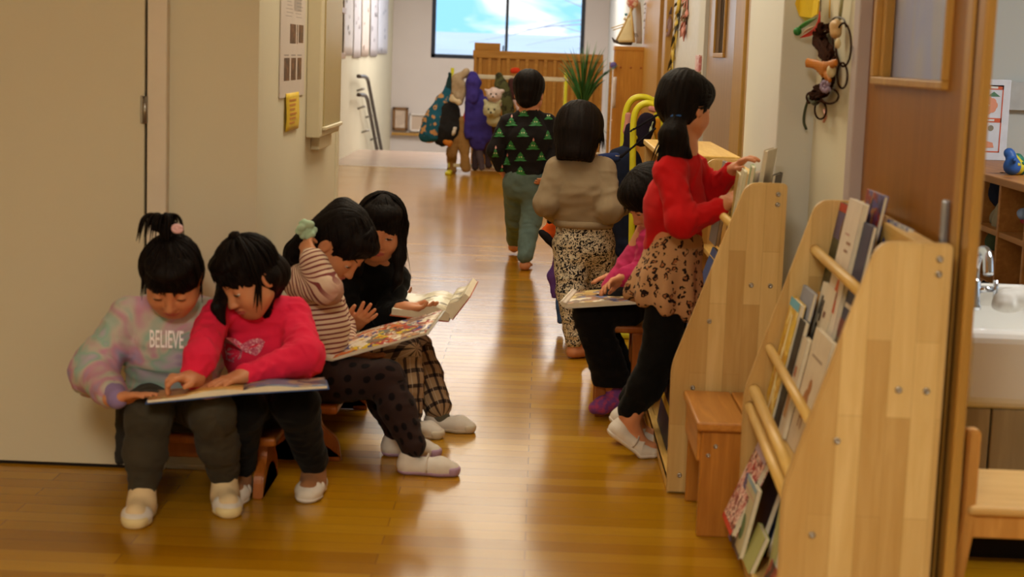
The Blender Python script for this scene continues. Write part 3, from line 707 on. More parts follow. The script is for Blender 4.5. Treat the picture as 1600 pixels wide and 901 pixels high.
rbt('dark slim picture book next to the white cone book in the top row', 3.497, .647, .567, .10, .262, .010, ink(52, 58, 92), [('rect', 0, 0, 1, .2, ink(120, 50, 40)), ('rect', .1, .3, .9, .34, WHT)])
rbt('tall purple-black picture book with red patches, tallest in the near rack', 3.675, .674, .567, .19, .32, .010, picture('art_purple', [(38, 34, 62), (64, 58, 110), (30, 26, 40), (140, 44, 44), (84, 80, 140), (40, 36, 70), (180, 120, 60)], 34, 3))
rbt('blue and white checked picture book at the near end of the top row', 3.475, .690, .567, .20, .272, .012, picture('art_bluewhite', [(66, 78, 150), (210, 206, 200), (150, 150, 158), (44, 50, 110), (196, 190, 176), (120, 122, 140)], 36, 5), [('rect', 0, 0, .14, 1, BLU)])
# lower tier
rbl('yellow picture book with a light blue band across its top edge', 3.83, .545, .328, .135, .292, .013, picture('art_yellow', [(226, 190, 60), (232, 204, 110), (214, 176, 54), (236, 216, 150), (206, 160, 60)], 30, 8), [('rect', 0, .93, 1, 1, ink(98, 176, 206)), ('rect', .44, .1, .56, .88, ink(236, 226, 186)), ('circle', .8, .07, .1, PNK), ('rect', .2, .2, .32, .7, ink(204, 150, 50))])
rbl('grey-blue picture book standing behind the yellow one', 3.815, .562, .328, .15, .322, .010, ink(142, 148, 166), [('rect', .1, .6, .9, .63, ink(110, 116, 140))])
rbl('black picture book just right of the yellow one', 3.70, .552, .328, .075, .262, .012, BLK)
rbl('small orange book peeking out behind the lower row', 3.76, .590, .328, .10, .315, .010, ink(214, 150, 46))
rbl('white book with black lettering shapes and red foot, lower row of the near rack', 3.715, .586, .328, .165, .345, .012, ink(222, 210, 188),
   [('rect', .2, .80, .3, .92, BLK), ('rect', .34, .76, .44, .90, BLK), ('rect', .2, .62, .34, .74, BLK), ('rect', .46, .62, .62, .72, BLK), ('rect', .3, .52, .4, .60, ink(110, 90, 70)), ('rect', .55, .8, .7, .84, ink(120, 70, 50)), ('rect', 0, .28, 1, .4, RED)])
rbl('dark brown picture book with red corner in the lower row', 3.55, .600, .328, .13, .325, .010, picture('art_brown', [(70, 58, 44), (92, 80, 60), (58, 48, 38), (120, 100, 70)], 22, 11), [('circle', .3, .86, .14, RED)])
rbl('cream picture book in front of the lower row, under the rail', 3.66, .556, .328, .085, .232, .011, ink(216, 202, 178), [('rect', .2, .2, .8, .5, ink(196, 150, 100)), ('rect', .3, .6, .7, .7, ink(180, 120, 90))])
rbl('pale picture book with brown animal drawing, near end of the lower row', 3.565, .566, .328, .20, .262, .012, ink(222, 208, 184), [('circle', .42, .40, .16, ink(176, 118, 70)), ('circle', .50, .55, .09, ink(176, 118, 70)), ('rect', .33, .2, .38, .34, ink(150, 96, 56)), ('rect', .48, .2, .53, .34, ink(150, 96, 56)), ('rect', .2, .78, .8, .8, ink(160, 140, 120))])
rbl('thin olive picture book at the very end of the lower row', 3.35, .575, .328, .15, .25, .010, ink(150, 140, 100))
# bottom bin
g = 'books in the bottom bin of the nearest rack'
def fl(label, p, w, h, t, cov, rotz, art=()):
    a = math.radians(rotz); return book(label, lean(p, (math.cos(a), math.sin(a), 0), (-math.sin(a), math.cos(a), .0)), w, h, t, cov, art, g)
rb('tall dark book at the back of the bottom bin', 3.79, .560, .047, .19, .215, .016, ink(34, 36, 44), hd=(.25, 0, .96), group=g)
rb('dark blue book leaning in the bottom bin, second from the back', 3.80, .540, .047, .19, .205, .014, ink(38, 48, 72), [('rect', 0, .93, 1, .96, ink(150, 140, 110))], hd=(.25, 0, .96), group=g)
rb('black book leaning behind the red patterned one in the bottom bin', 3.81, .520, .047, .19, .19, .014, ink(44, 40, 52), hd=(.27, 0, .96), group=g)
rb('pink and red patterned picture book leaning in the bottom bin', 3.825, .466, .082, .17, .20, .014, picture('art_pink', [(222, 178, 170), (170, 60, 56), (70, 40, 40), (210, 140, 130), (226, 196, 180), (130, 60, 60), (232, 206, 196)], 60, 13), [('rect', 0, .90, 1, 1, ink(190, 170, 190)), ('rect', 0, 0, 1, .06, ink(200, 60, 40))], hd=(.38, 0, .92), group=g)
rb('thin purple-blue book standing in front of the patterned one', 3.765, .475, .048, .04, .16, .016, ink(96, 92, 136), hd=(.22, 0, .97), group=g)
rb('clear-topped picture book with green bushes on its cover in the bottom bin', 3.735, .478, .048, .15, .165, .012, ink(190, 184, 150), [('rect', 0, .93, 1, 1, ink(140, 172, 190)), ('circle', .32, .32, .17, ink(70, 106, 60)), ('circle', .62, .38, .20, ink(84, 116, 66)), ('circle', .28, .12, .16, ink(52, 44, 60)), ('rect', .0, .0, 1, .06, ink(80, 60, 70)), ('rect', 0, .82, 1, .84, ink(196, 150, 140))], hd=(.2, 0, .97), group=g)
rb('small yellow-green book lying low in the bottom bin', 3.60, .488, .048, .12, .09, .012, ink(172, 176, 110), hd=(.35, 0, .93), group=g)
rb('pale green tall book standing at the near end of the bottom bin', 3.40, .512, .048, .07, .24, .012, ink(172, 182, 126), [('rect', .1, .1, .3, .4, ink(150, 150, 100)), ('rect', .4, .02, .9, .1, ink(176, 90, 60))], hd=(.12, 0, .99), group=g)
rb('red and black book lying under the pale green one', 3.36, .490, .048, .2, .08, .014, picture('art_red', [(140, 50, 40), (60, 40, 36), (190, 120, 90)], 40, 21), hd=(.35, 0, .93), group=g)

# second rack: tops showing over its near panel
g2 = 'picture books in the second rack'
def rb2(label, y, x, z, w, h, t, cov, art=(), yaw=0.0, hd=(.12, 0, .99)): return rb(label, y, x, z, w, h, t, cov, art, hd, yaw, g2)
rb2('pale green picture book held at the top of the second rack', 4.47, .535, .60, .11, .282, .012, ink(150, 172, 130), [('rect', .05, .05, .95, .3, ink(150, 180, 70))], yaw=-6)
rb2('thin cream picture book beside the pale green one', 4.56, .525, .60, .13, .265, .010, ink(206, 202, 170), yaw=-4)
rb2('olive yellow picture book further back in the second rack', 4.66, .525, .60, .13, .25, .012, ink(172, 150, 80), yaw=-4)
rb2('grey picture book in the middle of the second rack', 5.12, .535, .60, .19, .25, .012, ink(120, 112, 108))
rb2('white framed brown picture book at the near end of the second rack', 4.56, .585, .60, .17, .262, .012, ink(226, 214, 196), [('rect', .03, .0, .92, .93, ink(120, 74, 44)), ('rect', .03, 0, .2, .93, ink(90, 40, 34)), ('rect', .3, 0, .42, .5, RED)], yaw=-20)
rb2('tall white picture book with pale purple drawing at the pillar', 4.56, .602, .60, .17, .325, .012, ink(222, 214, 202), [('poly', [(.0, .8), (.5, .74), (.62, .82), (.1, .95)], ink(190, 170, 200)), ('circle', .62, .92, .08, YEL), ('circle', .55, .76, .1, ink(80, 84, 120)), ('circle', .12, .84, .1, ink(170, 90, 100))], yaw=-16)
rb2('dark picture book tucked behind the white framed one', 4.52, .625, .60, .13, .26, .010, ink(52, 40, 46), yaw=-16)
rb2('orange picture book low in the second rack behind the skirt', 4.80, .462, .35, .2, .24, .012, ink(206, 120, 40), hd=SL)
rb2('red-brown picture book low in the second rack', 4.60, .462, .35, .2, .25, .012, picture('art_rb', [(150, 80, 50), (90, 50, 40), (200, 150, 100)], 30, 17), hd=SL)
rb2('blue picture book low in the second rack', 5.05, .462, .35, .2, .25, .012, ink(60, 84, 130), hd=SL)
rb2('dark blue book standing in the bottom bin of the second rack, behind the heel', 5.00, .392, .048, .40, .26, .014, ink(34, 42, 74), [('rect', .0, .3, 1, .4, YEL)], hd=(.12, 0, .99))
rb2('yellow and navy book in the bottom bin of the second rack', 4.55, .392, .048, .18, .22, .014, ink(206, 176, 70), [('rect', 0, .4, 1, 1, ink(44, 56, 96))], hd=(.12, 0, .99))
# low shelf content
for k, (y, hh, c, lb) in enumerate(((5.60, .17, (180, 176, 168), 'pale grey binder'), (5.70, .19, (150, 96, 60), 'brown picture book'), (5.80, .16, (206, 200, 186), 'cream picture book'), (6.20, .18, (160, 150, 140), 'grey-brown picture book'), (6.28, .2, (200, 176, 140), 'tan picture book'))):
    book(lb+' standing on the flat-topped low shelf', lean((.47, y, .57), (1, 0, 0), (0, 0, 1)), .16, hh, .03, ink(*c), (), 'books on the flat-topped low shelf')

# ------------------------------------------------------------------ open books in hands
def open_book(label, spine0, spine1, left_in, right_in, cov, page_l, page_r, th=.006, sag=.01, thick_r=None, name='open_picture_book'):
    """spine runs spine0->spine1; left_in/right_in: vectors from the spine to the outer page edges; pages bow a little"""
    s0, s1 = arr(spine0), arr(spine1); loc = (s0+s1)/2
    e = thing(name, label, 'book', loc)
    for vec, pm, nm, tk in ((arr(left_in), page_l, 'left_page', th), (arr(right_in), page_r, 'right_page', thick_r or th)):
        nv = np.cross(vec, s1-s0); nv = nrm(nv); nv = nv if nv[2] > 0 else -nv
        def top(u, v): return s0+(s1-s0)*v+vec*u*.985+nv*(sag*math.sin(min(1, u*1.6)*PI)*(1-u*.3)+tk*.5*(1-.3*u))
        def bot(u, v): return s0+(s1-s0)*v+vec*u*.985-nv*tk*.5
        bm = BM(); A = add_grid(bm, top, 10, 4); B = add_grid(bm, bot, 10, 4, 1)
        for i in range(10):
            for j in (0, 4): bm.faces.new((A[i][j], A[i+1][j], B[i+1][j], B[i][j])).material_index = 1
        for j in range(4): bm.faces.new((A[10][j], A[10][j+1], B[10][j+1], B[10][j])).material_index = 1
        obj(nm, bm, [pm, M_PAGE], e, rel=loc)
    bm = BM()
    for vec, tk in ((arr(left_in), th), (arr(right_in), thick_r or th)):
        nv = np.cross(vec, s1-s0); nv = nrm(nv); nv = nv if nv[2] > 0 else -nv
        add_grid(bm, lambda u, v: s0+(s1-s0)*(v*1.02-.01)+vec*u*1.01-nv*(tk*.5+.0012), 4, 2)
    thicken(bm, .002); obj('cover', bm, cov, e, rel=loc)
    return e
PIC1 = picture('art_open_brown', [(190, 130, 60), (206, 160, 96), (150, 90, 40), (120, 130, 80), (214, 180, 120), (170, 110, 60)], 30, 31, (200, 150, 80))
PIC1R = picture('art_open_dark', [(60, 60, 84), (90, 100, 130), (50, 44, 60), (150, 130, 110)], 24, 33)
a0 = atY(380, 612, 3.80); a1 = atY(381, 598, 3.96)
lf = atY(228, 627, 3.74)-a0; rt = atY(513, 604, 3.84)-a0
open_book('open picture book across the laps of the two girls in sweatshirts', a0, a1, lf, rt, ink(52, 84, 140), PIC1, PIC1R, .007, .008)
PIC2 = picture('art_search_page', [(214, 196, 176), (176, 60, 50), (236, 224, 200), (222, 190, 50), (110, 66, 44), (228, 214, 196), (70, 70, 130), (200, 150, 110), (150, 110, 80), (232, 220, 210), (120, 120, 110), (206, 110, 60)], 42, 37)
b0 = atY(519, 562, 4.50); b1 = atY(552, 524, 4.72)
rt = (atY(674, 524, 4.52)+atY(688, 480, 4.78))/2-(b0+b1)/2
open_book('big open picture book full of small colourful objects, in front of the striped girl', b0, b1, -rt*.25+arr((0, 0, .03)), rt, ink(186, 178, 170), WHT, PIC2, .006, .004)
PIC3 = picture('art_pale_page', [(232, 226, 206), (236, 230, 214), (214, 204, 176), (232, 226, 206), (198, 186, 160), (238, 232, 218), (234, 228, 208), (150, 140, 120)], 26, 41)
c0 = atY(702, 496, 4.92); c1 = atY(716, 470, 5.20)
open_book('open white paged book with orange cover edge held by the girl in black', c0, c1, atY(612, 476, 5.0)-atY(702, 486, 5.0), atY(733, 452, 5.0)-atY(706, 486, 5.0)+arr((.0, .02, 0)), ink(190, 96, 60), PIC3, PIC3, .022, .02, thick_r=.02)
PIC4 = picture('art_magazine', [(206, 180, 110), (120, 90, 60), (232, 222, 200), (190, 150, 70), (90, 100, 150), (214, 196, 160), (160, 110, 80)], 30, 43)
d0 = atY(882, 478, 5.10); d1 = atY(900, 458, 5.34)
open_book('open picture book on the lap of the child in black wide trousers', d0, d1, arr((-.012, 0, .015)), atY(1010, 470, 5.12)-d0, ink(214, 206, 196), WHT, PIC4, .010, .004)
# ================================================================== things on the left wall
XW = -.75
def wall_rect(bm, y0, y1, z0, z1, x, t=.002, mat=0, bev=0): add_box(bm, (x, y0, z0), (x+t, y1, z1), bev, 1, mat)
p0 = atX(435, 154, XW); p1 = atX(473, 147, XW); zb = (p0[2]+p1[2])/2; zt = atX(437, -20, XW)[2]
t = thing('hanging_poster', 'white notice with six dark photos pinned to the left corner wall', 'poster', (XW, p0[1], zb))
bm = BM(); wall_rect(bm, p0[1], p1[1], zb, zt, XW+.001, .003); obj('sheet', bm, plain('poster_paper', srgb(206, 196, 190), .5, .3, var=.03), t, rel=t.location)
W_, H_ = p1[1]-p0[1], .30
def uv(u, v): return p0[1]+u*W_, zb+v*H_
bm = BM()
for (u0, u1, v0, v1) in ((.36, .60, .52, .71), (.64, .68, .52, .71), (.72, .92, .53, .71), (.14, .36, .16, .38), (.42, .62, .16, .38), (.68, .86, .16, .38)):
    (ya, za), (yb, zc) = uv(u0, v0), uv(u1, v1); wall_rect(bm, ya, yb, za, zc, XW+.0038, .0005)
obj('photo', bm, picture('poster_photos', [(92, 58, 34), (60, 40, 28), (120, 80, 50), (76, 50, 32)], 40, 3), t, rel=t.location)
bm = BM(); r_ = random.Random(3)
for k in range(11):
    v = .78+k*.035
    for q in range(2): (ya, za), (yb, zc) = uv(.15+.42*q+r_.random()*.1, v), uv(.48+.42*q-r_.random()*.1, v+.006); wall_rect(bm, ya, yb, za, zc, XW+.0038, .0004)
for u in (.14, .42, .68): (ya, za), (yb, zc) = uv(u, .40), uv(u+.18, .412); wall_rect(bm, ya, yb, za, zc, XW+.0038, .0004)
(ya, za), (yb, zc) = uv(.5, .84), uv(.82, 1.0); wall_rect(bm, ya, yb, za, zc, XW+.0036, .0004, 1)
obj('printed_text', bm, [ink(150, 140, 140), ink(200, 176, 160)], t, rel=t.location)
q0 = atX(443, 206, XW); q1 = atX(463, 200, XW); zt2 = atX(445, 146, XW)[2]
t = thing('hanging_note', 'yellow handwritten note stuck below the notice with photos', 'note', (XW, q0[1], q0[2]))
bm = BM(); add_grid(bm, lambda u, v: (XW+.005+.006*math.sin(v*2.6)*(1-v), q0[1]+(q1[1]-q0[1])*u, q0[2]+(zt2-q0[2])*v), 3, 8); thicken(bm, .0012); obj('sheet', bm, ink(222, 190, 60), t, rel=t.location)
bm = BM()
for k in range(6):
    v = .18+k*.12; ya = q0[1]+(q1[1]-q0[1])*.2; yb = q0[1]+(q1[1]-q0[1])*(.6+.06*(k % 3)); z = q0[2]+(zt2-q0[2])*v; x = XW+.0068+.006*math.sin(v*2.6)*(1-v)
    add_box(bm, (x, ya, z), (x+.0006, yb, z+.006))
obj('handwriting', bm, ink(196, 130, 50), t, rel=t.location)
# wall box
y0, y1, z0, z1 = 5.27, 5.78, .862, 1.62
M_BOX = plain('cream_metal', srgb(208, 198, 168), .4, .4, var=.03)
t = thing('wall_box', 'cream metal box with recessed front on the left wall', 'box', (XW, y0, z0))
bm = BM(); add_box(bm, (XW, y0, z0), (XW+.045, y1, z1), .004); obj('case', bm, M_BOX, t, rel=t.location)
bm = BM(); add_box(bm, (XW+.044, y0+.075, z0+.035), (XW+.050, y1-.012, z1-.03), .002); obj('front_panel', bm, plain('olive_panel', srgb(176, 160, 116), .3, .5, var=.05, scale=4), t, rel=t.location)
bm = BM(); add_box(bm, (XW+.045, y0+.06, z0+.022), (XW+.058, y1-.005, z0+.034), .003); obj('lip', bm, M_BOX, t, rel=t.location)
bm = BM(); add_box(bm, (XW, y0+.12, z0-.045), (XW+.03, y1-.08, z0), .003); obj('bracket', bm, M_BOX, t, rel=t.location)
a = atX(512, 67, -.742); b = atX(522, 14, -.742)
t = thing('label_sign', 'small grey label strip on the wall above the cream box', 'sign', (-.742, a[1], a[2]))
bm = BM(); add_box(bm, (-.744, 5.86, a[2]), (-.738, 6.02, b[2]), .001); obj('plate', bm, ink(128, 122, 112), t, rel=t.location)
bm = BM()
for k in range(4): add_tube(bm, [(-.7372, 5.94+.028*math.cos(q), a[2]+(b[2]-a[2])*(.25+.17*k)+.011*math.sin(q)) for q in np.linspace(0, 2*PI, 13)], .0022, 6)
obj('symbol', bm, ink(206, 200, 190), t, rel=t.location)
# sheets and a frame on the far left wall
XF = -2.085
for k, (xa, xb, yb_, col, lb) in enumerate(((535, 549, 86, (214, 204, 196), 'first of the pale sheets hanging on the far left wall'), (550, 562, 90, (204, 196, 196), 'second pale sheet on the far left wall'), (563, 575, 88, (214, 196, 184), 'third pale sheet, slightly pink, on the far left wall'), (577, 588, 88, (196, 190, 196), 'fourth pale sheet with dark marks on the far left wall'), (589, 604, 84, (206, 208, 222), 'last pale bluish sheet near the stairs on the far left wall'))):
    a = atX(xa, yb_, XF); b = atX(xb, yb_, XF); z = a[2]
    t = thing('hanging_sheet', lb, 'paper', (XF, a[1], z), 0, 'pale paper sheets on the far left wall')
    bm = BM(); add_grid(bm, lambda u, v: (XF+.008+.003*math.sin(u*9+k)*(1-.5*v)+.002*math.sin(v*7), a[1]+(b[1]-a[1])*u, z+.95*v), 12, 10); thicken(bm, .002); obj('sheet', bm, ink(*col), t, rel=t.location)
    r_ = random.Random(k+2)
    for q in range(5):
        bm = BM()
        u, v = r_.uniform(.15, .8), r_.uniform(.05, .7); yy = a[1]+(b[1]-a[1])*u
        add_lathe(bm, [(.0, 0), (.035*r_.uniform(.5, 1), .001), (0, .002)], (XF+.016, yy, z+.95*v), (1, 0, 0), 9)
        obj('drawing', bm, ink(*((150, 140, 130), (170, 150, 150), (176, 150, 130), (120, 116, 120), (110, 130, 160))[k]), t, rel=t.location)
t = thing('wall_frame', 'narrow wooden frame post on the far left wall before the sheets', 'frame', (XF, 16, 1.1))
a = atX(527, 92, -2.06); b = atX(536, 92, -2.06); zt = atX(530, 12, -2.06)[2]
bm = BM(); add_box(bm, (-2.10, a[1]+.1, a[2]), (-2.055, b[1]-.2, zt), .006); obj('post', bm, M_JAMBWOOD, t, rel=t.location)
for z in (a[2], zt-.05):
    bm = BM(); add_box(bm, (-2.10, a[1], z), (-2.035, b[1], z+.06), .006); obj('end_block', bm, M_JAMBWOOD, t, rel=t.location)
# stair handrails
M_RAIL = plain('dark_handrail', srgb(84, 76, 70), .35, .5, .5)
t = thing('stair_handrail', 'double dark metal handrail going down the stairs at the far left', 'handrail', (-2.03, 19, .7))
def hr(pts): return [arr(atX(x, y, -2.0)) for x, y in pts]
top = hr([(561, 119), (571, 120), (574, 124)]); bt = atX(595, 234, -2.0)
for (pts, end) in (([(560, 119), (571, 120), (575, 126)], (597, 240)), ([(560, 148), (570, 149), (574, 155)], (590, 240))):
    q = hr(pts); e = hr([end])[0]; bm = BM(); add_tube(bm, spline([q[0], q[1], q[2]], 5)+[e], .022, 10); obj('rail', bm, M_RAIL, t, rel=t.location)
for (x, y) in ((570, 138), (571, 166), (577, 203), (583, 180), (590, 215)):
    q = hr([(x, y)])[0]; bm = BM(); add_tube(bm, [q, (-2.09, q[1], q[2]-.03)], .012, 8); obj('bracket', bm, M_ALU, t, rel=t.location)
# frames on the end wall
YB = 22.97
for (xa, ya, xb, yb, col, w, lb) in ((613, 168, 638, 203, (128, 92, 56), .035, 'brown picture frame low on the end wall'), (640, 178, 668, 205, (222, 216, 210), .025, 'white picture frame beside the brown one on the end wall')):
    a = atY(xa, yb, YB); b = atY(xb, ya, YB); t = thing('framed_picture', lb, 'picture', a, 0)
    bm = BM(); x0, z0, x1, z1 = a[0], a[2], b[0], b[2]
    for lo, hi in (((x0, z0), (x1, z0+w)), ((x0, z1-w), (x1, z1)), ((x0, z0), (x0+w, z1)), ((x1-w, z0), (x1, z1))): add_box(bm, (lo[0], YB-.02, lo[1]), (hi[0], YB+.02, hi[1]), .004)
    obj('frame', bm, ink(*col), t, rel=t.location)
    bm = BM(); add_box(bm, (x0+.01, YB, z0+.01), (x1-.01, YB+.01, z1-.01)); obj('picture', bm, picture('framed_print', [(206, 186, 166), (196, 176, 158), (214, 196, 178)], 8, xa), t, rel=t.location)
a = atY(612, 206, YB); b = atY(740, 208, YB)
bm = BM(); add_box(bm, (a[0], YB-.05, a[2]-.04), (b[0], YB+.04, a[2]-.005), .004); struct('trim_11', bm, M_JAMBWOOD)

# ================================================================== slatted partition, tall cabinet, plant
M_AMB = wood('amber_pine', srgb(174, 116, 36), srgb(212, 156, 66), 'z', .8, .4, .35)
M_AMBX = wood('amber_pine_rail', srgb(178, 122, 44), srgb(214, 160, 76), 'x', .8, .4, .35)
YP = 16.8; a = atY(741, 78, YP); xl, zt = a[0], a[2]; xr = .60
t = thing('slatted_partition', 'low wooden partition with vertical slats below the end window', 'partition', ((xl+xr)/2, YP, 0))
bm = BM(); add_box(bm, (xl, YP, 0), (xr, YP+.03, zt-.02)); obj('board', bm, M_AMB, t, rel=t.location)
bm = BM(); add_box(bm, (xl-.01, YP-.035, zt-.075), (xr, YP+.06, zt), .006); obj('top_rail', bm, M_AMBX, t, rel=t.location)
bm = BM()
for k in range(15): x = xl+.05+k*.094; add_box(bm, (x, YP-.032, .05), (x+.034, YP, zt-.075), .003)
obj('slats', bm, M_AMBX, t, rel=t.location)
bm = BM(); add_box(bm, (xl, YP-.03, 0), (xl+.03, YP+.05, zt-.01), .004); obj('end_post', bm, M_AMBX, t, rel=t.location)
a = atY(741, 79, YP); b = atY(782, 66, YP)
bm = BM(); add_box(bm, (a[0]+.003, YP-.03, zt), (b[0], YP+.05, zt+.075), .005); o = obj('wood_block', bm, M_AMBX); tag(o, 'small wooden block lying on the left end of the partition', 'block')
x0, x1, y0, y1, h = .60, .955, 14.02, 14.28, 1.243
t = thing('tall_cabinet', 'tall knotty pine cabinet at the end of the right wall', 'cabinet', (x0, y0, 0))
P_('side_panel', (x0, y0, 0), (x1, y0+.03, h), M_AMB); P_('back_panel', (x1-.03, y0, 0), (x1, y1, h), M_AMB); P_('top_board', (x0-.01, y0-.005, h-.03), (x1, y1, h+.004), M_AMBX); P_('bottom_board', (x0, y0, 0), (x1, y1, .05), M_AMBX); P_('shelf_board', (x0, y0+.03, .6), (x1-.02, y1, .625), M_AMBX); P_('side_panel', (x0, y1-.03, 0), (x1, y1, h), M_AMB)
bm = BM()
for k in range(4): add_lathe(bm, [(.009, 0), (.009, .003), (0, .004)], (x0+.05+.085*k, y0, h-.17), (0, -1, 0), 10)
obj('peg', bm, M_BROWNW, t, rel=t.location)
for (px, py, s, c, lb) in ((955, 102, .03, (90, 80, 150), 'small purple badge on the side of the tall cabinet'),):
    p = atY(px, py, 13.99); bm = BM(); add_lathe(bm, [(0, 0), (s, .004), (s*.8, .012), (0, .014)], p+arr((.02, 0, 0)), (-.3, -1, 0), 12); o = obj('hanging_badge', bm, ink(*c)); tag(o, lb, 'badge')
p = atY(953, 150, 13.98)
bm = BM(); add_grid(bm, lambda u, v: (p[0]+.02+.03*u, 13.985-.015*math.sin(v*3), p[2]-.1+.26*v), 2, 8); thicken(bm, .002); o = obj('hanging_paper_strip', bm, ink(214, 206, 206)); tag(o, 'white paper strip hanging on the edge of the tall cabinet', 'paper')
# crafts on the cabinet
def on_cab(x, y): return atY(x, y, 14.1)
t = thing('craft_tent', 'small cream craft tent of sticks on top of the tall cabinet', 'ornament', on_cab(975, 66))
pk = on_cab(986, 18); fl_ = [on_cab(962, 66), on_cab(990, 66)+arr((0, -.05, 0)), on_cab(992, 66)+arr((0, .1, 0))]
bm = BM()
for q in fl_: add_tube(bm, [q, pk+(pk-q)*.12], .010, 8)
add_tube(bm, [on_cab(955, 44), on_cab(982, 35)], .005, 6); add_tube(bm, [on_cab(958, 47), on_cab(985, 38)], .005, 6); obj('stick', bm, ink(206, 180, 120), t, rel=t.location)
bm = BM(); add_grid(bm, lambda u, v: (fl_[0]*(1-u)+fl_[1]*u)*(1-v)+pk*v*.8+((fl_[0]*(1-u)+fl_[1]*u)*.2*v)+arr((0, -.01*math.sin(u*PI), 0)), 6, 8); thicken(bm, .003); obj('cloth', bm, ink(214, 200, 158), t, rel=t.location)
bm = BM(); add_lathe(bm, [(0, 0), (.012, .004), (.012, .02), (.0, .026)], on_cab(978, 25), seg=10); add_lathe(bm, [(0, 0), (.014, .006), (.01, .024), (.0, .03)], on_cab(976, 32), seg=10, mat=1); obj('ornament_head', bm, [ink(70, 140, 160), ink(226, 216, 200)], t, rel=t.location)
t = thing('ship_base', 'dark little ship shape at the foot of the craft tent', 'ornament', on_cab(960, 66))
bm = BM(); q0, q1 = on_cab(956, 64), on_cab(986, 68); add_tube(bm, [q0+arr((0, 0, .03)), q0+arr((.02, 0, 0)), (q0+q1)/2+arr((0, 0, -.005)), q1, q1+arr((.02, 0, .03))], [.004, .014, .018, .016, .004], 8); obj('hull', bm, ink(70, 64, 66), t, rel=t.location)
bm = BM()
for k in range(5): c = on_cab(980+k*3.2, 58); add_tube(bm, [c+arr((.02*math.cos(q), 0, .03*math.sin(q))) for q in np.linspace(0, PI, 9)], .003, 6)
obj('hoop', bm, ink(120, 116, 130), t, rel=t.location)
c = on_cab(989, 4); bm = BM(); add_lathe(bm, [(.0, 0), (.045, .004), (.05, .02), (.036, .03), (0, .03)], c, (-.2, -1, 0), 20); o = obj('round_ornament', bm, picture('round_art', [(206, 150, 140), (224, 206, 190), (190, 110, 100)], 40, 9)); tag(o, 'round pinkish ornament above the craft tent on the wall', 'ornament')
bm = BM(); p = on_cab(999, 68); q = on_cab(993, 2)
add_grid(bm, lambda u, v: (p[0]-.025+.05*u-.03*v*v, p[1]+.06+.02*math.sin(v*4), p[2]+(q[2]-p[2])*v), 3, 10); thicken(bm, .002); o = obj('paper_banner', bm, ink(206, 202, 206)); tag(o, 'long white paper banner standing behind the craft tent', 'paper')
t = thing('dried_garland', 'dark dried leaf garland hanging above the tall cabinet', 'garland', on_cab(1014, 0)); bm = BM(); r_ = random.Random(4)
pts = [on_cab(1013+2*math.sin(k), -6+k*7) for k in range(10)]; add_tube(bm, spline(pts, 4), .006, 6)
for k in range(26):
    u = pts[r_.randrange(9)]+arr((0, 0, r_.uniform(-.04, .0))); d = arr((r_.uniform(-.05, .03), r_.uniform(-.03, .03), r_.uniform(-.05, .0))); add_tube(bm, [u, u+d*.5, u+d], [.004, .013, .002], 6, flat=.4)
obj('leaves', bm, ink(96, 66, 38), t, rel=t.location)
# plant
t = thing('potted_plant', 'tall plant with long green strap leaves in front of the partition', 'plant', (.32, 13.2, 0))
bm = BM(); add_lathe(bm, [(0, 0), (.11, 0), (.14, .26), (.15, .27), (.15, .30), (.13, .30), (.125, .27), (0, .27)], (.32, 13.2, 0), seg=24); obj('pot', bm, ink(150, 96, 60), t, rel=t.location)
bm = BM(); add_tube(bm, spline([(.32, 13.2, .26), (.31, 13.21, .5), (.325, 13.2, .78)], 5), [.028]*5+[.026]*5+[.024], 10); obj('stem', bm, ink(110, 84, 54), t, rel=t.location)
bm = BM(); r_ = random.Random(11)
for k in range(64):
    az = r_.uniform(0, 2*PI); el = r_.uniform(.05, .85); L = r_.uniform(.38, .56); b = arr((.325, 13.2, .74+r_.uniform(-.06, .06))); pts = []
    for q in range(9):
        s = q/8; rr = L*.62*el*(s**1.25); zz = L*(s-(.16+.34*el)*s*s*el)
        pts.append(b+arr((math.cos(az)*rr, math.sin(az)*rr, zz)))
    add_tube(bm, pts, [.012, .022, .029, .031, .030, .026, .019, .011, .002], 6, flat=.2)
for k in range(16):
    az = r_.uniform(0, 2*PI); b = arr((.325, 13.2, .5+r_.uniform(-.12, .2))); L = .22; add_tube(bm, [b+arr((math.cos(az)*L*s, math.sin(az)*L*s, .1*s-.16*s*s)) for s in np.linspace(0, 1, 7)], [.006, .013, .016, .016, .012, .008, .002], 6, flat=.22)
tl = NT('strap_leaf', .4, .4); n_ = tl.noise(tl.coords('Object'), 9, 3); tl.col(tl.ramp(n_.outputs['Fac'], [(.3, srgb(40, 84, 40)), (.55, srgb(74, 130, 64)), (.75, srgb(124, 172, 100))])); obj('foliage', bm, tl.m, t, rel=t.location)

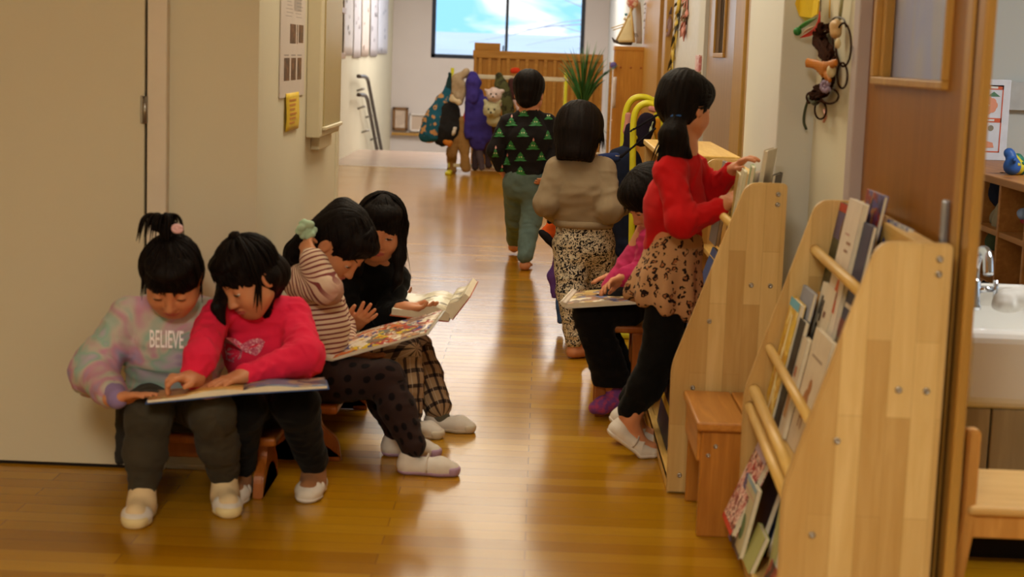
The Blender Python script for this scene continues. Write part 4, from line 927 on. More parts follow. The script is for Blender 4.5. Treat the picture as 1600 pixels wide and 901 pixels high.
# ================================================================== garlands on the right wall
for k, (pts, c1, c2, lb) in enumerate((
    ([(1052, -20), (1050, 30), (1046, 60), (1044, 72)], (130, 96, 90), (90, 70, 76), 'purplish brown leaf garland on the right wall'),
    ([(1066, -20), (1062, 30), (1056, 70), (1052, 104)], (206, 176, 74), (60, 52, 30), 'long yellow and black leaf garland on the right wall'),
    ([(1076, -20), (1075, 15), (1073, 38)], (196, 130, 116), (120, 100, 70), 'short pink leaf garland on the right wall'))):
    P = [atX(x, y, .85) for x, y in pts]; t = thing('leaf_garland', lb, 'garland', P[0], 0, 'leaf garlands on the right wall')
    sp_ = spline(P, 5); bm = BM(); add_tube(bm, sp_, .006, 6); obj('string', bm, ink(*c2), t, rel=t.location)
    bm = BM(); r_ = random.Random(20+k)
    for q in range(34):
        s = r_.choice(sp_)+arr((-.01, r_.uniform(-.06, .06), 0)); d = arr((r_.uniform(-.03, 0), r_.uniform(-.09, .09), r_.uniform(-.13, -.03))); add_tube(bm, [s, s+d*.5, s+d], [.004, .013, .002], 6, flat=.4, mat=r_.choice((0, 0, 1)))
    obj('leaves', bm, [ink(*c1), ink(*c2)], t, rel=t.location)
a = atX(1046, 110, .858); b = atX(1078, 60, .858)
bm = BM(); add_box(bm, (.850, 9.1, .95), (.858, 11.1, 2.2), .002); o = obj('hanging_paper', bm, ink(206, 204, 200)); tag(o, 'big white sheet behind the leaf garlands on the right wall', 'paper')
a = atX(1089, 112, .82); b = atX(1097, 86, .82)
bm = BM(); add_box(bm, (.815, 8.76, a[2]), (.83, 8.98, b[2]), .002); o = obj('notice_sign', bm, picture('pink_notice_art', [(214, 160, 156), (226, 200, 196), (196, 120, 120)], 30, 7)); tag(o, 'small pink notice on the pier beside the sliding door', 'poster')

# vine wreath and paper ornaments on the near right wall
XV = .762
def wp(x, y, dx=0.0):
    p = atX(x, y, XV-dx)
    return p if p[1] < 4.722-dx else atY(x, y, 4.722-dx)
t = thing('vine_wreath', 'dark twisted vine wreath hanging on the near right wall', 'wreath', wp(1300, 120))
bm = BM(); r_ = random.Random(8)
core = spline([wp(1298, 42), wp(1285, 58), wp(1300, 85), wp(1304, 110), wp(1298, 132), wp(1282, 148), wp(1270, 158)], 6)
for k in range(64):
    ph, am, fr = r_.uniform(0, 6), r_.uniform(.006, .022), r_.uniform(.25, .6); a0, a1 = r_.randrange(0, 10), r_.randrange(22, len(core))
    pts = [core[i]+arr((-.012-.010*math.sin(ph+i*fr*1.3), am*math.cos(ph+i*fr), am*math.sin(ph*2+i*fr*.8))) for i in range(a0, a1)]
    add_tube(bm, pts, .0040, 6)
for (cx, cy, r1, r2) in ((1318, 70, 12, 34), (1290, 70, 12, 24), (1316, 118, 8, 20), (1296, 150, 14, 12), (1268, 152, 8, 8), (1282, 172, 9, 14)):
    add_tube(bm, [wp(cx+r1*math.cos(q), cy+r2*math.sin(q), .012+.006*math.sin(3*q)) for q in np.linspace(0, 2*PI, 20)], .0028, 6)
obj('vine', bm, plain('vine_bark', srgb(50, 28, 18), .95, .03), t, rel=t.location)
bm = BM(); add_tube(bm, spline([wp(1264, 152, .01), wp(1258, 172, .012), wp(1256, 190, .012), wp(1260, 202, .012)], 5), .004, 7); add_tube(bm, spline([wp(1280, 158, .01), wp(1272, 160, .015), wp(1264, 152, .012)], 4), [.004, .006, .008, .009, .009, .008, .007, .006, .004], 7); obj('green_stem', bm, ink(50, 56, 34), t, rel=t.location)
# orange crocheted leaf
S = SDF()
for (x0_, y0_, x1_, y1_, r) in ((1262, 98, 1290, 104, .013), (1290, 104, 1306, 98, .012), (1286, 104, 1292, 120, .012), (1276, 102, 1286, 116, .011), (1292, 118, 1297, 126, .008)): S.cap(wp(x0_, y0_, .03), wp(x1_, y1_, .03), r, r*.8, sq=((1, 0, 0), .5), k=.01)
V, Q = S.mesh(.003); V = V+vnormals(V, Q)*(np.sin(V[:, 1]*520)*np.sin(V[:, 2]*520)*.0016)[:, None]
o = link_np('knit_leaf', V, Q, ink(180, 106, 12), t); 
S = SDF(); S.ell(wp(1299, 111, .028), (.012, .014, .017)); V, Q = S.mesh(.003); link_np('cotton_ball', V, Q, ink(206, 190, 150), t); S = SDF(); S.ell(wp(1309, 68, .02), (.008, .012, .014)); V, Q = S.mesh(.003); link_np('cotton_ball', V, Q, ink(206, 190, 150), t)
S = SDF(); r_ = random.Random(2)
for k in range(9): S.ell(wp(1290+6*math.cos(k*.7)*(k > 0), 135+7*math.sin(k*.7)*(k > 0), .03), (.006, .007, .007), k=.002)
V, Q = S.mesh(.002); link_np('purple_blossom', V, Q, ink(140, 122, 150), t)
S = SDF(); S.ell(wp(1306, 40, .014), (.016, .032, .016)); S.ell(wp(1306, 52, .014), (.014, .030, .014)); V, Q = S.mesh(.003); link_np('shell_top', V, Q, ink(196, 160, 110), t)
bm = BM(); add_tube(bm, spline([wp(1298, 34, .01), wp(1306, 27, .012), wp(1318, 30, .012), wp(1322, 42, .01)], 5), .0028, 6); add_tube(bm, [wp(1312, 30, .01), wp(1318, -20, .01)], [.010, .012], 8, flat=.4, mat=1); obj('hanger', bm, [ink(60, 50, 40), ink(150, 150, 110)], t, rel=t.location)
bm = BM(); add_tube(bm, spline([wp(1288, 172, .008), wp(1290, 182, .008), wp(1287, 190, .008)], 4), .004, 6); obj('pink_tail', bm, ink(190, 130, 110), t, rel=t.location)
t = thing('paper_ornament', 'yellow leaf and red-green folded paper ornament beside the vine wreath', 'ornament', wp(1262, 30))
bm = BM(); P = [wp(x, y, .022) for x, y in ((1242, 6), (1250, 24), (1259, 31), (1270, 27), (1279, 22), (1281, 2), (1276, -20), (1250, -20))]
f0 = [bm.verts.new(p) for p in P]; bm.faces.new(f0); bmesh.ops.triangulate(bm, faces=bm.faces); thicken(bm, .004); obj('yellow_leaf', bm, ink(222, 190, 40), t, rel=t.location)
def crescent(p0, p1, p2, p3, wid, name, m, dx):
    bm = BM(); n_ = 12
    cs = spline([wp(*q, dx) for q in (p0, p1, p2, p3)], 5); N_ = len(cs)-1
    add_tube(bm, cs, [max(.001, wid*math.sin(PI*(.06+.9*i/N_))) for i in range(N_+1)], 10, flat=.45); obj(name, bm, m, t, rel=t.location)
crescent((1281, 16), (1279, 36), (1270, 50), (1250, 59), .010, 'red_fold', ink(196, 44, 34), .020)
crescent((1276, 28), (1264, 34), (1252, 42), (1242, 48), .009, 'green_fold', ink(70, 150, 70), .030)
crescent((1274, 40), (1266, 44), (1260, 48), (1254, 54), .006, 'white_fold', ink(224, 200, 180), .034)
S = SDF(); S.ell(wp(1246, 49, .03), (.012, .012, .012)); V, Q = S.mesh(.003); link_np('green_ball', V, Q, ink(40, 120, 54), t)
bm = BM(); add_tube(bm, [wp(1283, -20, .012), wp(1282, 18, .02)], .0016, 6); add_tube(bm, [wp(1297, -20, .01), wp(1296, 28, .01)], .006, 6, flat=.3, mat=1); obj('string', bm, [ink(90, 80, 70), ink(206, 166, 60)], t, rel=t.location)

# ================================================================== classroom things beyond the near doorway
a = atY(1545, 243, 6.6); b = atY(1581, 125, 6.6)
t = thing('classroom_poster', 'white framed poster with orange drawings standing on the cubby shelf', 'poster', (1.78, 6.6, .80))
xl = a[0]-.22
bm = BM(); add_box(bm, (xl, 6.6, .80), (b[0], 6.615, b[2]), .003); obj('board', bm, ink(214, 216, 224), t, rel=t.location)
W_ = b[0]-xl; H_ = b[2]-.80
def pr_(u, v, y=6.598): return (xl+u*W_, y, .80+v*H_)
bm = BM()
def R_(u0, v0, u1, v1, m=0, y=6.5985): add_box(bm, pr_(u0, v0, y), (xl+u1*W_, y+.0012, .80+v1*H_), 0, 1, m)
for q in ((.06, .10, .90, .115), (.06, .915, .90, .93), (.885, .10, .90, .93), (.06, .10, .075, .93)): R_(*q)
R_(.06, .875, .90, .93); R_(.06, .47, .90, .525)
for k in range(5): R_(.12+.15*k, .888, .22+.15*k, .915, 1, 6.5975); R_(.14+.14*k, .485, .24+.14*k, .51, 1, 6.5975)
obj('print_border', bm, [ink(206, 96, 66), ink(224, 220, 214)], t, rel=t.location)
bm = BM()
_pm = [ink(224, 150, 120), ink(90, 130, 100), ink(110, 80, 160), ink(214, 110, 50), ink(140, 130, 110)]
def poly(ps, m, y=6.5982):
    b_ = BM(); b_.faces.new([b_.verts.new(pr_(u, v, y)) for u, v in ps]); obj('drawing', b_, _pm[m], t, rel=t.location)
def disc(u, v, r, m, y=6.5980): poly([(u+r*math.cos(2*PI*k/14), v+r*W_/H_*math.sin(2*PI*k/14)) for k in range(14)], m, y)
for k in range(10): disc(.66+.12*math.cos(k*.63), .68+.07*math.sin(k*.63), .055, 0, 6.5980-.0001*k)
poly([(.68, .79), (.86, .79), (.77, .85)], 1); poly([(.46, .14), (.82, .16), (.80, .22), (.70, .24), (.62, .40), (.52, .42)], 0); disc(.54, .545, .045, 2); poly([(.47, .44), (.56, .44), (.56, .50), (.47, .50)], 3, 6.597); disc(.76, .40, .04, 4)
disc(.6, .84, .05, 3)
bm.free()
a = atY(1596, 165, 7.165)
bm = BM(); add_box(bm, (a[0]-.06, 7.16, a[2]-.02), (a[0]+.2, 7.168, a[2]+.10), .001); o = obj('pinned_picture', bm, ink(196, 198, 198)); tag(o, 'pale sheet pinned to the classroom wall beside the framed poster', 'paper')
for k, (px, py, r, c, lb) in enumerate(((1583, 215, .030, (40, 84, 150), 'blue toy'), (1590, 224, .028, (196, 180, 40), 'yellow toy'), (1597, 222, .026, (40, 110, 90), 'green toy'), (1584, 233, .024, (150, 60, 40), 'red toy'), (1595, 236, .022, (206, 150, 30), 'orange toy'))):
    p = atX(px, 240, 1.62+.02*k); t = thing('toy_figure', lb+' in the small cluster on the cubby shelf', 'toy', (p[0], p[1], .80), 0, 'bright toys on the cubby shelf'); S = SDF()
    z = .80+max(r, (240-py)/2580*p[1]*.8); S.ell((p[0], p[1], .80+r), (r, r, r)); S.cap((p[0], p[1], .80+r), (p[0], p[1]+.01, z+r*.6), r*.7, r*.5); S.ell((p[0]-.01, p[1]+.015, z+r), (r*.62, r*.6, r*.6)); S.cap((p[0], p[1], z), (p[0]-.005, p[1]-r*1.4, z+.01), r*.3, r*.25)
    V, Q = S.mesh(.005); link_np('figure_body', V, Q, ink(*c), t)
# bags in the cubbies
def blob(name, label, cat, parts, group=None, h=.006, noise=.006, nf=24, loc=None):
    """parts: (part name, material, [(p, q, r0, r1)...])"""
    ps = np.array([s[0] for _, _, segs in parts for s in segs]); base = arr((ps[:, 0].mean(), ps[:, 1].mean(), ps[:, 2].min())) if loc is None else loc
    t = thing(name, label, cat, base, 0, group)
    for i, (pn, m, segs) in enumerate(parts):
        S = SDF()
        for s in segs:
            if len(s) > 4: S.cap(s[0], s[1], s[2], s[3], k=.03, sq=s[4])
            else: S.cap(s[0], s[1], s[2], s[3], k=.03)
        V, Q = S.mesh(h); V = V+vnormals(V, Q)*(noise*vnoise(V*nf, i+3)+noise*.5*vnoise(V*nf*2.3, i+9))[:, None]
        link_np(pn, V, Q, m, t)
    return t
def cl(r, g, b): return plain('fabric_%d_%d_%d' % (r, g, b), srgb(r, g, b), .9, .1, var=.1, scale=30, bump=.15)
cp = lambda x, y: atX(x, y, 1.62)
blob('cloth_bag', 'beige cloth bag hanging out of the cubby shelf', 'bag', [('bag', cl(150, 130, 96), [(cp(1583, 300), cp(1572, 350), .035, .05), (cp(1572, 320), cp(1560, 340), .03, .03)]), ('strap', cl(176, 156, 116), [(cp(1556, 338), cp(1575, 320), .012, .014), (cp(1575, 320), cp(1598, 318), .014, .012)])])
blob('green_bag', 'olive bag in the cubby next to the doorway', 'bag', [('bag', cl(84, 92, 60), [(cp(1548, 330), cp(1550, 370), .05, .055)])])
blob('dark_bag', 'dark bag deep in the upper cubby', 'bag', [('bag', cl(34, 34, 44), [(cp(1566, 285), cp(1563, 305), .035, .04)])])
blob('folded_cloth', 'pale blue and red cloth lying on the cubby shelf', 'cloth', [('cloth', cl(150, 160, 180), [(cp(1588, 332), cp(1600, 334), .022, .02)]), ('red_edge', cl(170, 60, 60), [(cp(1590, 342), cp(1600, 346), .012, .012)])])

# ================================================================== coat stands
M_YEL = plain('yellow_tube', srgb(204, 198, 36), .4, .4, var=.04)
M_PLUSHW = cl(206, 196, 180)
YC = 15.75
def cq(x, y, dy=0.0): return atY(x, y, YC+dy)
t = thing('coat_stand', 'far coat stand with yellow posts and white bar, loaded with coats', 'coat stand', (-.35, 15.8, 0))
for x in (-.86, .22):
    bm = BM(); add_tube(bm, [(x, 15.6, .015), (x, 15.8, .03), (x, 15.8, 1.0)], .017, 10); obj('post', bm, M_YEL, t, rel=t.location)
    bm = BM(); add_box(bm, (x-.03, 15.55, 0), (x+.03, 16.05, .03), .01); obj('foot', bm, M_YEL, t, rel=t.location)
bm = BM(); add_box(bm, (-.88, 15.785, .905), (.24, 15.815, .945), .006); obj('top_bar', bm, ink(206, 196, 170), t, rel=t.location)
bm = BM(); add_box(bm, (-.88, 15.785, .06), (.24, 15.815, .095), .006); obj('bottom_bar', bm, ink(206, 196, 170), t, rel=t.location)
def coat_mat(name, base, spots, sc):
    m = NT(name, .85, .15); v = m.coords('Object'); n_ = m.noise(v, sc, 2); m.col(m.ramp(n_.outputs['Fac'], [(.0, srgb(*base)), (.52, srgb(*base)), (.56, srgb(*spots)), (.64, srgb(*spots)), (.67, srgb(*base))])); return m.m
fb = ((0, 1, 0), .62)
def cs_(x0, y0, x1, y1, r0, r1, dy=0.0): k = YC/2580; return (cq(x0, y0, dy), cq(x1, y1, dy), r0*k, r1*k, fb)
G_ = 'clothes and bags on the far coat stand'
blob('patterned_coat', 'teal patterned coat hanging at the left end of the far stand', 'coat', [('coat_body', coat_mat('teal_pattern', (34, 92, 118), (196, 150, 100), 14), [cs_(700, 135, 696, 165, 5, 9), cs_(692, 160, 678, 190, 13, 18), cs_(682, 185, 672, 208, 18, 17), cs_(668, 190, 662, 214, 8, 6)]), ('collar', cl(36, 60, 64), [cs_(702, 116, 701, 140, 4, 5)])], G_, .012, .012, 12)
blob('black_jacket', 'black puffy jacket with white badge hanging on the far stand', 'coat', [('jacket_body', cl(38, 38, 40), [cs_(702, 172, 698, 200, 17, 20), cs_(690, 190, 690, 216, 16, 12), cs_(712, 190, 706, 222, 10, 9)]), ('badge', cl(206, 200, 190), [cs_(711, 200, 710, 204, 2.6, 2.6, -.2), cs_(709, 208, 708, 210, 2.2, 2.2, -.2)]), ('orange_cuff', cl(190, 116, 44), [cs_(694, 222, 702, 224, 4, 4, -.1)])], G_, .012, .012, 14)
blob('beige_hooded_coat', 'beige hooded coat over the left post of the far stand', 'coat', [('coat_body', cl(176, 156, 130), [cs_(716, 122, 728, 114, 8, 6), cs_(712, 125, 714, 150, 7, 8), cs_(722, 135, 718, 160, 8, 6)]), ('fur_trim', cl(206, 190, 160), [cs_(704, 156, 718, 160, 3.5, 3.5, -.1), cs_(706, 150, 707, 157, 3, 3, -.1)])], G_, .012, .012, 14)
blob('tan_trousers', 'tan snow trousers hanging to the floor under the black jacket', 'trousers', [('leg', cl(150, 116, 70), [cs_(722, 190, 724, 225, 9, 9), cs_(724, 220, 728, 262, 9, 8)]), ('leg', cl(140, 106, 64), [cs_(712, 215, 706, 240, 9, 9), cs_(706, 236, 706, 264, 9, 8, .06)])], G_, .012, .010, 12)
blob('orange_vest', 'bright orange vest between black jacket and purple coat', 'coat', [('vest_body', cl(214, 76, 26), [cs_(731, 172, 731, 190, 5, 8), cs_(730, 188, 727, 204, 8, 6)])], G_, .012, .008, 14)
blob('purple_coat', 'purple-blue hooded coat hanging on the far stand', 'coat', [('coat_body', cl(58, 50, 128), [cs_(742, 148, 748, 190, 14, 17), cs_(748, 185, 749, 218, 17, 17), cs_(756, 158, 763, 214, 8, 8, -.04), cs_(734, 160, 731, 212, 7, 6, -.05)]), ('hood', cl(64, 54, 136), [cs_(739, 118, 741, 130, 7, 12), cs_(738, 130, 737, 154, 11, 10, -.06)]), ('red_hem', cl(186, 50, 36), [cs_(730, 222, 741, 226, 5, 5, .02), cs_(752, 224, 760, 222, 5, 4, .05)])], G_, .012, .010, 12)
blob('grey_trousers', 'grey-purple trousers hanging beneath the purple coat', 'trousers', [('leg', cl(84, 74, 84), [cs_(747, 222, 752, 262, 6, 5)]), ('leg', cl(56, 46, 52), [cs_(742, 230, 742, 262, 5, 5), cs_(758, 230, 764, 258, 5, 5)])], G_, .012, .008, 12)
blob('camouflage_coat', 'olive camouflage coat hanging right of the plush toys', 'coat', [('coat_body', coat_mat('camouflage', (84, 86, 54), (52, 50, 36), 16), [cs_(784, 132, 790, 160, 9, 11), cs_(792, 150, 794, 180, 9, 9), cs_(780, 118, 782, 130, 7, 9)]), ('sleeve', coat_mat('camouflage_b', (72, 72, 46), (44, 42, 32), 18), [cs_(796, 140, 800, 172, 5, 5)])], G_, .012, .010, 12)
blob('brown_coat', 'dark brown coat low on the far stand behind the boy', 'coat', [('coat_body', cl(60, 36, 30), [cs_(770, 185, 768, 225, 14, 15), cs_(780, 200, 782, 240, 12, 12)])], G_, .012, .010, 12)
blob('pink_white_coat', 'pale pink sleeve hanging beside the boy\'s head', 'coat', [('sleeve', cl(206, 180, 184), [cs_(802, 150, 812, 172, 5, 5)]), ('coat_body', cl(70, 44, 44), [cs_(800, 128, 804, 150, 6, 8), cs_(810, 150, 816, 180, 8, 8, .1)])], G_, .012, .006, 12)
blob('red_cap', 'red cap on the bar of the far stand', 'cap', [('cap_body', cl(196, 60, 32), [cs_(800, 111, 810, 111, 3.4, 3), cs_(803, 109, 808, 109, 3, 3)])], G_, .01, .004, 12)
def plush(label, x, y, r, col, tilt, ears):
    k = YC/2580; R = r*k; c = cq(x, y, -.25); t = thing('plush_toy', label, 'soft toy', c-arr((0, 0, R)), 0, 'plush toys on the far coat stand'); S = SDF()
    S.ell(c, (R, R*.9, R*.92)); S.ell(c+arr((-.1*R, -.75*R, -.3*R)), (R*.42, R*.35, R*.32)); S.ell(c+arr((.2*R, .3*R, -1.1*R)), (R*.8, R*.6, R*.7))
    for e in ears: S.cap(c+arr((e[0]*R, 0, e[1]*R)), c+arr((e[0]*R*1.35, 0, e[1]*R*1.35)), R*.3, R*.22)
    V, Q = S.mesh(.010); V = V+vnormals(V, Q)*(.006*vnoise(V*60, 2))[:, None]; link_np('plush_body', V, Q, cl(*col), t)
    bm = BM()
    for sx in (-.38, .28): bmesh.ops.create_uvsphere(bm, u_segments=10, v_segments=8, radius=R*.12, matrix=Matrix.Translation(Vector(c+arr((sx*R, -.86*R, .12*R)))))
    bmesh.ops.create_uvsphere(bm, u_segments=10, v_segments=8, radius=R*.12, matrix=Matrix.Translation(Vector(c+arr((-.1*R, -1.08*R, -.22*R))))); obj('eye', bm, BLK, t, rel=t.location, smooth=True)
plush('round pale green-grey plush toy with dark eyes on the far stand', 769, 172, 14, (176, 172, 140), 0, ((-.6, .75), (.6, .75)))
plush('pink-white plush toy lying above the round one', 772, 148, 12, (206, 188, 186), 0, ((-.8, .4), (.8, .4)))
# near coat stand with yellow arches
YN = 6.9
def nq(x, y, dy=0.0): return atY(x, y, YN+dy)
t = thing('coat_stand', 'near coat stand with two yellow arched tubes beside the beige girl', 'coat stand', (.36, 6.9, 0))
for dy, pts in ((.10, [(973, 560), (972, 300), (974, 215), (977, 180), (984, 160), (996, 152), (1012, 153), (1022, 162), (1027, 185), (1028, 560)]), (-.10, [(988, 600), (988, 300), (989, 225), (990, 190), (995, 171), (1007, 162), (1020, 163), (1031, 172), (1037, 192), (1038, 600)])):
    P = [nq(x, min(y, 450), dy) for x, y in pts]; P[0][2] = .03; P[-1][2] = .03; P = [p+arr((0, 0, 0)) for p in P]
    bm = BM(); add_tube(bm, spline(P, 6), .0135, 12); obj('arch', bm, M_YEL, t, rel=t.location)
bm = BM(); add_box(bm, (.33, 6.74, 0), (.55, 7.06, .028), .01); obj('foot', bm, M_YEL, t, rel=t.location)
bm = BM(); add_tube(bm, [nq(985, 215, .1), nq(992, 215, -.1)], .012, 8); obj('cross_bar', bm, M_YEL, t, rel=t.location)
kn = YN/2580
def ns(x0, y0, x1, y1, r0, r1, dy=0.0): return (nq(x0, y0, dy), nq(x1, y1, dy), r0*kn, r1*kn, ((0, 1, 0), .7))
GN = 'clothes and bags on the near coat stand'
NAVY = cl(30, 36, 56)
blob('navy_puffer', 'navy quilted jacket on the near stand beside the beige girl', 'coat', [('jacket_body', NAVY, [ns(975, 255, 972, 320, 26, 26), ns(972, 310, 982, 385, 26, 24)]), ('collar', cl(38, 50, 92), [ns(938, 248, 962, 246, 8, 9, -.12)]), ('orange_tag', cl(206, 132, 46), [ns(953, 260, 957, 264, 4.5, 4, -.2)]), ('pale_lining', cl(196, 180, 160), [ns(920, 243, 936, 240, 3, 3, -.05), ns(962, 243, 968, 244, 2.5, 2.5, -.17)])], GN, .008, .008, 16)
blob('black_trousers', 'black trousers hanging below the navy jacket', 'trousers', [('leg', cl(26, 26, 32), [ns(985, 370, 985, 500, 20, 14)]), ('leg', cl(22, 22, 28), [ns(1005, 370, 1005, 480, 18, 14)])], GN, .008, .008, 14)
blob('dark_shoulder_bag', 'dark bag with long strap wedged in the yellow arches', 'bag', [('bag', cl(36, 30, 46), [ns(1010, 190, 1004, 215, 15, 14, -.02), ns(985, 200, 980, 240, 8, 10)]), ('strap', cl(28, 26, 32), [ns(1030, 178, 985, 205, 2.5, 2.5, -.13), ns(1024, 200, 970, 245, 3, 3, -.16)]), ('pink_pocket', cl(190, 130, 120), [ns(982, 180, 979, 205, 5, 6, .03), ns(1018, 170, 1022, 172, 5, 5, -.12)]), ('orange_pocket', cl(206, 140, 40), [ns(1026, 190, 1029, 215, 6, 6, -.02)]), ('striped_pocket', cl(160, 170, 140), [ns(1016, 205, 1020, 190, 2.5, 2.5, -.14)])], GN, .007, .004, 20)
blob('orange_jacket', 'orange and black jacket sleeve sticking out left of the beige girl', 'coat', [('sleeve', cl(206, 84, 30), [ns(866, 354, 856, 364, 13, 13), ns(872, 350, 884, 360, 13, 14)]), ('black_trim', cl(28, 26, 30), [ns(846, 362, 872, 390, 5, 6, -.05), ns(858, 346, 864, 344, 4, 4, -.05)])], GN, .007, .006, 18)
blob('purple_jacket', 'purple jacket sleeve hanging low left of the beige girl', 'coat', [('sleeve', cl(92, 62, 130), [ns(872, 400, 864, 430, 7, 7), ns(864, 430, 866, 462, 7, 5)]), ('jacket_body', cl(40, 28, 52), [ns(880, 400, 880, 440, 9, 9)])], GN, .007, .005, 18)
blob('blue_jeans', 'blue jeans hanging to the floor behind the floral leggings', 'trousers', [('leg', cl(58, 84, 132), [ns(876, 455, 876, 500, 8, 7)]), ('leg', cl(48, 72, 118), [ns(888, 450, 890, 495, 8, 7)])], GN, .007, .005, 18)
blob('grey_bag', 'grey-brown bag hanging low behind the beige girl', 'bag', [('bag', cl(96, 84, 70), [ns(950, 400, 965, 430, 14, 16)])], GN, .008, .005, 16)
# ================================================================== people: one continuous body each, clothes and hair as parts
def skin_mat():
    t = NT('skin', .5, .3); n_ = t.noise(t.coords('Object'), 14, 3); t.col(t.ramp(n_.outputs['Fac'], [(.3, srgb(192, 126, 88)), (.7, srgb(208, 144, 104))]))
    t.b.inputs['Subsurface Weight'].default_value = .12; t.b.inputs['Subsurface Radius'].default_value = (.012, .005, .003); t.b.inputs['Subsurface Scale'].default_value = .5; return t.m
M_SKIN = skin_mat()
M_LIP = plain('lips', srgb(186, 96, 88), .45, .4, var=.04)
def hair_mat():
    t = NT('black_hair', .55, .08); n_ = t.noise(t.coords('Object', (90, 90, 9)), 2, 4)
    t.col(t.ramp(n_.outputs['Fac'], [(.3, srgb(11, 8, 7)), (.7, srgb(26, 18, 15))])); t.bump(n_.outputs['Fac'], .5, .004); return t.m
M_HAIR = hair_mat()
M_EYEW = plain('eye_white', srgb(226, 218, 210), .25, .5, var=.02); M_IRIS = plain('dark_iris', srgb(36, 22, 16), .12, .6, var=.05)
M_SHOE = plain('white_canvas_shoe', srgb(216, 208, 200), .7, .2, var=.04, scale=40, bump=.2)
J = lambda x, y, Y: atY(x, y, Y)
FZ = lambda x, y: atZ(x, y, 0)
class Head:
    def __init__(s, c, F, hs=1.0, roll=0.0):
        s.c, s.hs = arr(c), hs; s.F = nrm(F); up = arr((0, 0, 1.0)); s.U = nrm(up-s.F*np.dot(up, s.F)); s.S = np.cross(s.F, s.U)
        a = math.radians(roll); s.S, s.U = s.S*math.cos(a)+s.U*math.sin(a), s.U*math.cos(a)-s.S*math.sin(a); s.R = np.array([s.S, s.F, s.U])
    def L(s, a, b, c): return s.c+s.hs*(a*s.S+b*s.F+c*s.U)
    def loc(s, V): return ((V-s.c)@s.R.T)/s.hs
    def build(s, B, smile=0.0):
        h, R, L = s.hs, s.R, s.L; E = lambda c, r, k=.012, op='u': B.ell(L(*c), [q*h for q in r], R, k*h, op)
        C = lambda a, b, r0, r1, k=.01, op='u': B.cap(L(*a), L(*b), r0*h, r1*h, k*h, op=op)
        E((0, -.006, .014), (.071, .084, .080)); E((0, .026, -.036), (.058, .056, .068), .03)
        E((0, .058, -.088), (.022, .018, .017), .03)
        for q in (-1, 1):
            E((q*.034, .050, -.050), (.026, .024, .026), .03); C((q*.050, .012, -.064), (q*.02, .05, -.092), .018, .016, .03)
            E((q*.030, .090, -.012), (.019, .013, .012), .014, 's')
            E((q*.030, .0665, -.013), (.0145, .0145, .0145), .004)
            E((q*.073, -.004, -.022), (.008, .017, .026), .006); E((q*.082, .000, -.020), (.006, .009, .016), .004, 's')
        C((0, .076, -.006), (0, .091, -.036), .007, .0095, .012); E((0, .094, -.041), (.0105, .009, .008), .006)
        for q in (-1, 1): E((q*.0105, .087, -.044), (.0065, .008, .006), .005); E((q*.006, .096, -.050), (.0028, .004, .003), .002, 's')
        E((0, .082, -.063), (.021+.005*smile, .008, .0048), .004); E((0, .080, -.0725), (.017+.004*smile, .009, .0056), .004); E((0, .093, -.0676), (.019+.006*smile, .010, .0012), .002, 's')
    def eye(s, q, openness, ):
        return s.L(q*.030, .0665, -.013)
def hand(B, wr, fwd, palm, side, curl=(.3, .3, .35, .4), sc=1.0, spread=.10, thumb=.5):
    """side=+1 right hand, -1 left; palm: direction the palm faces"""
    f = nrm(fwd); p = arr(palm); p = nrm(p-f*np.dot(p, f)); th = np.cross(-p, f)*side
    R = np.array([th, f, p]); w = arr(wr)
    B.box(w+f*.032*sc, (.025*sc, .030*sc, .0095*sc), R, .009*sc, .012); B.cap(w-f*.015, w+f*.015*sc, .0185*sc, .0175*sc, .014, sq=(th, 1.2))
    B.cap(w+f*.012*sc+th*.014*sc+p*.004, w+f*.03*sc+th*.020*sc+p*.006, .011*sc, .010*sc, .01)
    for i in range(4):
        o = (1.5-i); b = w+f*(.058-.003*abs(o-.5))*sc+th*o*.0125*sc; a = 0.0; q = b; r = (.0072, .0074, .0070, .0062)[i]*sc
        dirs = nrm(f+th*o*spread*.35)
        for j, l in enumerate(((.021, .015, .012), (.024, .017, .013), (.022, .016, .012), (.017, .012, .010))[i]):
            a += curl[i]*(.75, 1.0, .7)[j]; d = dirs*math.cos(a)+p*math.sin(a); e = q+d*l*sc
            B.cap(q, e, r*(1-.07*j), r*(1-.07*(j+1)), .004 if j == 0 else .002); q = e
    b = w+f*.020*sc+th*.022*sc+p*.004*sc; d = nrm(f*.75+th*(.25+.75*thumb)+p*.35); m = b+d*.024*sc; d2 = nrm(f*.95+th*.25*thumb+p*.4); B.cap(b, m, .0092*sc, .008*sc, .008); B.cap(m, m+d2*.021*sc, .008*sc, .0064*sc, .003)
def foot_pts(toe, d, L): d = nrm((d[0], d[1], 0)); t = arr(toe).copy(); t[2] = 0; return t-d*L, t, d
def barefoot(B, heel, d, ank, L=.155, lift=0.0):
    n = arr((0, 0, 1)); s = np.cross(d, n); h = arr(heel)
    z = lambda z_: n*z_
    a = h+d*.026+z(.024+lift); b = h+d*L*.70+z(.021+lift*.3)
    B.cap(a, b, .024, .020, .012, sq=(s, 1.25)); B.cap(arr(ank), h+d*.05+z(.034+lift*.8), .024, .024, .02)
    for i in range(5): o = (i-2)*.0118; B.cap(b+s*o, b+s*(o*1.12)+d*(.034-.004*abs(i-1))-z(.006), .0088, .0074, .004)
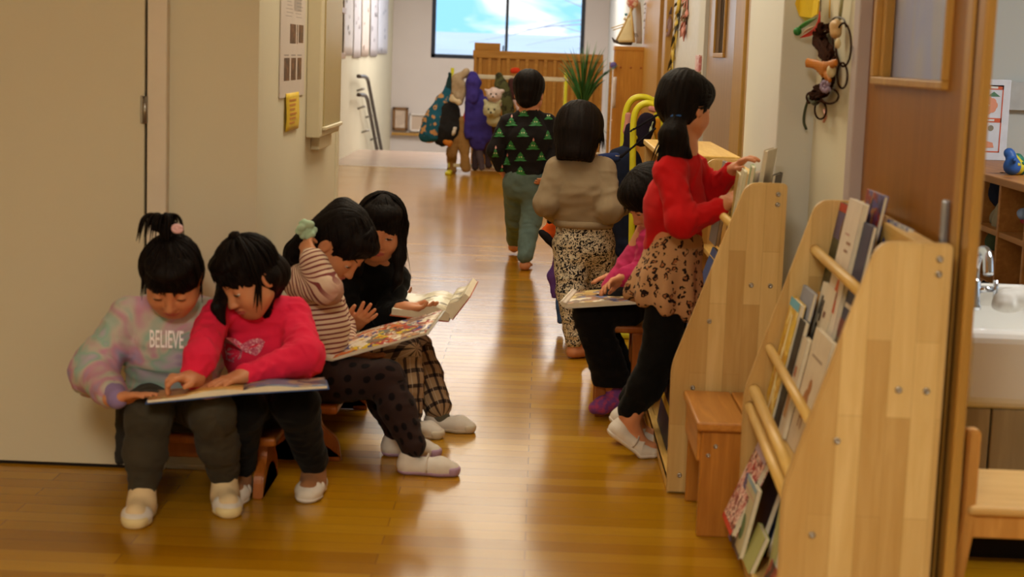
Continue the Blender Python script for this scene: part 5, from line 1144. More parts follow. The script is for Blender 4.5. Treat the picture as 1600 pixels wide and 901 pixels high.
def shoe(parent, heel, d, L=.16, w=.031, strap=True, col=M_SHOE, sole=None, pitch=0.0, opening=True, toe_col=None, high=False, yawn=0.0):
    """slip-on indoor shoe; pitch lifts the heel (radians)"""
    n = arr((0, 0, 1)); s = np.cross(d, n); toe = arr(heel)+d*L
    pl = L*.70; h0 = arr(heel)
    def T(a, o, z): return h0+d*a+s*o+n*z
    def bend(V):
        if pitch == 0: return V
        V = np.array(V, float); r = V-h0; a, o, z = r@d-pl, r@s, r[:, 2]
        w_ = np.clip(-a/.02, 0, 1); an = pitch*w_; x = np.where(a < 0, pl+a*np.cos(an)+z*np.sin(an), a+pl); zz = np.where(a < 0, -a*np.sin(an)+z*np.cos(an), z)
        return h0+np.outer(x, d)+np.outer(o, s)+np.outer(zz, n)
    def shape(S, g=0.0):
        S.cap(T(.028, 0, .028), T(.028, 0, .044), .027+g, .025+g, .012, sq=(s, 1.05)); S.cap(T(.028, 0, .022), T(L*.68, 0, .021), .026+g, w*.78+g, .014, sq=(s, 1.22)); S.cap(T(L*.66, 0, .022), T(L-.026, 0, .016), w*.80+g, .0205+g, .014, sq=(s, 1.30))
    S = SDF(); shape(S); S.cut(h0, -n)
    if opening: S.cap(T(.030, 0, .078), T(L*.55, 0, .060), .024, .017, .006, sq=(s, 1.15), op='s')
    V, Q = S.mesh(.003); sh = link_np('shoe', bend(V), Q, col, parent)
    if sole is not None:
        S = SDF(); shape(S, .0022); S.cut(h0-n*.0005, -n); S.cut(T(0, 0, .012), n); V, Q = S.mesh(.003); link_np('sole', bend(V), Q, sole, sh)
        if toe_col is not None:
            S = SDF(); shape(S, .0026); S.cut(T(L-.032, 0, .0), -d); S.cut(h0-n*.0005, -n); S.cut(T(0, 0, .026), n); V, Q = S.mesh(.003); link_np('toe_cap', bend(V), Q, toe_col, sh)
    if strap:
        bm = BM(); r = w*1.0
        pts = bend(np.array([T(L*.47, 0, .030)+s*(r*math.cos(q))*1.02+n*(.024*math.sin(q)-.006) for q in np.linspace(PI*-.12, PI*1.12, 13)]))
        add_tube(bm, list(pts), .0095, 8, flat=.28); obj('strap', bm, col, sh, rel=parent.location)
    return sh
def bone_uv(V, bones, chain=True):
    best = np.full(len(V), 9e9); al = np.zeros(len(V)); an = np.zeros(len(V)); bi = np.zeros(len(V))
    for i, (a, b, r) in enumerate(bones):
        a, b = arr(a), arr(b); ba = b-a; Ln = np.linalg.norm(ba); t = np.clip(((V-a)@ba)/Ln**2, -1.5, 2.5); rel = V-(a+np.clip(t, 0, 1)[:, None]*ba); dd = np.linalg.norm(rel, axis=1)-r
        s, u = frame(ba/Ln); g = np.arctan2(rel@u, rel@s); m = dd < best; best[m] = dd[m]; al[m] = (t*Ln)[m]; an[m] = g[m]; bi[m] = i
    st = np.zeros(len(bones), int); off = np.zeros(len(bones)); Ls = [np.linalg.norm(arr(b)-arr(a)) for a, b, r in bones]
    for i in range(1, len(bones)):
        if np.allclose(bones[i][0], bones[i-1][1], atol=.02): st[i] = st[i-1]; off[i] = off[i-1]+Ls[i-1]
        else: st[i] = i
    if chain:
        num, den = np.zeros(len(V)), np.zeros(len(V))
        for i, (a, b, r) in enumerate(bones):
            a, b = arr(a), arr(b); ba = b-a; t = ((V-a)@ba)/Ls[i]**2; dd = np.linalg.norm(V-(a+np.clip(t, 0, 1)[:, None]*ba), axis=1); w = np.where(st[bi.astype(int)] == st[i], 1/(np.maximum(dd-r*.6, .003))**2, 0); num += w*(off[i]+np.clip(t, -.4, 1.4)*Ls[i]); den += w
        al = num/np.maximum(den, 1e-9); bi = st[bi.astype(int)].astype(float)
    rr = np.array([b[2] for b in bones])[bi.astype(int)]
    return np.stack([an*rr, al+bi*.413], 1), al, an, bi
def garment(name, S, mat, parent, bones, h=.004, fold=.003, soft=.003, ff=34, seed=1, zuv=False):
    V, Q = S.mesh(h); N = vnormals(V, Q); uv, al, an, bi = bone_uv(V, bones)
    p = np.stack([al*ff+bi*9, np.cos(an)*1.1, np.sin(an)*1.1+bi*5], 1)
    d = fold*(1-2*np.abs(vnoise(p, seed)))*.6+fold*.5*vnoise(p*2.1, seed+4)+soft*vnoise(V*15, seed+8)+soft*.4*vnoise(V*40, seed+2)
    V = V+N*d[:, None]
    o = link_np(name, V, Q, mat, parent, uv)
    return o, V, Q
def bvh_of(V, Q): return BVHTree.FromPolygons([tuple(v) for v in V], [tuple(int(i) for i in q) for q in Q])
def proj(bv, x, y, off=.0015):
    d = Vector(nrm(_ray(x, y))); hit, n, i, dist = bv.ray_cast(Vector(CO)+d*2.5, d)
    return None if hit is None else arr(hit)-arr(d)*off
def decal(name, polys, bv, mats, parent, off=.0018):
    """printed shapes laid onto the cloth; polys: (material index, [(x, y)...])"""
    bm = BM()
    for mi, P in polys:
        c = proj(bv, sum(p[0] for p in P)/len(P), sum(p[1] for p in P)/len(P), off)
        q = [proj(bv, x, y, off) for x, y in P]
        if c is None or any(v is None for v in q): continue
        if max(np.linalg.norm(v-c) for v in q) > .12: continue
        vc = bm.verts.new(c); vs = [bm.verts.new(v) for v in q]
        for i in range(len(vs)): bm.faces.new((vc, vs[i], vs[(i+1) % len(vs)])).material_index = mi
    return obj(name, bm, mats, parent, rel=parent.location if parent.parent is None else parent.parent.location)

def ell_r(d, g=0.0):
    r = arr((.0775+g, .0905+g, .0865+g)); return 1/math.sqrt(((arr(d)/r)**2).sum())
HC = arr((0, -.007, .013))
def hair(parent, H, opening=(.104, -.048, .060, .074, .080), ears=False, extra=None, strands=(), grow=.0, seed=0, nape=-.10, h=.0035, ties=()):
    """cap of hair with a face opening; extra(S) adds tails, fringes; strands: list of (root dir, tip dir, lift, n, jitter)"""
    S = SDF(); hs = H.hs
    S.ell(H.L(*HC), [(q+grow)*hs for q in (.0775, .0905, .0865)], H.R)
    S.ell(H.L(0, -.028, -.035), [(q+grow)*hs for q in (.066, .058, .060)], H.R, .03)
    f_, u_, rs, rf, ru = opening
    S.ell(H.L(0, f_, u_), [rs*hs, rf*hs, ru*hs], H.R, .008, 's')
    if ears:
        for q in (-1, 1): S.ell(H.L(q*.084, .006, -.026), [.022*hs, .024*hs, .032*hs], H.R, .006, 's')
    if extra: extra(S)
    V, Q = S.mesh(h); N = vnormals(V, Q); P = H.loc(V)
    az = np.arctan2(P[:, 0], P[:, 1]-.0); d = vnoise(np.stack([az*16, P[:, 2]*8, np.hypot(P[:, 0], P[:, 1])*30], 1), seed)*.0022+vnoise(np.stack([az*40, P[:, 2]*10, P[:, 1]*20], 1), seed+1)*.0010
    V = V+N*d[:, None]*hs; o = link_np('hair', V, Q, M_HAIR, parent)
    bm = BM(); r_ = random.Random(seed+5)
    for d0, d1, lift, n_, jit, drop in strands:
        for k in range(n_):
            a = nrm(d0)+arr([r_.gauss(0, jit*.5) for _ in range(3)]); b = nrm(d1)+arr([r_.gauss(0, jit) for _ in range(3)]); a, b = nrm(a), nrm(b); om = math.acos(max(-.999, min(.999, float(a@b)))); pts = []
            g = lift+r_.uniform(-.001, .003)
            for q in range(9):
                s = q/8; v = (math.sin((1-s)*om)*a+math.sin(s*om)*b)/max(math.sin(om), 1e-4); rr = ell_r(nrm(v), g+.003*math.sin(s*PI)); pts.append(H.L(*(HC+nrm(v)*rr)))
            if drop:
                dn = arr((r_.gauss(0, .08), r_.gauss(0, .08), -1)); dl = drop*r_.uniform(.6, 1.15); last = pts[-1]
                for q in range(1, 5): pts.append(last+dn*dl*q/4+arr((0, 0, 0)))
            n2 = len(pts); add_tube(bm, pts, [max(.0005, .0034*hs*math.sin(PI*(.12+.86*i/(n2-1)))**.7) for i in range(n2)], 5, flat=.6)
    if len(bm.verts): obj('hair_strands', bm, M_HAIR, o, rel=parent.location)
    else: bm.free()
    return o
def ring(az, el): a, e = math.radians(az), math.radians(el); return (math.sin(a)*math.cos(e), math.cos(a)*math.cos(e), math.sin(e))
def face(parent, H, body_V, body_Q, gaze=None, open_=.5, brow=True, smile=0.0):
    rel = parent.location
    for q in (-1, 1):
        c = H.L(q*.030, .0665, -.013); hs = H.hs
        if open_ > 0:
            bm = BM(); bmesh.ops.create_uvsphere(bm, u_segments=18, v_segments=12, radius=.0140*hs, matrix=Matrix.Translation(Vector(c+H.F*.0016*hs)))
            g = nrm(H.F if gaze is None else gaze)
            for f in bm.faces:
                if nrm(arr(f.calc_center_median())-c-H.F*.0016*hs)@g > .80: f.material_index = 1
            # keep only the part seen between the lids
            kill = [f for f in bm.faces if abs((arr(f.calc_center_median())-c)@H.U) > .0050*open_*hs+.0012 or (arr(f.calc_center_median())-c)@H.F < .006*hs]
            bmesh.ops.delete(bm, geom=kill, context='FACES'); obj('eye', bm, [M_EYEW, M_IRIS], parent, smooth=True, rel=rel)
        bm = BM(); pts = []
        for k in range(9):
            s = -1+k/4; z = .0045*open_*(1-s*s)+(-.0035 if open_ == 0 else .0008)-.0015*abs(s)
            pts.append(c+H.S*s*.0125*hs+H.U*z*hs+H.F*(math.sqrt(max(.0149**2-(s*.0125)**2-z*z, 1e-6))+.0006)*hs)
        add_tube(bm, pts, [.0006]+[.0013*hs]*7+[.0006], 5); obj('eyelash', bm, M_HAIR, parent, rel=rel)
        if brow:
            bv = None; bm = BM(); pts = []
            for k in range(7):
                s = k/6; a = H.L(q*(.014+.032*s), .088-.016*s*s-.004*s, .010+.006*math.sin(s*PI*.8)); pts.append(a)
            pts2 = []
            tr_ = face.bvh
            for a in pts:
                d = Vector(-H.F); hit, n, i, ds = tr_.ray_cast(Vector(a+H.F*.05), d); pts2.append(arr(hit)+H.F*.0008 if hit is not None else a)
            add_tube(bm, pts2, [.0012, .0022, .0024, .0024, .0022, .0016, .0008], 5, flat=.5); obj('eyebrow', bm, M_HAIR, parent, rel=rel)
def make_body(parent, B, H, h=.003, lips=True):
    V, Q = B.mesh(h); P = H.loc(V[Q].mean(1))
    lip = (np.abs(P[:, 0]) < .022) & (P[:, 1] > .074) & (np.abs(P[:, 2]+.068) < .0105-.3*np.abs(P[:, 0])*.9) if lips else np.zeros(len(Q), bool)
    o = link_np('body', V, Q, [M_SKIN, M_LIP], parent, midx=lip.astype(int)); face.bvh = bvh_of(V, Q) if lips else None
    return o, V, Q
def limb(B, a, b, c, r): B.cap(a, b, r[0], r[1], .02); B.cap(b, c, r[1], r[2], .015)
def person(label, loc): return thing('person', label, 'person', loc)
def fab(name, fn, rough=.9):
    t = NT(name, rough, .12); t.b.inputs['Sheen Weight'].default_value = .04; c = fn(t); t.col(c)
    b = t.noise(t.coords('Object'), 420, 2); t.bump(b.outputs['Fac'], .10, .0015); return t.m
def solid(c, v=.10):
    def f(t):
        n_ = t.noise(t.coords('Object'), 18, 3); return t.ramp(n_.outputs['Fac'], [(.3, tuple(x*(1-v) for x in c[:3])+(1,)), (.7, tuple(min(1, x*(1+v)) for x in c[:3])+(1,))])
    return f
XA = (1, 0, 0)
SOLE_L = plain('lilac_rubber', srgb(176, 146, 176), .6, .3, var=.04); SOLE_C = plain('cream_rubber', srgb(222, 202, 150), .6, .3, var=.04)
CHINST = ((-.1, 1, .8), )
# strands that run from the crown down to the hairline
def crown_strands(n=9, lift=.002, drop=0.0, front=True, back=True, top=(0, -.25, 1)):
    o = []
    for az in range(-180, 180, 24):
        if not front and abs(az) < 60: continue
        if not back and abs(az) > 110: continue
        el = 16 if abs(az) < 40 else (-8 if abs(az) < 80 else -28)
        o.append((top, ring(az, el), lift, n, .09, drop))
    return o
def to_tie(tie, n=8, lift=.002):
    o = []
    for az in range(-180, 180, 24): o.append((tie, ring(az, 24 if abs(az) < 40 else (-6 if abs(az) < 90 else -30)), lift, n, .08, 0))
    return o

# ------------------------------------------------------------------ girl in the pastel BELIEVE sweatshirt
G = person('girl with high ponytail in pastel sweatshirt lettered BELIEVE, reading on the bench', (-.86, 4.1, 0))
H = Head(J(269, 427, 3.96), (.06, -.72, -.69), .91)
B = SDF(); H.build(B)
nb = J(262, 487, 4.06); B.cap(H.L(0, -.02, -.06), nb, .036, .038, .02)
B.cap(J(262, 605, 4.13), J(260, 530, 4.10), .07, .07, .02, sq=(XA, 1.25)); B.cap(J(260, 530, 4.10), nb, .07, .045, .02, sq=(XA, 1.3))
wr = J(181, 622, 3.83); B.cap(J(195, 492, 4.05), J(143, 580, 3.98), .03, .026, .02); B.cap(J(143, 580, 3.98), wr, .026, .018, .02); hand(B, wr, J(246, 612, 3.80)-wr, (.15, -.25, -1), 1, (.10, .08, .10, .16), .95)
wl = J(318, 612, 3.88); B.cap(J(312, 492, 4.08), J(318, 572, 4.07), .03, .026); B.cap(J(318, 572, 4.07), wl, .026, .018); hand(B, wl, J(345, 622, 3.80)-wl, (-.1, 0, 1), -1, (.2, .2, .2, .2), .9)
fr, fl2 = FZ(206, 829), FZ(360, 812); dR, dL = nrm((.02, -1, 0)), nrm((.33, -1, 0)); L_ = .155
hR, hL = fr-dR*L_, fl2-dL*L_
aR, aL = hR+dR*.035+arr((0, 0, .075)), hL+dL*.035+arr((0, 0, .075))
kR, kL = J(232, 648, 3.87), J(332, 645, 3.89)
for hp, k, a in ((J(236, 620, 4.12), kR, aR), (J(296, 620, 4.13), kL, aL)): limb(B, hp, k, a, (.05, .04, .026))
o, V, Q = make_body(G, B, H); face(G, H, V, Q, gaze=(0, -.4, -1), open_=.12)
tie = H.L(.012, -.045, .105)
def ex(S):
    S.ell(H.L(.0, .030, .070), [q*H.hs for q in (.060, .052, .024)], H.R, .02)
    S.cap(tie, tie+arr((0, .0, .014)), .013, .013, .01)
    for d, r in (((-.020, 0, .022), .009), ((.020, .01, .012), .010), ((-.030, .0, .006), .006), ((.002, .02, .024), .009)): S.cap(tie+arr((0, 0, .012)), tie+arr(d)+arr((0, 0, .01)), .010, r, .008)
hair(G, H, (.110, -.052, .056, .080, .074), extra=ex, strands=to_tie(nrm((.1, -.42, 1)), 10)+[((0, .5, .9), ring(a_, 2), .004, 7, .06, .0) for a_ in (-38, -22, -8, 8, 24, 38)]+[((.1, -.42, 1), ring(-78, -20), .005, 6, .08, .045), ((.1, -.42, 1), ring(74, -20), .005, 6, .08, .045)], seed=1)
bm = BM(); r_ = random.Random(1)
for k in range(34):
    a_ = r_.uniform(0, 2*PI); d = arr((math.cos(a_)*.050*r_.uniform(.6, 1.1)-.010, math.sin(a_)*.03, .0)); q = tie+arr((0, 0, .02)); add_tube(bm, spline([q, q+d*.45+arr((0, 0, .03)), q+d*.9+arr((0, 0, .016)), q+d*1.1+arr((0, 0, -.022-r_.random()*.02))], 4), [.003]*9+[.0025, .002, .0012, .0006], 5)
obj('ponytail_strands', bm, M_HAIR, G, rel=G.location)
bm = BM(); c = J(277, 357, 3.90); add_tube(bm, [c+arr((.011*math.cos(q), 0, .008*math.sin(q))) for q in np.linspace(0, 2*PI, 13)], .0045, 8); bmesh.ops.create_uvsphere(bm, u_segments=12, v_segments=8, radius=.0065, matrix=Matrix.Translation(Vector(c))); obj('hair_tie', bm, ink(222, 180, 186), G, rel=G.location, smooth=True)
def tiedye(t):
    v = t.coords('Object'); a = t.noise(v, 7.5, 2, .5, 1.2)
    return t.ramp(a.outputs['Fac'], [(.28, srgb(132, 112, 168)), (.38, srgb(180, 166, 184)), (.46, srgb(146, 178, 166)), (.52, srgb(186, 178, 168)), (.60, srgb(190, 142, 164)), (.70, srgb(160, 144, 180)), (.8, srgb(124, 156, 158))])
M_TIE = fab('pastel_fleece', tiedye)
S = SDF(); S.cap(J(259, 604, 4.10), J(259, 540, 4.08), .080, .084, .03, sq=(XA, 1.24)); S.cap(J(259, 540, 4.08), J(261, 492, 4.07), .084, .062, .03, sq=(XA, 1.22))
S.cap(J(205, 492, 4.06), J(318, 492, 4.07), .040, .040, .03); S.cap(J(200, 494, 4.05), J(146, 580, 3.98), .045, .055, .025); S.cap(J(146, 580, 3.98), J(176, 616, 3.86), .055, .036, .025)
S.cap(J(314, 494, 4.08), J(316, 572, 4.07), .045, .046, .025); S.cap(J(316, 572, 4.07), J(318, 606, 3.98), .044, .030, .025)
S.cap(nb+arr((0, -.005, -.012)), nb+arr((0, -.012, .018)), .050, .043, .012)
o, V, Q = garment('sweatshirt', S, M_TIE, G, [(J(259, 604, 4.1), J(261, 492, 4.07), .09), (J(200, 494, 4.05), J(146, 580, 3.98), .05), (J(146, 580, 3.98), J(176, 616, 3.86), .045), (J(314, 494, 4.08), J(316, 572, 4.07), .045)], fold=.005, soft=.0018, seed=3)
bv = bvh_of(V, Q)
cu = bpy.data.curves.new('lettering', 'FONT'); cu.body = 'BELIEVE'; cu.size = 1.0; cu.offset = .012; cu.resolution_u = 3; to = bpy.data.objects.new('lettering', cu); COL.objects.link(to)
dg = bpy.context.evaluated_depsgraph_get(); tm = bpy.data.meshes.new_from_object(to.evaluated_get(dg)); bpy.data.objects.remove(to); bm = BM(); bm.from_mesh(tm); bpy.data.meshes.remove(tm)
bmesh.ops.triangulate(bm, faces=bm.faces)
xs = [v.co.x for v in bm.verts]; ys = [v.co.y for v in bm.verts]; x0_, x1_, y1_ = min(xs), max(xs), max(ys)
ok = True
for v in bm.verts:
    u, w_ = (v.co.x-x0_)/(x1_-x0_), v.co.y/y1_; p = proj(bv, 234+u*53, 543-w_*27-(u-.5)*(-2), .0055)
    v.co = Vector(p) if p is not None else Vector((0, 0, 0))
obj('lettering', bm, ink(250, 240, 244), G, rel=G.location)
M_LIL = fab('lilac_rib', solid(srgb(142, 122, 168)))
S = SDF(); S.cap(J(176, 612, 3.86), J(183, 622, 3.825), .031, .026, .01); V, Q = S.mesh(.003); link_np('cuff', V, Q, M_LIL, G)
M_GREY = fab('dark_grey_leggings', solid(srgb(62, 57, 47), .12))
S = SDF(); S.cap(J(262, 622, 4.13), J(262, 604, 4.13), .082, .08, .02, sq=(XA, 1.2))
for hp, k, a in ((J(236, 628, 4.12), kR, aR), (J(298, 626, 4.13), kL, aL)): S.cap(hp, k, .062, .055, .02); S.cap(k, (k+a)/2, .054, .050, .02); S.cap((k+a)/2, a+arr((0, 0, .006)), .050, .036, .02)
garment('leggings', S, M_GREY, G, [(J(236, 620, 4.12), kR, .06), (kR, aR, .05), (J(296, 620, 4.13), kL, .06), (kL, aL, .05)], fold=.0035, soft=.002, seed=4)
S = SDF(); S.cap(J(205, 640, 4.06), J(190, 716, 4.04), .034, .014, .02, sq=((0, 1, 0), 1.8)); S.cap(J(215, 640, 4.08), J(200, 690, 4.07), .03, .02, .02); S.cap(J(230, 628, 4.12), J(300, 628, 4.13), .075, .075, .02)
garment('skirt', S, fab('charcoal_jersey', solid(srgb(48, 46, 44))), G, [(J(205, 640, 4.06), J(190, 716, 4.04), .03)], fold=.005, soft=.0018, seed=5)
M_SOCK = fab('cream_sock', solid(srgb(214, 190, 150)))
for hh, d, a in ((hR, dR, aR), (hL, dL, aL)):
    S = SDF(); S.cap(a+arr((0, 0, .012)), hh+d*.05+arr((0, 0, .035)), .033, .034, .02); S.cap(hh+d*.05+arr((0, 0, .035)), hh+d*.11+arr((0, 0, .028)), .032, .028, .015); V, Q = S.mesh(.004); link_np('sock', V, Q, M_SOCK, G)
    shoe(G, hh, d, L_, .034, strap=False, sole=SOLE_C, toe_col=SOLE_C)

# ------------------------------------------------------------------ girl in the pink sweatshirt
G = person('girl in hot pink sweatshirt with glitter butterfly, pointing into the shared book', (-.66, 4.2, 0))
H = Head(J(386, 426, 4.07), (-.55, -.60, -.58), .92, roll=-6)
B = SDF(); H.build(B)
nb = J(397, 484, 4.15); B.cap(H.L(0, -.02, -.06), nb, .036, .040, .02)
B.cap(J(420, 605, 4.22), J(410, 530, 4.19), .07, .07, .02, sq=(XA, 1.2)); B.cap(J(410, 530, 4.19), nb, .07, .045, .02, sq=(XA, 1.3))
wr = J(301, 592, 3.86); B.cap(J(335, 490, 4.08), J(314, 562, 3.90), .03, .026); B.cap(J(314, 562, 3.90), wr, .026, .018); hand(B, wr, J(262, 588, 3.80)-wr, (-.1, -.2, -1), 1, (.35, .75, .9, .95), .95)
wl = J(380, 588, 3.93); B.cap(J(458, 490, 4.17), J(480, 562, 4.03), .03, .026); B.cap(J(480, 562, 4.03), wl, .026, .018); hand(B, wl, J(328, 600, 3.84)-wl, (-.1, -.15, -1), -1, (.14, .10, .12, .2), .95)
f1, f2 = FZ(363, 793), FZ(476, 788); d1, d2 = nrm((.03, -1, 0)), nrm((-.06, -1, 0)); L_ = .158; h1, h2 = f1-d1*L_, f2-d2*L_
a1, a2 = h1+d1*.035+arr((0, 0, .07)), h2+d2*.035+arr((0, 0, .07)); k1, k2 = J(378, 640, 3.98), J(462, 632, 4.02)
for hp, k, a in ((J(395, 620, 4.22), k1, a1), (J(452, 618, 4.23), k2, a2)): limb(B, hp, k, a, (.05, .04, .028))
o, V, Q = make_body(G, B, H); face(G, H, V, Q, gaze=(-.3, -.3, -1), open_=.18)
def ex(S):
    S.ell(H.L(.0, .034, .068), [q*H.hs for q in (.058, .050, .024)], H.R, .02); S.ell(H.L(.0, -.03, .104), [q*H.hs for q in (.018, .016, .012)], H.R, .01)
    S.cap(H.L(.066, .025, .0), J(341, 480, 4.0), .022, .016, .015); S.cap(J(341, 480, 4.0), J(350, 514, 4.0), .018, .006, .012)
    S.cap(H.L(-.06, -.02, -.03), J(416, 490, 4.10), .024, .012, .015); S.cap(H.L(.0, -.06, -.05), J(395, 480, 4.2), .05, .04, .02)
hair(G, H, (.108, -.050, .054, .080, .072), extra=ex, strands=to_tie(nrm((0, -.3, 1)), 10)+[((0, .5, .9), ring(a_, 8), .004, 6, .06, .0) for a_ in (-36, -20, -6, 10, 24, 40)]+[((0, -.3, 1), ring(70, -12), .006, 8, .07, .085), ((0, -.3, 1), ring(-66, -22), .006, 8, .07, .06)], seed=2)
M_PINK = fab('hot_pink_fleece', solid(srgb(226, 40, 76), .06))
S = SDF(); S.cap(J(418, 600, 4.20), J(412, 540, 4.18), .082, .086, .03, sq=(XA, 1.16)); S.cap(J(412, 540, 4.18), J(400, 492, 4.16), .086, .062, .03, sq=(XA, 1.2))
S.cap(J(342, 492, 4.10), J(455, 490, 4.17), .038, .042, .03); S.cap(J(335, 494, 4.06), J(313, 560, 3.90), .040, .038, .02); S.cap(J(313, 560, 3.90), J(300, 590, 3.87), .038, .026, .02)
S.cap(J(457, 494, 4.17), J(478, 556, 4.05), .044, .046, .02); S.cap(J(478, 558, 4.05), J(386, 588, 3.94), .046, .030, .02); S.cap(nb+arr((0, 0, -.01)), nb+arr((0, -.006, .014)), .050, .043, .012)
S.cap(J(472, 586, 4.08), J(474, 612, 4.06), .022, .012, .015)
o, V, Q = garment('sweatshirt', S, M_PINK, G, [(J(418, 600, 4.2), J(400, 492, 4.16), .09), (J(335, 494, 4.06), J(313, 560, 3.90), .04), (J(313, 560, 3.90), J(300, 590, 3.87), .03), (J(457, 494, 4.17), J(478, 556, 4.05), .045), (J(478, 558, 4.05), J(386, 588, 3.94), .04)], fold=.005, soft=.0018, seed=13)
bv = bvh_of(V, Q)
def glit(t):
    vo = t.n('ShaderNodeTexVoronoi'); vo.inputs['Scale'].default_value = 330; t.l(t.coords('Object'), vo.inputs['Vector']); return t.ramp(t.sep(vo.outputs['Color'])[0], [(0, srgb(200, 90, 120)), (.5, srgb(220, 130, 150)), (.8, srgb(236, 190, 196))], 'CONSTANT')
wing = [(350, 536), (352, 527), (366, 528), (378, 537), (392, 530), (406, 528), (414, 533), (408, 548), (400, 556), (396, 568), (384, 572), (376, 560), (364, 566), (353, 562), (352, 550)]
pol = []
for i in range(len(wing)):
    a, b = wing[i], wing[(i+1) % len(wing)]; c = (379, 548); n_ = 3
    for k in range(n_):
        for m in range(k+1):
            pass
    pol.append((0, [c, a, b]))
decal('glitter_print', pol, bv, [fab('pink_glitter', glit, .4)], G, .0025)
M_BLKP = fab('black_trousers', solid(srgb(12, 11, 11), .15))
S = SDF(); S.cap(J(424, 620, 4.22), J(424, 606, 4.22), .08, .08, .02, sq=(XA, 1.2))
for hp, k, a in ((J(398, 624, 4.22), k1, a1), (J(452, 622, 4.23), k2, a2)): S.cap(hp, k, .062, .056, .02); S.cap(k, a*.9+k*.1, .055, .040, .02)
garment('trousers', S, M_BLKP, G, [(k1, a1, .045), (k2, a2, .045)], fold=.0035, soft=.002, seed=14)
M_SOCKB = fab('brown_ankle_sock', solid(srgb(150, 104, 70)))
for hh, d, a in ((h1, d1, a1), (h2, d2, a2)):
    S = SDF(); S.cap(a+arr((0, 0, .022)), hh+d*.05+arr((0, 0, .035)), .031, .032, .02); S.cap(hh+d*.05+arr((0, 0, .035)), hh+d*.11+arr((0, 0, .028)), .030, .027, .015); V, Q = S.mesh(.004); link_np('sock', V, Q, M_SOCKB, G)
    sh = shoe(G, hh, d, L_, .033, sole=plain('white_rubber', srgb(220, 214, 210), .6, .3, var=.03), toe_col=None)
    c = hh+d*(L_*.80)+arr((0, 0, .040)); sd = np.cross(d, (0, 0, 1)); bm = BM(); add_grid(bm, lambda u, v: c+sd*(u-.5)*.05+d*(v-.5)*.022+arr((0, 0, .004-.030*((u-.5)*1.2)**2-.012*(v+.1))), 6, 3); thicken(bm, .001); obj('name_patch', bm, ink(176, 160, 200), sh, rel=G.location)

# ------------------------------------------------------------------ girl in the striped top
G = person('girl in striped top with mint scrunchie, hand raised to her ponytail', (-.58, 4.6, 0))
H = Head(J(536, 378, 4.58), (.56, -.28, -.78), .95, roll=6)
B = SDF(); H.build(B)
nb = J(496, 428, 4.60); B.cap(H.L(0, -.02, -.06), nb, .038, .040, .02)
YA = (0, 1, 0)
B.cap(J(503, 580, 4.62), J(502, 500, 4.62), .068, .068, .02, sq=(YA, 1.2)); B.cap(J(502, 500, 4.62), nb, .066, .045, .02, sq=(YA, 1.3))
wr = J(485, 402, 4.48); el = J(512, 452, 4.46); B.cap(J(466, 440, 4.53), el, .032, .027, .02); B.cap(el, wr, .027, .019, .02); hand(B, wr, J(478, 382, 4.51)-wr, (.25, .9, .1), 1, (.75, .8, .85, .9), .9, thumb=.3)
wl = J(548, 548, 4.66); B.cap(J(505, 440, 4.72), J(535, 510, 4.74), .03, .026); B.cap(J(535, 510, 4.74), wl, .026, .018); hand(B, wl, (1, -.2, -.2), (0, 0, 1), -1, (.2, .2, .2, .2), .9)
tn = FZ(721, 743); dn = nrm((1, -.05, 0)); Ln = .178; hn = tn-dn*Ln; tf = FZ(692, 714); df = nrm((1, -.02, 0)); Lf = .178; hf = tf-df*Lf
an = hn+dn*.042+arr((0, 0, .075)); af = hf+df*.042+arr((0, 0, .075)); kn_, kf = J(602, 592, 4.50), J(588, 588, 4.66)
for hp, k, a in ((J(508, 590, 4.55), kn_, an), (J(508, 590, 4.68), kf, af)): limb(B, hp, k, a, (.055, .042, .029))
o, V, Q = make_body(G, B, H); face(G, H, V, Q, gaze=(.5, -.2, -1), open_=.15)
tie = J(482, 362, 4.56)
def ex(S):
    S.ell(H.L(.0, .040, .062), [q*H.hs for q in (.062, .050, .028)], H.R, .02); S.ell(H.L(0, -.035, .03), [q*H.hs for q in (.078, .066, .076)], H.R, .02); S.cap(H.L(0, -.075, .05), tie, .040, .020, .02)
    S.cap(tie, J(462, 392, 4.60), .024, .030, .015); S.cap(J(462, 392, 4.60), J(441, 420, 4.64), .030, .014, .015)
    S.cap(H.L(-.05, .05, .055), H.L(-.062, .068, .02), .014, .006, .012); S.cap(H.L(.05, .05, .055), H.L(.062, .068, .02), .014, .006, .012)
hair(G, H, (.114, -.048, .066, .086, .082), ears=True, extra=ex, strands=to_tie(nrm((0, -1, .45)), 12)+[((0, .3, 1), ring(a_, 22), .006, 8, .07, .0) for a_ in (-44, -28, -12, 4, 20, 36, 50)], seed=3)
S = SDF(); r_ = random.Random(6)
S.ell(tie+arr((-.002, -.024, .008)), (.018, .014, .018))
for k in range(15):
    a_ = k*2.4; q_ = .010+.014*r_.random(); S.ell(tie+arr((q_*math.cos(a_)-.002, -.030+.010*r_.uniform(-1, 1), q_*math.sin(a_)+.008)), (.011, .010, .008+.004*r_.random()), k=.0025)
V, Q = S.mesh(.003); link_np('scrunchie', V, Q, fab('mint_ruffle', solid(srgb(176, 204, 176))), G)
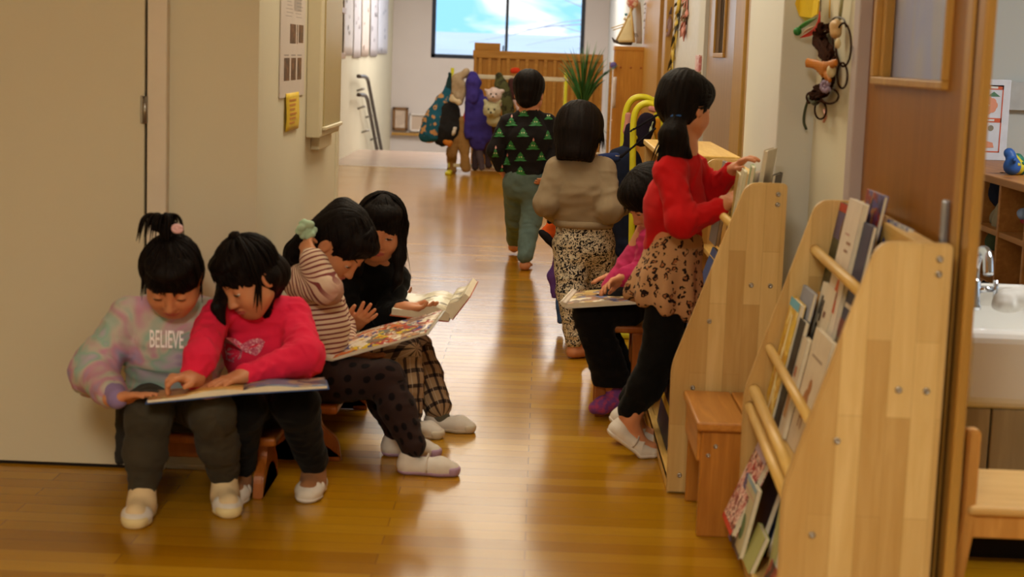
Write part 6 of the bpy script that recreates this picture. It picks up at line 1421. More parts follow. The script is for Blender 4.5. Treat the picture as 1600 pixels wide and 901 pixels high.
def stripes(c0, c1, f, duty):
    L1 = np.linalg.norm(el-J(466, 440, 4.53)); ph = .68-((L1+.413)*f) % 1
    def fn(t):
        u = t.n('ShaderNodeUVMap'); s = t.sep(u.outputs[0]); w_ = t.math('FRACT', t.math('MULTIPLY_ADD', s[1], f, ph+2)); c = t.ramp(w_, [(0, c0), (duty, c1)], 'CONSTANT')
        vm = t.n('ShaderNodeVectorMath', operation='DISTANCE'); t.l(t.coords('Object'), vm.inputs[0]); vm.inputs[1].default_value = [float(q) for q in el+arr((.03, -.015, -.012))-arr(G.location)]
        return t.mix(t.ramp(vm.outputs['Value'], [(.028, (1, 1, 1, 1)), (.058, (0, 0, 0, 1))]), c, srgb(192, 152, 136))
    return fn
M_STR = fab('striped_jersey', stripes(srgb(128, 66, 66), srgb(220, 196, 172), 72, .36))
S = SDF(); S.cap(J(505, 574, 4.60), J(503, 510, 4.60), .070, .072, .03, sq=(YA, 1.2)); S.cap(J(503, 510, 4.60), J(494, 444, 4.61), .072, .062, .03, sq=(YA, 1.25))
S.cap(J(474, 440, 4.54), J(508, 440, 4.70), .040, .036, .03); S.cap(J(466, 440, 4.53), el, .044, .040, .02); S.cap(el, J(490, 410, 4.49), .040, .034, .02); S.cap(J(490, 412, 4.48), J(486, 404, 4.48), .034, .027, .02)
S.cap(J(505, 440, 4.70), J(535, 510, 4.74), .038, .034, .02); S.cap(J(535, 510, 4.74), J(546, 542, 4.68), .034, .026, .02)
o, V, Q = garment('striped_top', S, M_STR, G, [(J(505, 574, 4.6), J(494, 444, 4.61), .075), (J(466, 440, 4.53), el, .042), (el, J(482, 397, 4.5), .036), (J(505, 440, 4.7), J(535, 510, 4.74), .036), (J(535, 510, 4.74), J(546, 542, 4.68), .03)], fold=.004, soft=.0018, seed=23)
S = SDF(); S.cap(J(505, 578, 4.60), J(504, 592, 4.60), .074, .080, .02, sq=(YA, 1.2)); S.cut(J(500, 590, 4.6), (-.1, 0, -1)); S.cut(J(500, 566, 4.6), (0, 0, 1))
V, Q = S.mesh(.003); V = V+vnormals(V, Q)*(.004*np.sin(V[:, 2]*500)*np.sin(np.arctan2(V[:, 1]-4.6, V[:, 0]+.55)*22))[:, None]; link_np('lace_hem', V, Q, fab('cream_lace', solid(srgb(206, 186, 160))), G)
def dots(t):
    u = t.n('ShaderNodeUVMap'); vo = t.n('ShaderNodeTexVoronoi', voronoi_dimensions='2D'); vo.inputs['Scale'].default_value = 22; vo.inputs['Randomness'].default_value = .45; t.l(u.outputs[0], vo.inputs['Vector'])
    return t.ramp(vo.outputs['Distance'], [(0, srgb(16, 11, 13)), (.24, srgb(46, 32, 30)), (1, srgb(50, 36, 32))], 'CONSTANT')
M_DOT = fab('dotted_leggings', dots)
S = SDF(); S.cap(J(506, 594, 4.58), J(506, 588, 4.66), .075, .075, .02)
for hp, k, a in ((J(508, 594, 4.55), kn_, an), (J(508, 592, 4.68), kf, af)): S.cap(hp, k, .068, .052, .03); S.cap(k, k*.55+a*.45, .050, .048, .02); S.cap(k*.55+a*.45, a+arr((0, 0, .004)), .048, .036, .02)
garment('leggings', S, M_DOT, G, [(J(508, 590, 4.55), kn_, .062), (kn_, an, .048), (J(508, 590, 4.68), kf, .06), (kf, af, .048)], fold=.003, soft=.002, seed=24)
for hh, d, L_ in ((hn, dn, Ln), (hf, df, Lf)): shoe(G, hh, d, L_, .034, sole=SOLE_L, toe_col=SOLE_L)

# ------------------------------------------------------------------ girl in black with long straight hair
G = person('girl in black with long straight hair and plaid trousers, holding the white open book', (-.52, 5.05, 0))
H = Head(J(595, 349, 5.04), (.06, -.92, -.38), .93, roll=6)
B = SDF(); H.build(B, smile=1)
nb = J(582, 418, 5.10); B.cap(H.L(0, -.02, -.06), nb, .034, .040, .02)
B.cap(J(552, 545, 5.12), J(566, 480, 5.12), .068, .07, .02, sq=(XA, 1.2)); B.cap(J(566, 480, 5.12), nb, .07, .045, .02, sq=(XA, 1.3))
wr = J(553, 506, 4.80); B.cap(J(548, 432, 5.05), J(532, 530, 4.95), .03, .026); B.cap(J(532, 530, 4.95), wr, .026, .018); hand(B, wr, J(578, 488, 4.74)-wr, (.55, -.2, .75), 1, (.30, .25, .2, .25), .95, spread=.5)
wl = J(632, 481, 4.95); B.cap(J(620, 432, 5.12), J(604, 498, 5.02), .03, .026); B.cap(J(604, 498, 5.02), wl, .026, .018); hand(B, wl, J(672, 482, 4.93)-wl, (-.1, .1, 1), -1, (.25, .25, .3, .4), .95, thumb=.6)
t1 = FZ(745, 676); d1 = nrm((1, -.16, 0)); L1 = .165; h1 = t1-d1*L1; t2 = FZ(695, 686); d2 = nrm((1, -.36, 0)); L2 = .160; h2 = t2-d2*L2
a1 = h1+d1*.04+arr((0, 0, .075)); a2 = h2+d2*.04+arr((0, 0, .075)); k1, k2 = J(648, 545, 5.08), J(630, 548, 4.92)
for hp, k, a in ((J(560, 560, 5.14), k1, a1), (J(556, 562, 5.04), k2, a2)): limb(B, hp, k, a, (.05, .04, .028))
o, V, Q = make_body(G, B, H); face(G, H, V, Q, gaze=(.2, -1, -.35), open_=.42, smile=1)
def ex(S):
    S.ell(H.L(0, .036, .062), [q*H.hs for q in (.064, .048, .032)], H.R, .02)
    S.cap(H.L(0, -.06, -.02), J(592, 420, 5.16), .075, .060, .03)
    S.cap(H.L(.066, .025, .0), J(556, 425, 5.03), .024, .022, .02)
    S.cap(H.L(-.070, .008, .01), J(624, 400, 5.02), .022, .018, .02); S.cap(J(624, 400, 5.02), J(622, 438, 5.00), .018, .012, .02); S.cap(J(622, 438, 5.0), J(613, 456, 5.0), .012, .003, .02)
hair(G, H, (.106, -.054, .052, .080, .072), extra=ex, strands=[((0, -.1, 1), ring(a_, 15), .004, 10, .05, .0) for a_ in (-34, -24, -14, -4, 6, 16, 26, 36)]+crown_strands(8, front=False)+[((0, -.1, 1), ring(-70, -20), .007, 12, .06, .12), ((0, -.1, 1), ring(66, -20), .007, 10, .06, .11)], seed=4)
M_BLK = fab('black_knit', solid(srgb(11, 10, 11), .2))
S = SDF(); S.cap(J(552, 560, 5.12), J(566, 480, 5.12), .082, .082, .03, sq=(XA, 1.15)); S.cap(J(566, 480, 5.12), J(582, 428, 5.11), .082, .062, .03, sq=(XA, 1.2)); S.cap(J(552, 434, 5.06), J(618, 434, 5.12), .040, .040, .03)
S.cap(J(548, 434, 5.05), J(534, 520, 4.96), .042, .040, .02); S.cap(J(620, 436, 5.12), J(606, 494, 5.03), .042, .042, .02); S.cap(J(606, 496, 5.03), J(630, 482, 4.96), .040, .028, .02); S.cap(nb+arr((0, 0, -.01)), nb+arr((0, -.004, .012)), .046, .040, .012)
garment('black_sweater', S, M_BLK, G, [(J(552, 560, 5.12), J(582, 428, 5.11), .08), (J(548, 434, 5.05), J(534, 520, 4.96), .04), (J(606, 496, 5.03), J(630, 482, 4.96), .035), (J(620, 436, 5.12), J(606, 494, 5.03), .04)], fold=.004, soft=.0018, seed=33)
S = SDF(); S.cap(J(534, 524, 4.95), J(551, 508, 4.81), .036, .027, .02); garment('blue_sleeve', S, fab('pale_blue_cotton', solid(srgb(140, 160, 196))), G, [(J(534, 524, 4.95), J(551, 508, 4.81), .03)], h=.003, fold=.003, soft=.001, seed=34)
def plaid(t):
    u = t.n('ShaderNodeUVMap'); s = t.sep(u.outputs[0]); a = t.math('FRACT', t.math('MULTIPLY', s[0], 25)); b = t.math('FRACT', t.math('MULTIPLY', s[1], 22))
    f1 = t.math('LESS_THAN', a, .26); f2 = t.math('LESS_THAN', b, .26); f = t.math('MULTIPLY', t.math('ADD', f1, f2), .5)
    a2 = t.math('FRACT', t.math('MULTIPLY_ADD', s[0], 25, .5)); f3 = t.math('LESS_THAN', a2, .08)
    return t.mix(t.math('MULTIPLY', f3, .5), t.ramp(f, [(0, srgb(156, 128, 98)), (.4, srgb(70, 54, 46)), (.9, srgb(28, 22, 22))], 'CONSTANT'), srgb(190, 170, 150))
S = SDF(); S.cap(J(560, 562, 5.13), J(560, 556, 5.05), .075, .075, .02)
for hp, k, a in ((J(560, 562, 5.13), k1, a1), (J(558, 562, 5.05), k2, a2)): S.cap(hp, k, .062, .052, .03); S.cap(k, k*.5+a*.5, .052, .050, .02); S.cap(k*.5+a*.5, a+arr((0, 0, .002)), .050, .042, .02)
garment('plaid_trousers', S, fab('plaid_flannel', plaid), G, [(J(560, 560, 5.13), k1, .055), (k1, a1, .05), (J(558, 562, 5.05), k2, .055), (k2, a2, .05)], fold=.004, soft=.0018, seed=35)
SOLE_W = plain('off_white_rubber', srgb(206, 196, 178), .6, .3, var=.03)
for hh, d, a, L_ in ((h1, d1, a1, L1), (h2, d2, a2, L2)):
    S = SDF(); S.cap(a+arr((0, 0, .01)), hh+d*.05+arr((0, 0, .035)), .030, .030, .02); V, Q = S.mesh(.004); link_np('sock', V, Q, fab('grey_sock', solid(srgb(96, 92, 80))), G)
    shoe(G, hh, d, L_, .034, strap=False, sole=SOLE_W, toe_col=SOLE_W)

# ------------------------------------------------------------------ boy walking away
G = person('boy walking away down the hall in black sweater with green trees', (-.08, 8.95, 0))
H = Head(J(827, 142, 9.0), (.22, .96, -.16), 1.0)
B = SDF(); H.build(B)
nb = J(826, 178, 8.98); B.cap(H.L(0, -.02, -.06), nb, .040, .040, .02)
pv = J(823, 280, 8.98); ch = J(825, 215, 8.98); B.cap(pv, ch, .075, .078, .02, sq=(XA, 1.25)); B.cap(ch, nb, .076, .045, .02, sq=(XA, 1.35))
sl, sr = J(792, 192, 8.98), J(858, 192, 9.0); el, er = J(774, 234, 8.95), J(868, 234, 8.98); wl, wr = J(783, 264, 8.98), J(858, 268, 8.90)
B.cap(sl, el, .032, .027); B.cap(el, wl, .027, .020); hand(B, wl, arr((.03, .06, -.10)), (1, .2, .2), -1, (.4, .45, .5, .5), .95)
B.cap(sr, er, .032, .027); B.cap(er, wr, .027, .020); hand(B, wr, arr((-.05, -.03, -.07)), (-1, .2, .2), 1, (.4, .45, .5, .5), .95)
hR = FZ(819, 423); dR = nrm((.08, 1, 0)); aR = hR+dR*.03+arr((0, 0, .085)); tL = FZ(803, 397); dL = nrm((.03, 1, 0)); hL = tL-dL*.12; aL = hL+dL*.03+arr((0, 0, .10))
kR, kL = J(829, 345, 8.96), J(806, 340, 9.16)
B.cap(J(836, 285, 8.98), kR, .06, .045, .02); B.cap(kR, aR, .042, .028); B.cap(J(808, 285, 8.99), kL, .06, .045, .02); B.cap(kL, aL, .042, .028)
barefoot(B, hR, dR, aR, .17); barefoot(B, hL, dL, aL, .17, lift=.03)
o, V, Q = make_body(G, B, H, .0045, lips=False)
def ex(S):
    S.ell(H.L(0, -.02, .035), [q*H.hs for q in (.086, .094, .082)], H.R, .02); S.ell(H.L(0, .045, .052), [q*H.hs for q in (.066, .05, .045)], H.R, .02); S.cap(H.L(0, -.06, -.02), H.L(0, -.062, -.062), .052, .040, .02); S.ell(H.L(0, -.09, -.125), [q*H.hs for q in (.06, .04, .03)], H.R, .01, 's')
hair(G, H, (.108, -.052, .058, .080, .070), ears=True, extra=ex, strands=crown_strands(8), seed=5, h=.005)
M_BOYS = fab('black_tree_sweater', solid(srgb(30, 27, 28), .15))
S = SDF(); S.cap(J(823, 268, 8.98), ch, .092, .098, .03, sq=(XA, 1.22)); S.cap(ch, J(826, 184, 8.99), .098, .062, .03, sq=(XA, 1.3)); S.cap(J(796, 190, 8.98), J(856, 190, 9.0), .040, .040, .03)
S.cap(sl, el, .046, .044, .02); S.cap(el, J(782, 260, 8.975), .044, .032, .02); S.cap(sr, er, .046, .044, .02); S.cap(er, J(859, 264, 8.91), .044, .032, .02); S.cut(J(823, 279, 8.98), (0, 0, -1), lo=J(796, 300, 8.8), hi=J(850, 255, 9.2))
S.cap(nb+arr((0, 0, -.014)), nb+arr((0, 0, .006)), .052, .047, .012)
o, V, Q = garment('tree_sweater', S, M_BOYS, G, [(pv, ch, .1), (sl, el, .045), (el, wl, .04), (sr, er, .045), (er, wr, .04)], h=.005, fold=.0045, soft=.0018, ff=26, seed=43)
bv = bvh_of(V, Q)
trees = [(818, 176, 9, 0), (799, 191, 10, 1), (780, 208, 9, 0), (837, 191, 11, 0), (817, 208, 10, 0), (798, 228, 9, 0), (833, 228, 11, 1), (813, 246, 10, 0), (846, 245, 8, 0), (813, 268, 10, 0), (856, 212, 7, 0), (774, 240, 6, 1), (857, 181, 7, 0), (792, 252, 6, 1), (784, 270, 6, 1)]
for cx, cy, w_, hat in trees:
    pol = []
    for yy, ww in ((4, 1.0), (0, .74), (-4, .46)): pol.append((0, [(cx-w_*ww, cy+yy+1.2), (cx-w_*ww*.5, cy+yy+1.8), (cx, cy+yy+1.2), (cx+w_*ww*.5, cy+yy+1.8), (cx+w_*ww, cy+yy+1.0), (cx+w_*ww*.35, cy+yy-2.8), (cx, cy+yy-4.6), (cx-w_*ww*.35, cy+yy-2.8)]))
    for dx in (-1.6, 1.8): pol.append((1, [(cx+dx+1.0*math.cos(a_), cy-.8+1.2*math.sin(a_)) for a_ in np.linspace(0, 5.5, 8)]))
    if hat: pol.append((2, [(cx+.6-1.6, cy-9), (cx+.6, cy-7), (cx+.6+1.6, cy-9), (cx+.8, cy-13)]))
    decal('printed_tree', pol, bv, [ink(46, 122, 62), ink(206, 206, 160), ink(214, 150, 140)], G, .004)
M_TEAL = fab('teal_corduroy', solid(srgb(94, 114, 112), .14))
S = SDF(); S.cap(J(823, 276, 8.98), J(823, 290, 8.98), .095, .09, .02, sq=(XA, 1.2)); S.cap(J(838, 288, 8.98), kR, .075, .058, .025); S.cap(kR, aR+arr((0, 0, -.005)), .056, .042, .02); S.cap(J(807, 288, 8.99), kL, .075, .058, .025); S.cap(kL, aL+arr((0, 0, -.005)), .056, .042, .02)
garment('trousers', S, M_TEAL, G, [(J(836, 285, 8.98), kR, .07), (kR, aR, .05), (J(808, 285, 8.99), kL, .07), (kL, aL, .05)], h=.005, fold=.0045, soft=.0018, ff=24, seed=44)

# ------------------------------------------------------------------ girl with bob hair in beige
G = person('barefoot girl with black bob in beige sweatshirt and floral leggings, seen from behind', (.17, 6.28, 0))
H = Head(J(906, 203, 6.26), (.28, .93, -.22), 1.0)
B = SDF(); H.build(B)
nb = J(906, 250, 6.24); B.cap(H.L(0, -.02, -.06), nb, .038, .040, .02)
pv = J(912, 372, 6.28); ch = J(908, 295, 6.26); B.cap(pv, ch, .075, .078, .02, sq=(XA, 1.25)); B.cap(ch, nb, .076, .045, .02, sq=(XA, 1.35))
sl, sr = J(870, 264, 6.24), J(944, 266, 6.26); el, er = J(853, 318, 6.22), J(952, 328, 6.20); wl, wr = J(876, 342, 6.44), J(978, 322, 6.34)
B.cap(sl, el, .032, .027); B.cap(el, wl, .027, .019); hand(B, wl, arr((.03, .1, .0)), (1, 0, 0), -1, (.3, .35, .4, .4), .95)
B.cap(sr, er, .032, .027); B.cap(er, wr, .027, .019); hand(B, wr, arr((.08, .06, -.01)), (-.4, .6, -.5), 1, (.3, .35, .4, .4), .95)
tl = FZ(919, 557); dl = nrm((.55, .10, 0)); hl = FZ(886, 560); dl = nrm((.82, .57, 0)); al = hl+dl*.03+arr((0, 0, .075)); hr_ = FZ(940, 528); dr_ = nrm((.5, .85, 0)); ar_ = hr_+dr_*.03+arr((0, 0, .075))
kl, kr = J(893, 455, 6.26), J(938, 445, 6.36)
B.cap(J(897, 385, 6.28), kl, .06, .045, .02); B.cap(kl, al, .042, .028); B.cap(J(928, 385, 6.30), kr, .06, .045, .02); B.cap(kr, ar_, .042, .028)
barefoot(B, hl, dl, al, .165); barefoot(B, hr_, dr_, ar_, .165)
o, V, Q = make_body(G, B, H, .004, lips=False)
def ex(S):
    S.ell(H.L(0, -.018, .020), [q*H.hs for q in (.090, .098, .090)], H.R, .02); S.cap(H.L(0, -.032, -.02), H.L(0, -.035, -.086), .084, .072, .02, sq=(H.S, 1.04)); S.ell(H.L(0, .045, .05), [q*H.hs for q in (.068, .05, .045)], H.R, .02)
    S.cut(H.L(0, -.04, -.125), -H.U)
hair(G, H, (.112, -.060, .058, .076, .090), extra=ex, strands=[((0, -.1, 1), ring(az, -4), .008, 12, .08, .075) for az in list(range(70, 291, 20))]+crown_strands(5), seed=6, h=.004)
M_BEI = fab('beige_fleece', solid(srgb(140, 122, 98), .06))
S = SDF(); S.cap(J(912, 348, 6.27), ch, .088, .094, .03, sq=(XA, 1.2)); S.cap(ch, J(907, 262, 6.25), .094, .062, .03, sq=(XA, 1.25)); S.cap(J(876, 264, 6.245), J(940, 265, 6.26), .042, .042, .03)
S.cap(sl, el, .046, .046, .02); S.cap(el, J(874, 340, 6.41), .046, .032, .02); S.cap(sr, er, .046, .050, .02); S.cap(er, J(976, 322, 6.33), .048, .030, .02); S.cut(J(912, 352, 6.27), (0, 0, -1), lo=J(880, 380, 6.1), hi=J(944, 330, 6.5)); S.cap(nb+arr((0, 0, -.02)), nb+arr((0, 0, .0)), .052, .046, .012)
garment('sweatshirt', S, M_BEI, G, [(pv, ch, .1), (sl, el, .045), (el, wl, .04), (sr, er, .048), (er, wr, .04)], h=.004, fold=.0045, soft=.0018, ff=24, seed=53)
bm = BM(); add_tube(bm, [J(912, 349, 6.27)+arr((.106*math.cos(q), .088*math.sin(q), 0)) for q in np.linspace(0, 2*PI, 33)], .009, 8, cap=False, flat=1.6); obj('hem_band', bm, M_BEI, G, rel=G.location)
def floral(t):
    v = t.coords('Object'); n1 = t.noise(v, 62, 3, .6, 1.2); n2 = t.noise(v, 120, 2, .5, .6)
    c = t.ramp(n1.outputs['Fac'], [(.0, srgb(30, 28, 34)), (.45, srgb(44, 42, 46)), (.49, srgb(214, 204, 184)), (.56, srgb(206, 196, 174)), (.60, srgb(60, 56, 58))], 'CONSTANT')
    return t.mix(t.ramp(n2.outputs['Fac'], [(.56, (0, 0, 0, 1)), (.58, (1, 1, 1, 1))], 'CONSTANT'), c, srgb(206, 194, 170))
M_FLO = fab('floral_leggings', floral)
S = SDF(); S.cap(J(912, 358, 6.28), J(912, 378, 6.28), .092, .092, .02, sq=(XA, 1.16)); S.cap(J(895, 384, 6.28), kl, .076, .058, .025); S.cap(kl, al+arr((0, 0, 0)), .056, .037, .02); S.cap(J(930, 384, 6.30), kr, .076, .058, .025); S.cap(kr, ar_, .056, .037, .02)
garment('leggings', S, M_FLO, G, [(J(897, 385, 6.28), kl, .07), (kl, al, .05), (J(928, 385, 6.3), kr, .07), (kr, ar_, .05)], h=.004, fold=.004, soft=.0018, ff=28, seed=54)

# ------------------------------------------------------------------ child sitting behind the girl in red
G = person('child in magenta top and black wide trousers sitting behind the girl in red', (.29, 5.32, 0))
H = Head(J(1016, 306, 5.29), (-.72, -.25, -.64), .95)
B = SDF(); H.build(B)
nb = J(1018, 368, 5.33); B.cap(H.L(0, -.02, -.06), nb, .036, .04, .02)
pv = arr((.295, 5.32, .375)); B.cap(pv, nb, .07, .055, .02, sq=(YA, 1.25))
wr = J(976, 434, 5.16); er = J(1008, 425, 5.22); B.cap(J(1018, 376, 5.22), er, .03, .026); B.cap(er, wr, .026, .019); hand(B, wr, J(946, 444, 5.13)-wr, (.2, -.5, -.8), -1, (.3, .4, .45, .5), .95)
w2 = J(970, 428, 5.40); e2 = J(1000, 425, 5.44); B.cap(J(1016, 376, 5.44), e2, .03, .026); B.cap(e2, w2, .026, .019); hand(B, w2, (-1, 0, -.2), (0, 0, -1), 1, (.2, .2, .2, .2), .9)
k1, k2 = arr((.185, 5.22, .33)), arr((.19, 5.40, .33)); a1 = J(958, 600, 5.24); a2 = J(965, 600, 5.42); a1[2] = .10; a2[2] = .10
for hp, k, a in ((pv+arr((0, -.05, -.01)), k1, a1), (pv+arr((0, .05, -.01)), k2, a2)): limb(B, hp, k, a, (.05, .042, .028))
o, V, Q = make_body(G, B, H, .004); face(G, H, V, Q, open_=.15)
def ex(S): S.ell(H.L(0, -.015, .02), [q*H.hs for q in (.088, .097, .088)], H.R, .02); S.cap(H.L(0, -.03, -.02), H.L(0, -.035, -.075), .080, .074, .02); S.ell(H.L(0, .045, .05), [q*H.hs for q in (.066, .05, .045)], H.R, .02); S.cut(H.L(0, -.04, -.105), -H.U)
hair(G, H, (.112, -.060, .056, .076, .085), extra=ex, strands=crown_strands(9, drop=.03), seed=7, h=.004)
M_MAG = fab('magenta_knit', solid(srgb(178, 44, 92), .08))
S = SDF(); S.cap(pv+arr((0, 0, .02)), J(1016, 392, 5.33), .080, .070, .03, sq=(YA, 1.2)); S.cap(J(1018, 378, 5.24), J(1016, 378, 5.42), .038, .038, .03); S.cap(J(1018, 378, 5.22), er, .042, .042, .02); S.cap(er, J(977, 433, 5.165), .042, .031, .02); S.cap(J(1016, 378, 5.44), e2, .040, .038, .02); S.cap(e2, w2, .038, .028, .02)
garment('knit_top', S, M_MAG, G, [(pv, nb, .08), (er, wr, .04), (J(1018, 378, 5.22), er, .04), (e2, w2, .035)], fold=.005, soft=.0018, seed=63)
S = SDF(); S.cap(pv+arr((0, -.03, -.005)), pv+arr((0, .03, -.005)), .078, .078, .02)
for hp, k, a in ((pv+arr((0, -.05, -.01)), k1, a1), (pv+arr((0, .05, -.01)), k2, a2)): S.cap(hp, k, .064, .056, .03); S.cap(k, a+arr((0, 0, .005)), .054, .062, .02); S.cut(a+arr((0, 0, .004)), (0, 0, -1), lo=a-arr((.12, .085, .1)), hi=a+arr((.12, .085, .05)))
garment('wide_trousers', S, fab('black_wide_cotton', solid(srgb(14, 12, 14), .15)), G, [(k1, a1, .06), (k2, a2, .06), (pv, k1, .06)], fold=.004, soft=.0018, seed=64)
M_PSOCK = fab('pink_purple_sock', lambda t: t.ramp(t.noise(t.coords('Object'), 60, 2).outputs['Fac'], [(.4, srgb(176, 74, 120)), (.55, srgb(120, 70, 140))]))
for a, toe, yy in ((a1, (929, 637), 5.20), (a2, (940, 628), 5.40)):
    tp = J(toe[0], toe[1], yy); tp[2] = max(.018, tp[2]); hp = a+arr((.015, 0, -.045)); S = SDF(); S.cap(a+arr((0, 0, .03)), hp, .029, .030, .015); S.cap(hp, hp*.35+tp*.65, .030, .029, .015); S.cap(hp*.35+tp*.65, tp, .028, .020, .012); V, Q = S.mesh(.004); link_np('sock', V, Q, M_PSOCK, G)

# ------------------------------------------------------------------ girl in red reaching into the rack
G = person('girl in red sweatshirt and leopard skirt on tiptoe, reaching over the book rack', (.33, 4.78, 0))
H = Head(J(1072, 160, 4.76), (.74, .62, -.22), .86)
B = SDF(); H.build(B)
nb = J(1064, 232, 4.75); B.cap(H.L(0, -.02, -.06), nb, .036, .042, .02)
pv = J(1046, 415, 4.77); ch = J(1054, 320, 4.76); B.cap(pv, ch, .074, .076, .02, sq=(YA, 1.25)); B.cap(ch, nb, .074, .046, .02, sq=(YA, 1.35))
sr, sl = J(1046, 268, 4.65), J(1082, 262, 4.86); er, el = J(1066, 348, 4.57), J(1112, 300, 4.86); wr, wl = J(1124, 324, 4.60), J(1143, 268, 4.80)
B.cap(sr, er, .032, .027); B.cap(er, wr, .027, .019); hand(B, wr, J(1148, 308, 4.62)-wr, (.1, .5, -.8), 1, (.25, .35, .4, .45), .95)
B.cap(sl, el, .032, .027); B.cap(el, wl, .027, .019); hand(B, wl, J(1166, 246, 4.77)-wl, (.6, -.2, -.75), -1, (.45, .5, .5, .5), .95)
t1 = FZ(1031, 714); d1 = nrm((1, .04, 0)); L1 = .185; h1 = t1-d1*L1; t2 = FZ(1031, 693); d2 = nrm((1, .06, 0)); h2 = t2-d2*L1
pit = math.radians(34)
def ank(h, d, L): x = -(L*.70)+.035; return h+d*(L*.70+x*math.cos(pit)+.07*math.sin(pit))+arr((0, 0, -x*math.sin(pit)+.07*math.cos(pit)))
a1, a2 = ank(h1, d1, L1), ank(h2, d2, L1); k1, k2 = J(1030, 560, 4.70), J(1036, 558, 4.86)
for hp, k, a in ((J(1046, 430, 4.71), k1, a1), (J(1050, 430, 4.83), k2, a2)): limb(B, hp, k, a, (.055, .044, .028))
for h_, d_, a_ in ((h1, d1, a1), (h2, d2, a2)):
    b_ = h_+d_*(L1*.70)+arr((0, 0, .028)); B.cap(a_, b_, .026, .022, .02); B.cap(b_, b_+d_*.03, .022, .018, .02)
o, V, Q = make_body(G, B, H, .0035); face(G, H, V, Q, open_=.3)
tie = J(1056, 186, 4.69)
def ex(S):
    S.ell(H.L(0, -.025, .026), [q*H.hs for q in (.078, .090, .082)], H.R, .02); S.ell(H.L(0, .045, .045), [q*H.hs for q in (.064, .048, .048)], H.R, .02); S.cap(H.L(0, -.07, -.02), tie, .045, .022, .02)
    S.cap(tie, J(1052, 212, 4.67), .020, .040, .02); S.cap(J(1052, 212, 4.67), J(1050, 238, 4.67), .040, .036, .02); S.cap(J(1046, 236, 4.67), J(1032, 252, 4.66), .022, .010, .02); S.cap(J(1056, 236, 4.67), J(1058, 252, 4.66), .024, .012, .02); S.cap(J(1064, 228, 4.67), J(1078, 244, 4.67), .022, .008, .02)
hair(G, H, (.108, -.056, .056, .080, .066), ears=True, extra=ex, strands=to_tie(nrm((-.05, -1, -.28)), 11)+[((0, .1, 1), ring(a_, 8), .004, 6, .06, .0) for a_ in (-40, -20, 0, 20, 40)], seed=8)
bm = BM(); r_ = random.Random(3)
for k in range(40):
    x = r_.uniform(-26, 26); q = [tie, J(1053+x*.6, 208, 4.655), J(1050+x, 232, 4.655), J(1049+x*1.15-4, 246+r_.uniform(-6, 12), 4.66)]; add_tube(bm, spline(q, 4), [.003]*10+[.002, .001, .0005], 5, flat=.5)
obj('ponytail_strands', bm, M_HAIR, G, rel=G.location)
bm = BM(); ax = nrm(J(1052, 212, 4.67)-H.L(0, -.07, 0)); s_, u_ = frame(ax); add_tube(bm, [tie+(s_*math.cos(q)+u_*math.sin(q))*.0215 for q in np.linspace(0, 2*PI, 25)], .0055, 8, cap=False); obj('hair_tie', bm, ink(30, 84, 150), G, rel=G.location)
M_RED = fab('red_fleece', solid(srgb(186, 20, 24), .08))
S = SDF(); S.cap(J(1050, 386, 4.77), ch, .080, .082, .03, sq=(YA, 1.2)); S.cap(ch, J(1062, 258, 4.755), .084, .058, .03, sq=(YA, 1.3)); S.cap(J(1050, 268, 4.665), J(1080, 264, 4.84), .044, .042, .03)
S.cap(sr, er, .046, .041, .02); S.cap(er, J(1122, 326, 4.60), .041, .029, .02); S.cap(sl, el, .042, .040, .02); S.cap(el, J(1141, 270, 4.805), .038, .029, .02); S.cut(J(1050, 396, 4.77), (-.05, 0, -1), lo=J(1000, 440, 4.6), hi=J(1110, 372, 5.0)); S.cap(nb+arr((0, 0, -.02)), nb+arr((0, 0, .002)), .050, .044, .012)
garment('red_sweatshirt', S, M_RED, G, [(pv, ch, .085), (sr, er, .047), (er, wr, .04), (sl, el, .04), (el, wl, .035)], fold=.005, soft=.0018, ff=24, seed=73)
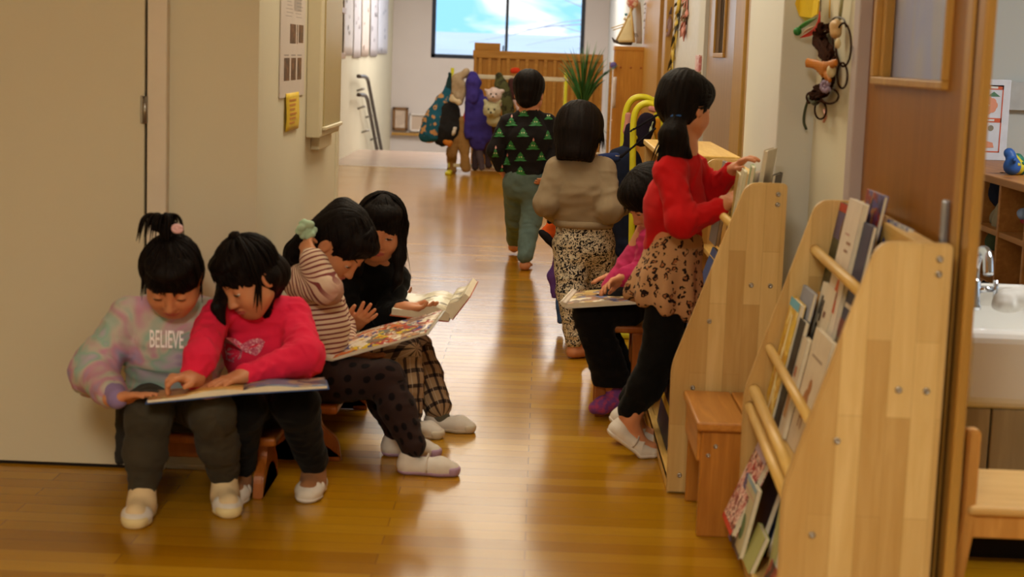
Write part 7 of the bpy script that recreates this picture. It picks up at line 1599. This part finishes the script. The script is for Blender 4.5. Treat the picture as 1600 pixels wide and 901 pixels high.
def leopard(t):
    v = t.coords('Object'); w_ = t.noise(v, 40, 2); vv = t.mix(.035, v, w_.outputs['Color']); vo = t.n('ShaderNodeTexVoronoi'); vo.inputs['Scale'].default_value = 44; vo.inputs['Randomness'].default_value = .75; t.l(vv, vo.inputs['Vector'])
    gap = t.noise(v, 85, 1); ringc = t.ramp(vo.outputs['Distance'], [(0, srgb(150, 96, 60)), (.24, srgb(34, 22, 20)), (.42, srgb(178, 136, 98))], 'CONSTANT')
    return t.mix(t.ramp(gap.outputs['Fac'], [(.58, (0, 0, 0, 1)), (.6, (1, 1, 1, 1))], 'CONSTANT'), ringc, srgb(180, 138, 100))
S = SDF(); S.cap(J(1054, 386, 4.77), J(1038, 466, 4.77), .084, .100, .02, sq=(YA, 1.42)); S.cap(J(1014, 440, 4.72), J(1006, 456, 4.72), .040, .045, .05); S.cap(J(1060, 450, 4.72), J(1058, 478, 4.72), .05, .055, .04)
pA, pB = J(982, 464, 4.72), J(1080, 498, 4.72); dd = nrm(pB-pA); nn = nrm(np.cross(dd, (0, 1, 0))); nn = nn if nn[2] < 0 else -nn; S.cut(pA, nn)
V, Q = S.mesh(.004); ang = np.arctan2(V[:, 1]-4.77, V[:, 0]-.37); fall = np.clip((J(1050, 392, 4.77)[2]-V[:, 2])/.12, 0, 1); V = V+vnormals(V, Q)*(.010*np.sin(ang*11)*fall)[:, None]; link_np('leopard_skirt', V, Q, fab('leopard_print', leopard), G)
S = SDF(); S.cap(J(1046, 435, 4.74), J(1050, 435, 4.80), .068, .068, .02)
for hp, k, a in ((J(1046, 435, 4.71), k1, a1), (J(1050, 435, 4.83), k2, a2)): S.cap(hp, k, .064, .054, .03); S.cap(k, k*.55+a*.45, .054, .049, .02); S.cap(k*.55+a*.45, a+arr((0, 0, .03)), .049, .036, .02)
garment('black_leggings', S, M_BLKP, G, [(J(1046, 430, 4.71), k1, .06), (k1, a1, .05), (J(1050, 430, 4.83), k2, .06), (k2, a2, .05)], fold=.003, soft=.002, seed=74)
for h_, d_ in ((h1, d1), (h2, d2)): shoe(G, h_, d_, L1, .034, strap=True, sole=plain('white_rubber', srgb(220, 214, 210), .6, .3, var=.03), pitch=pit)
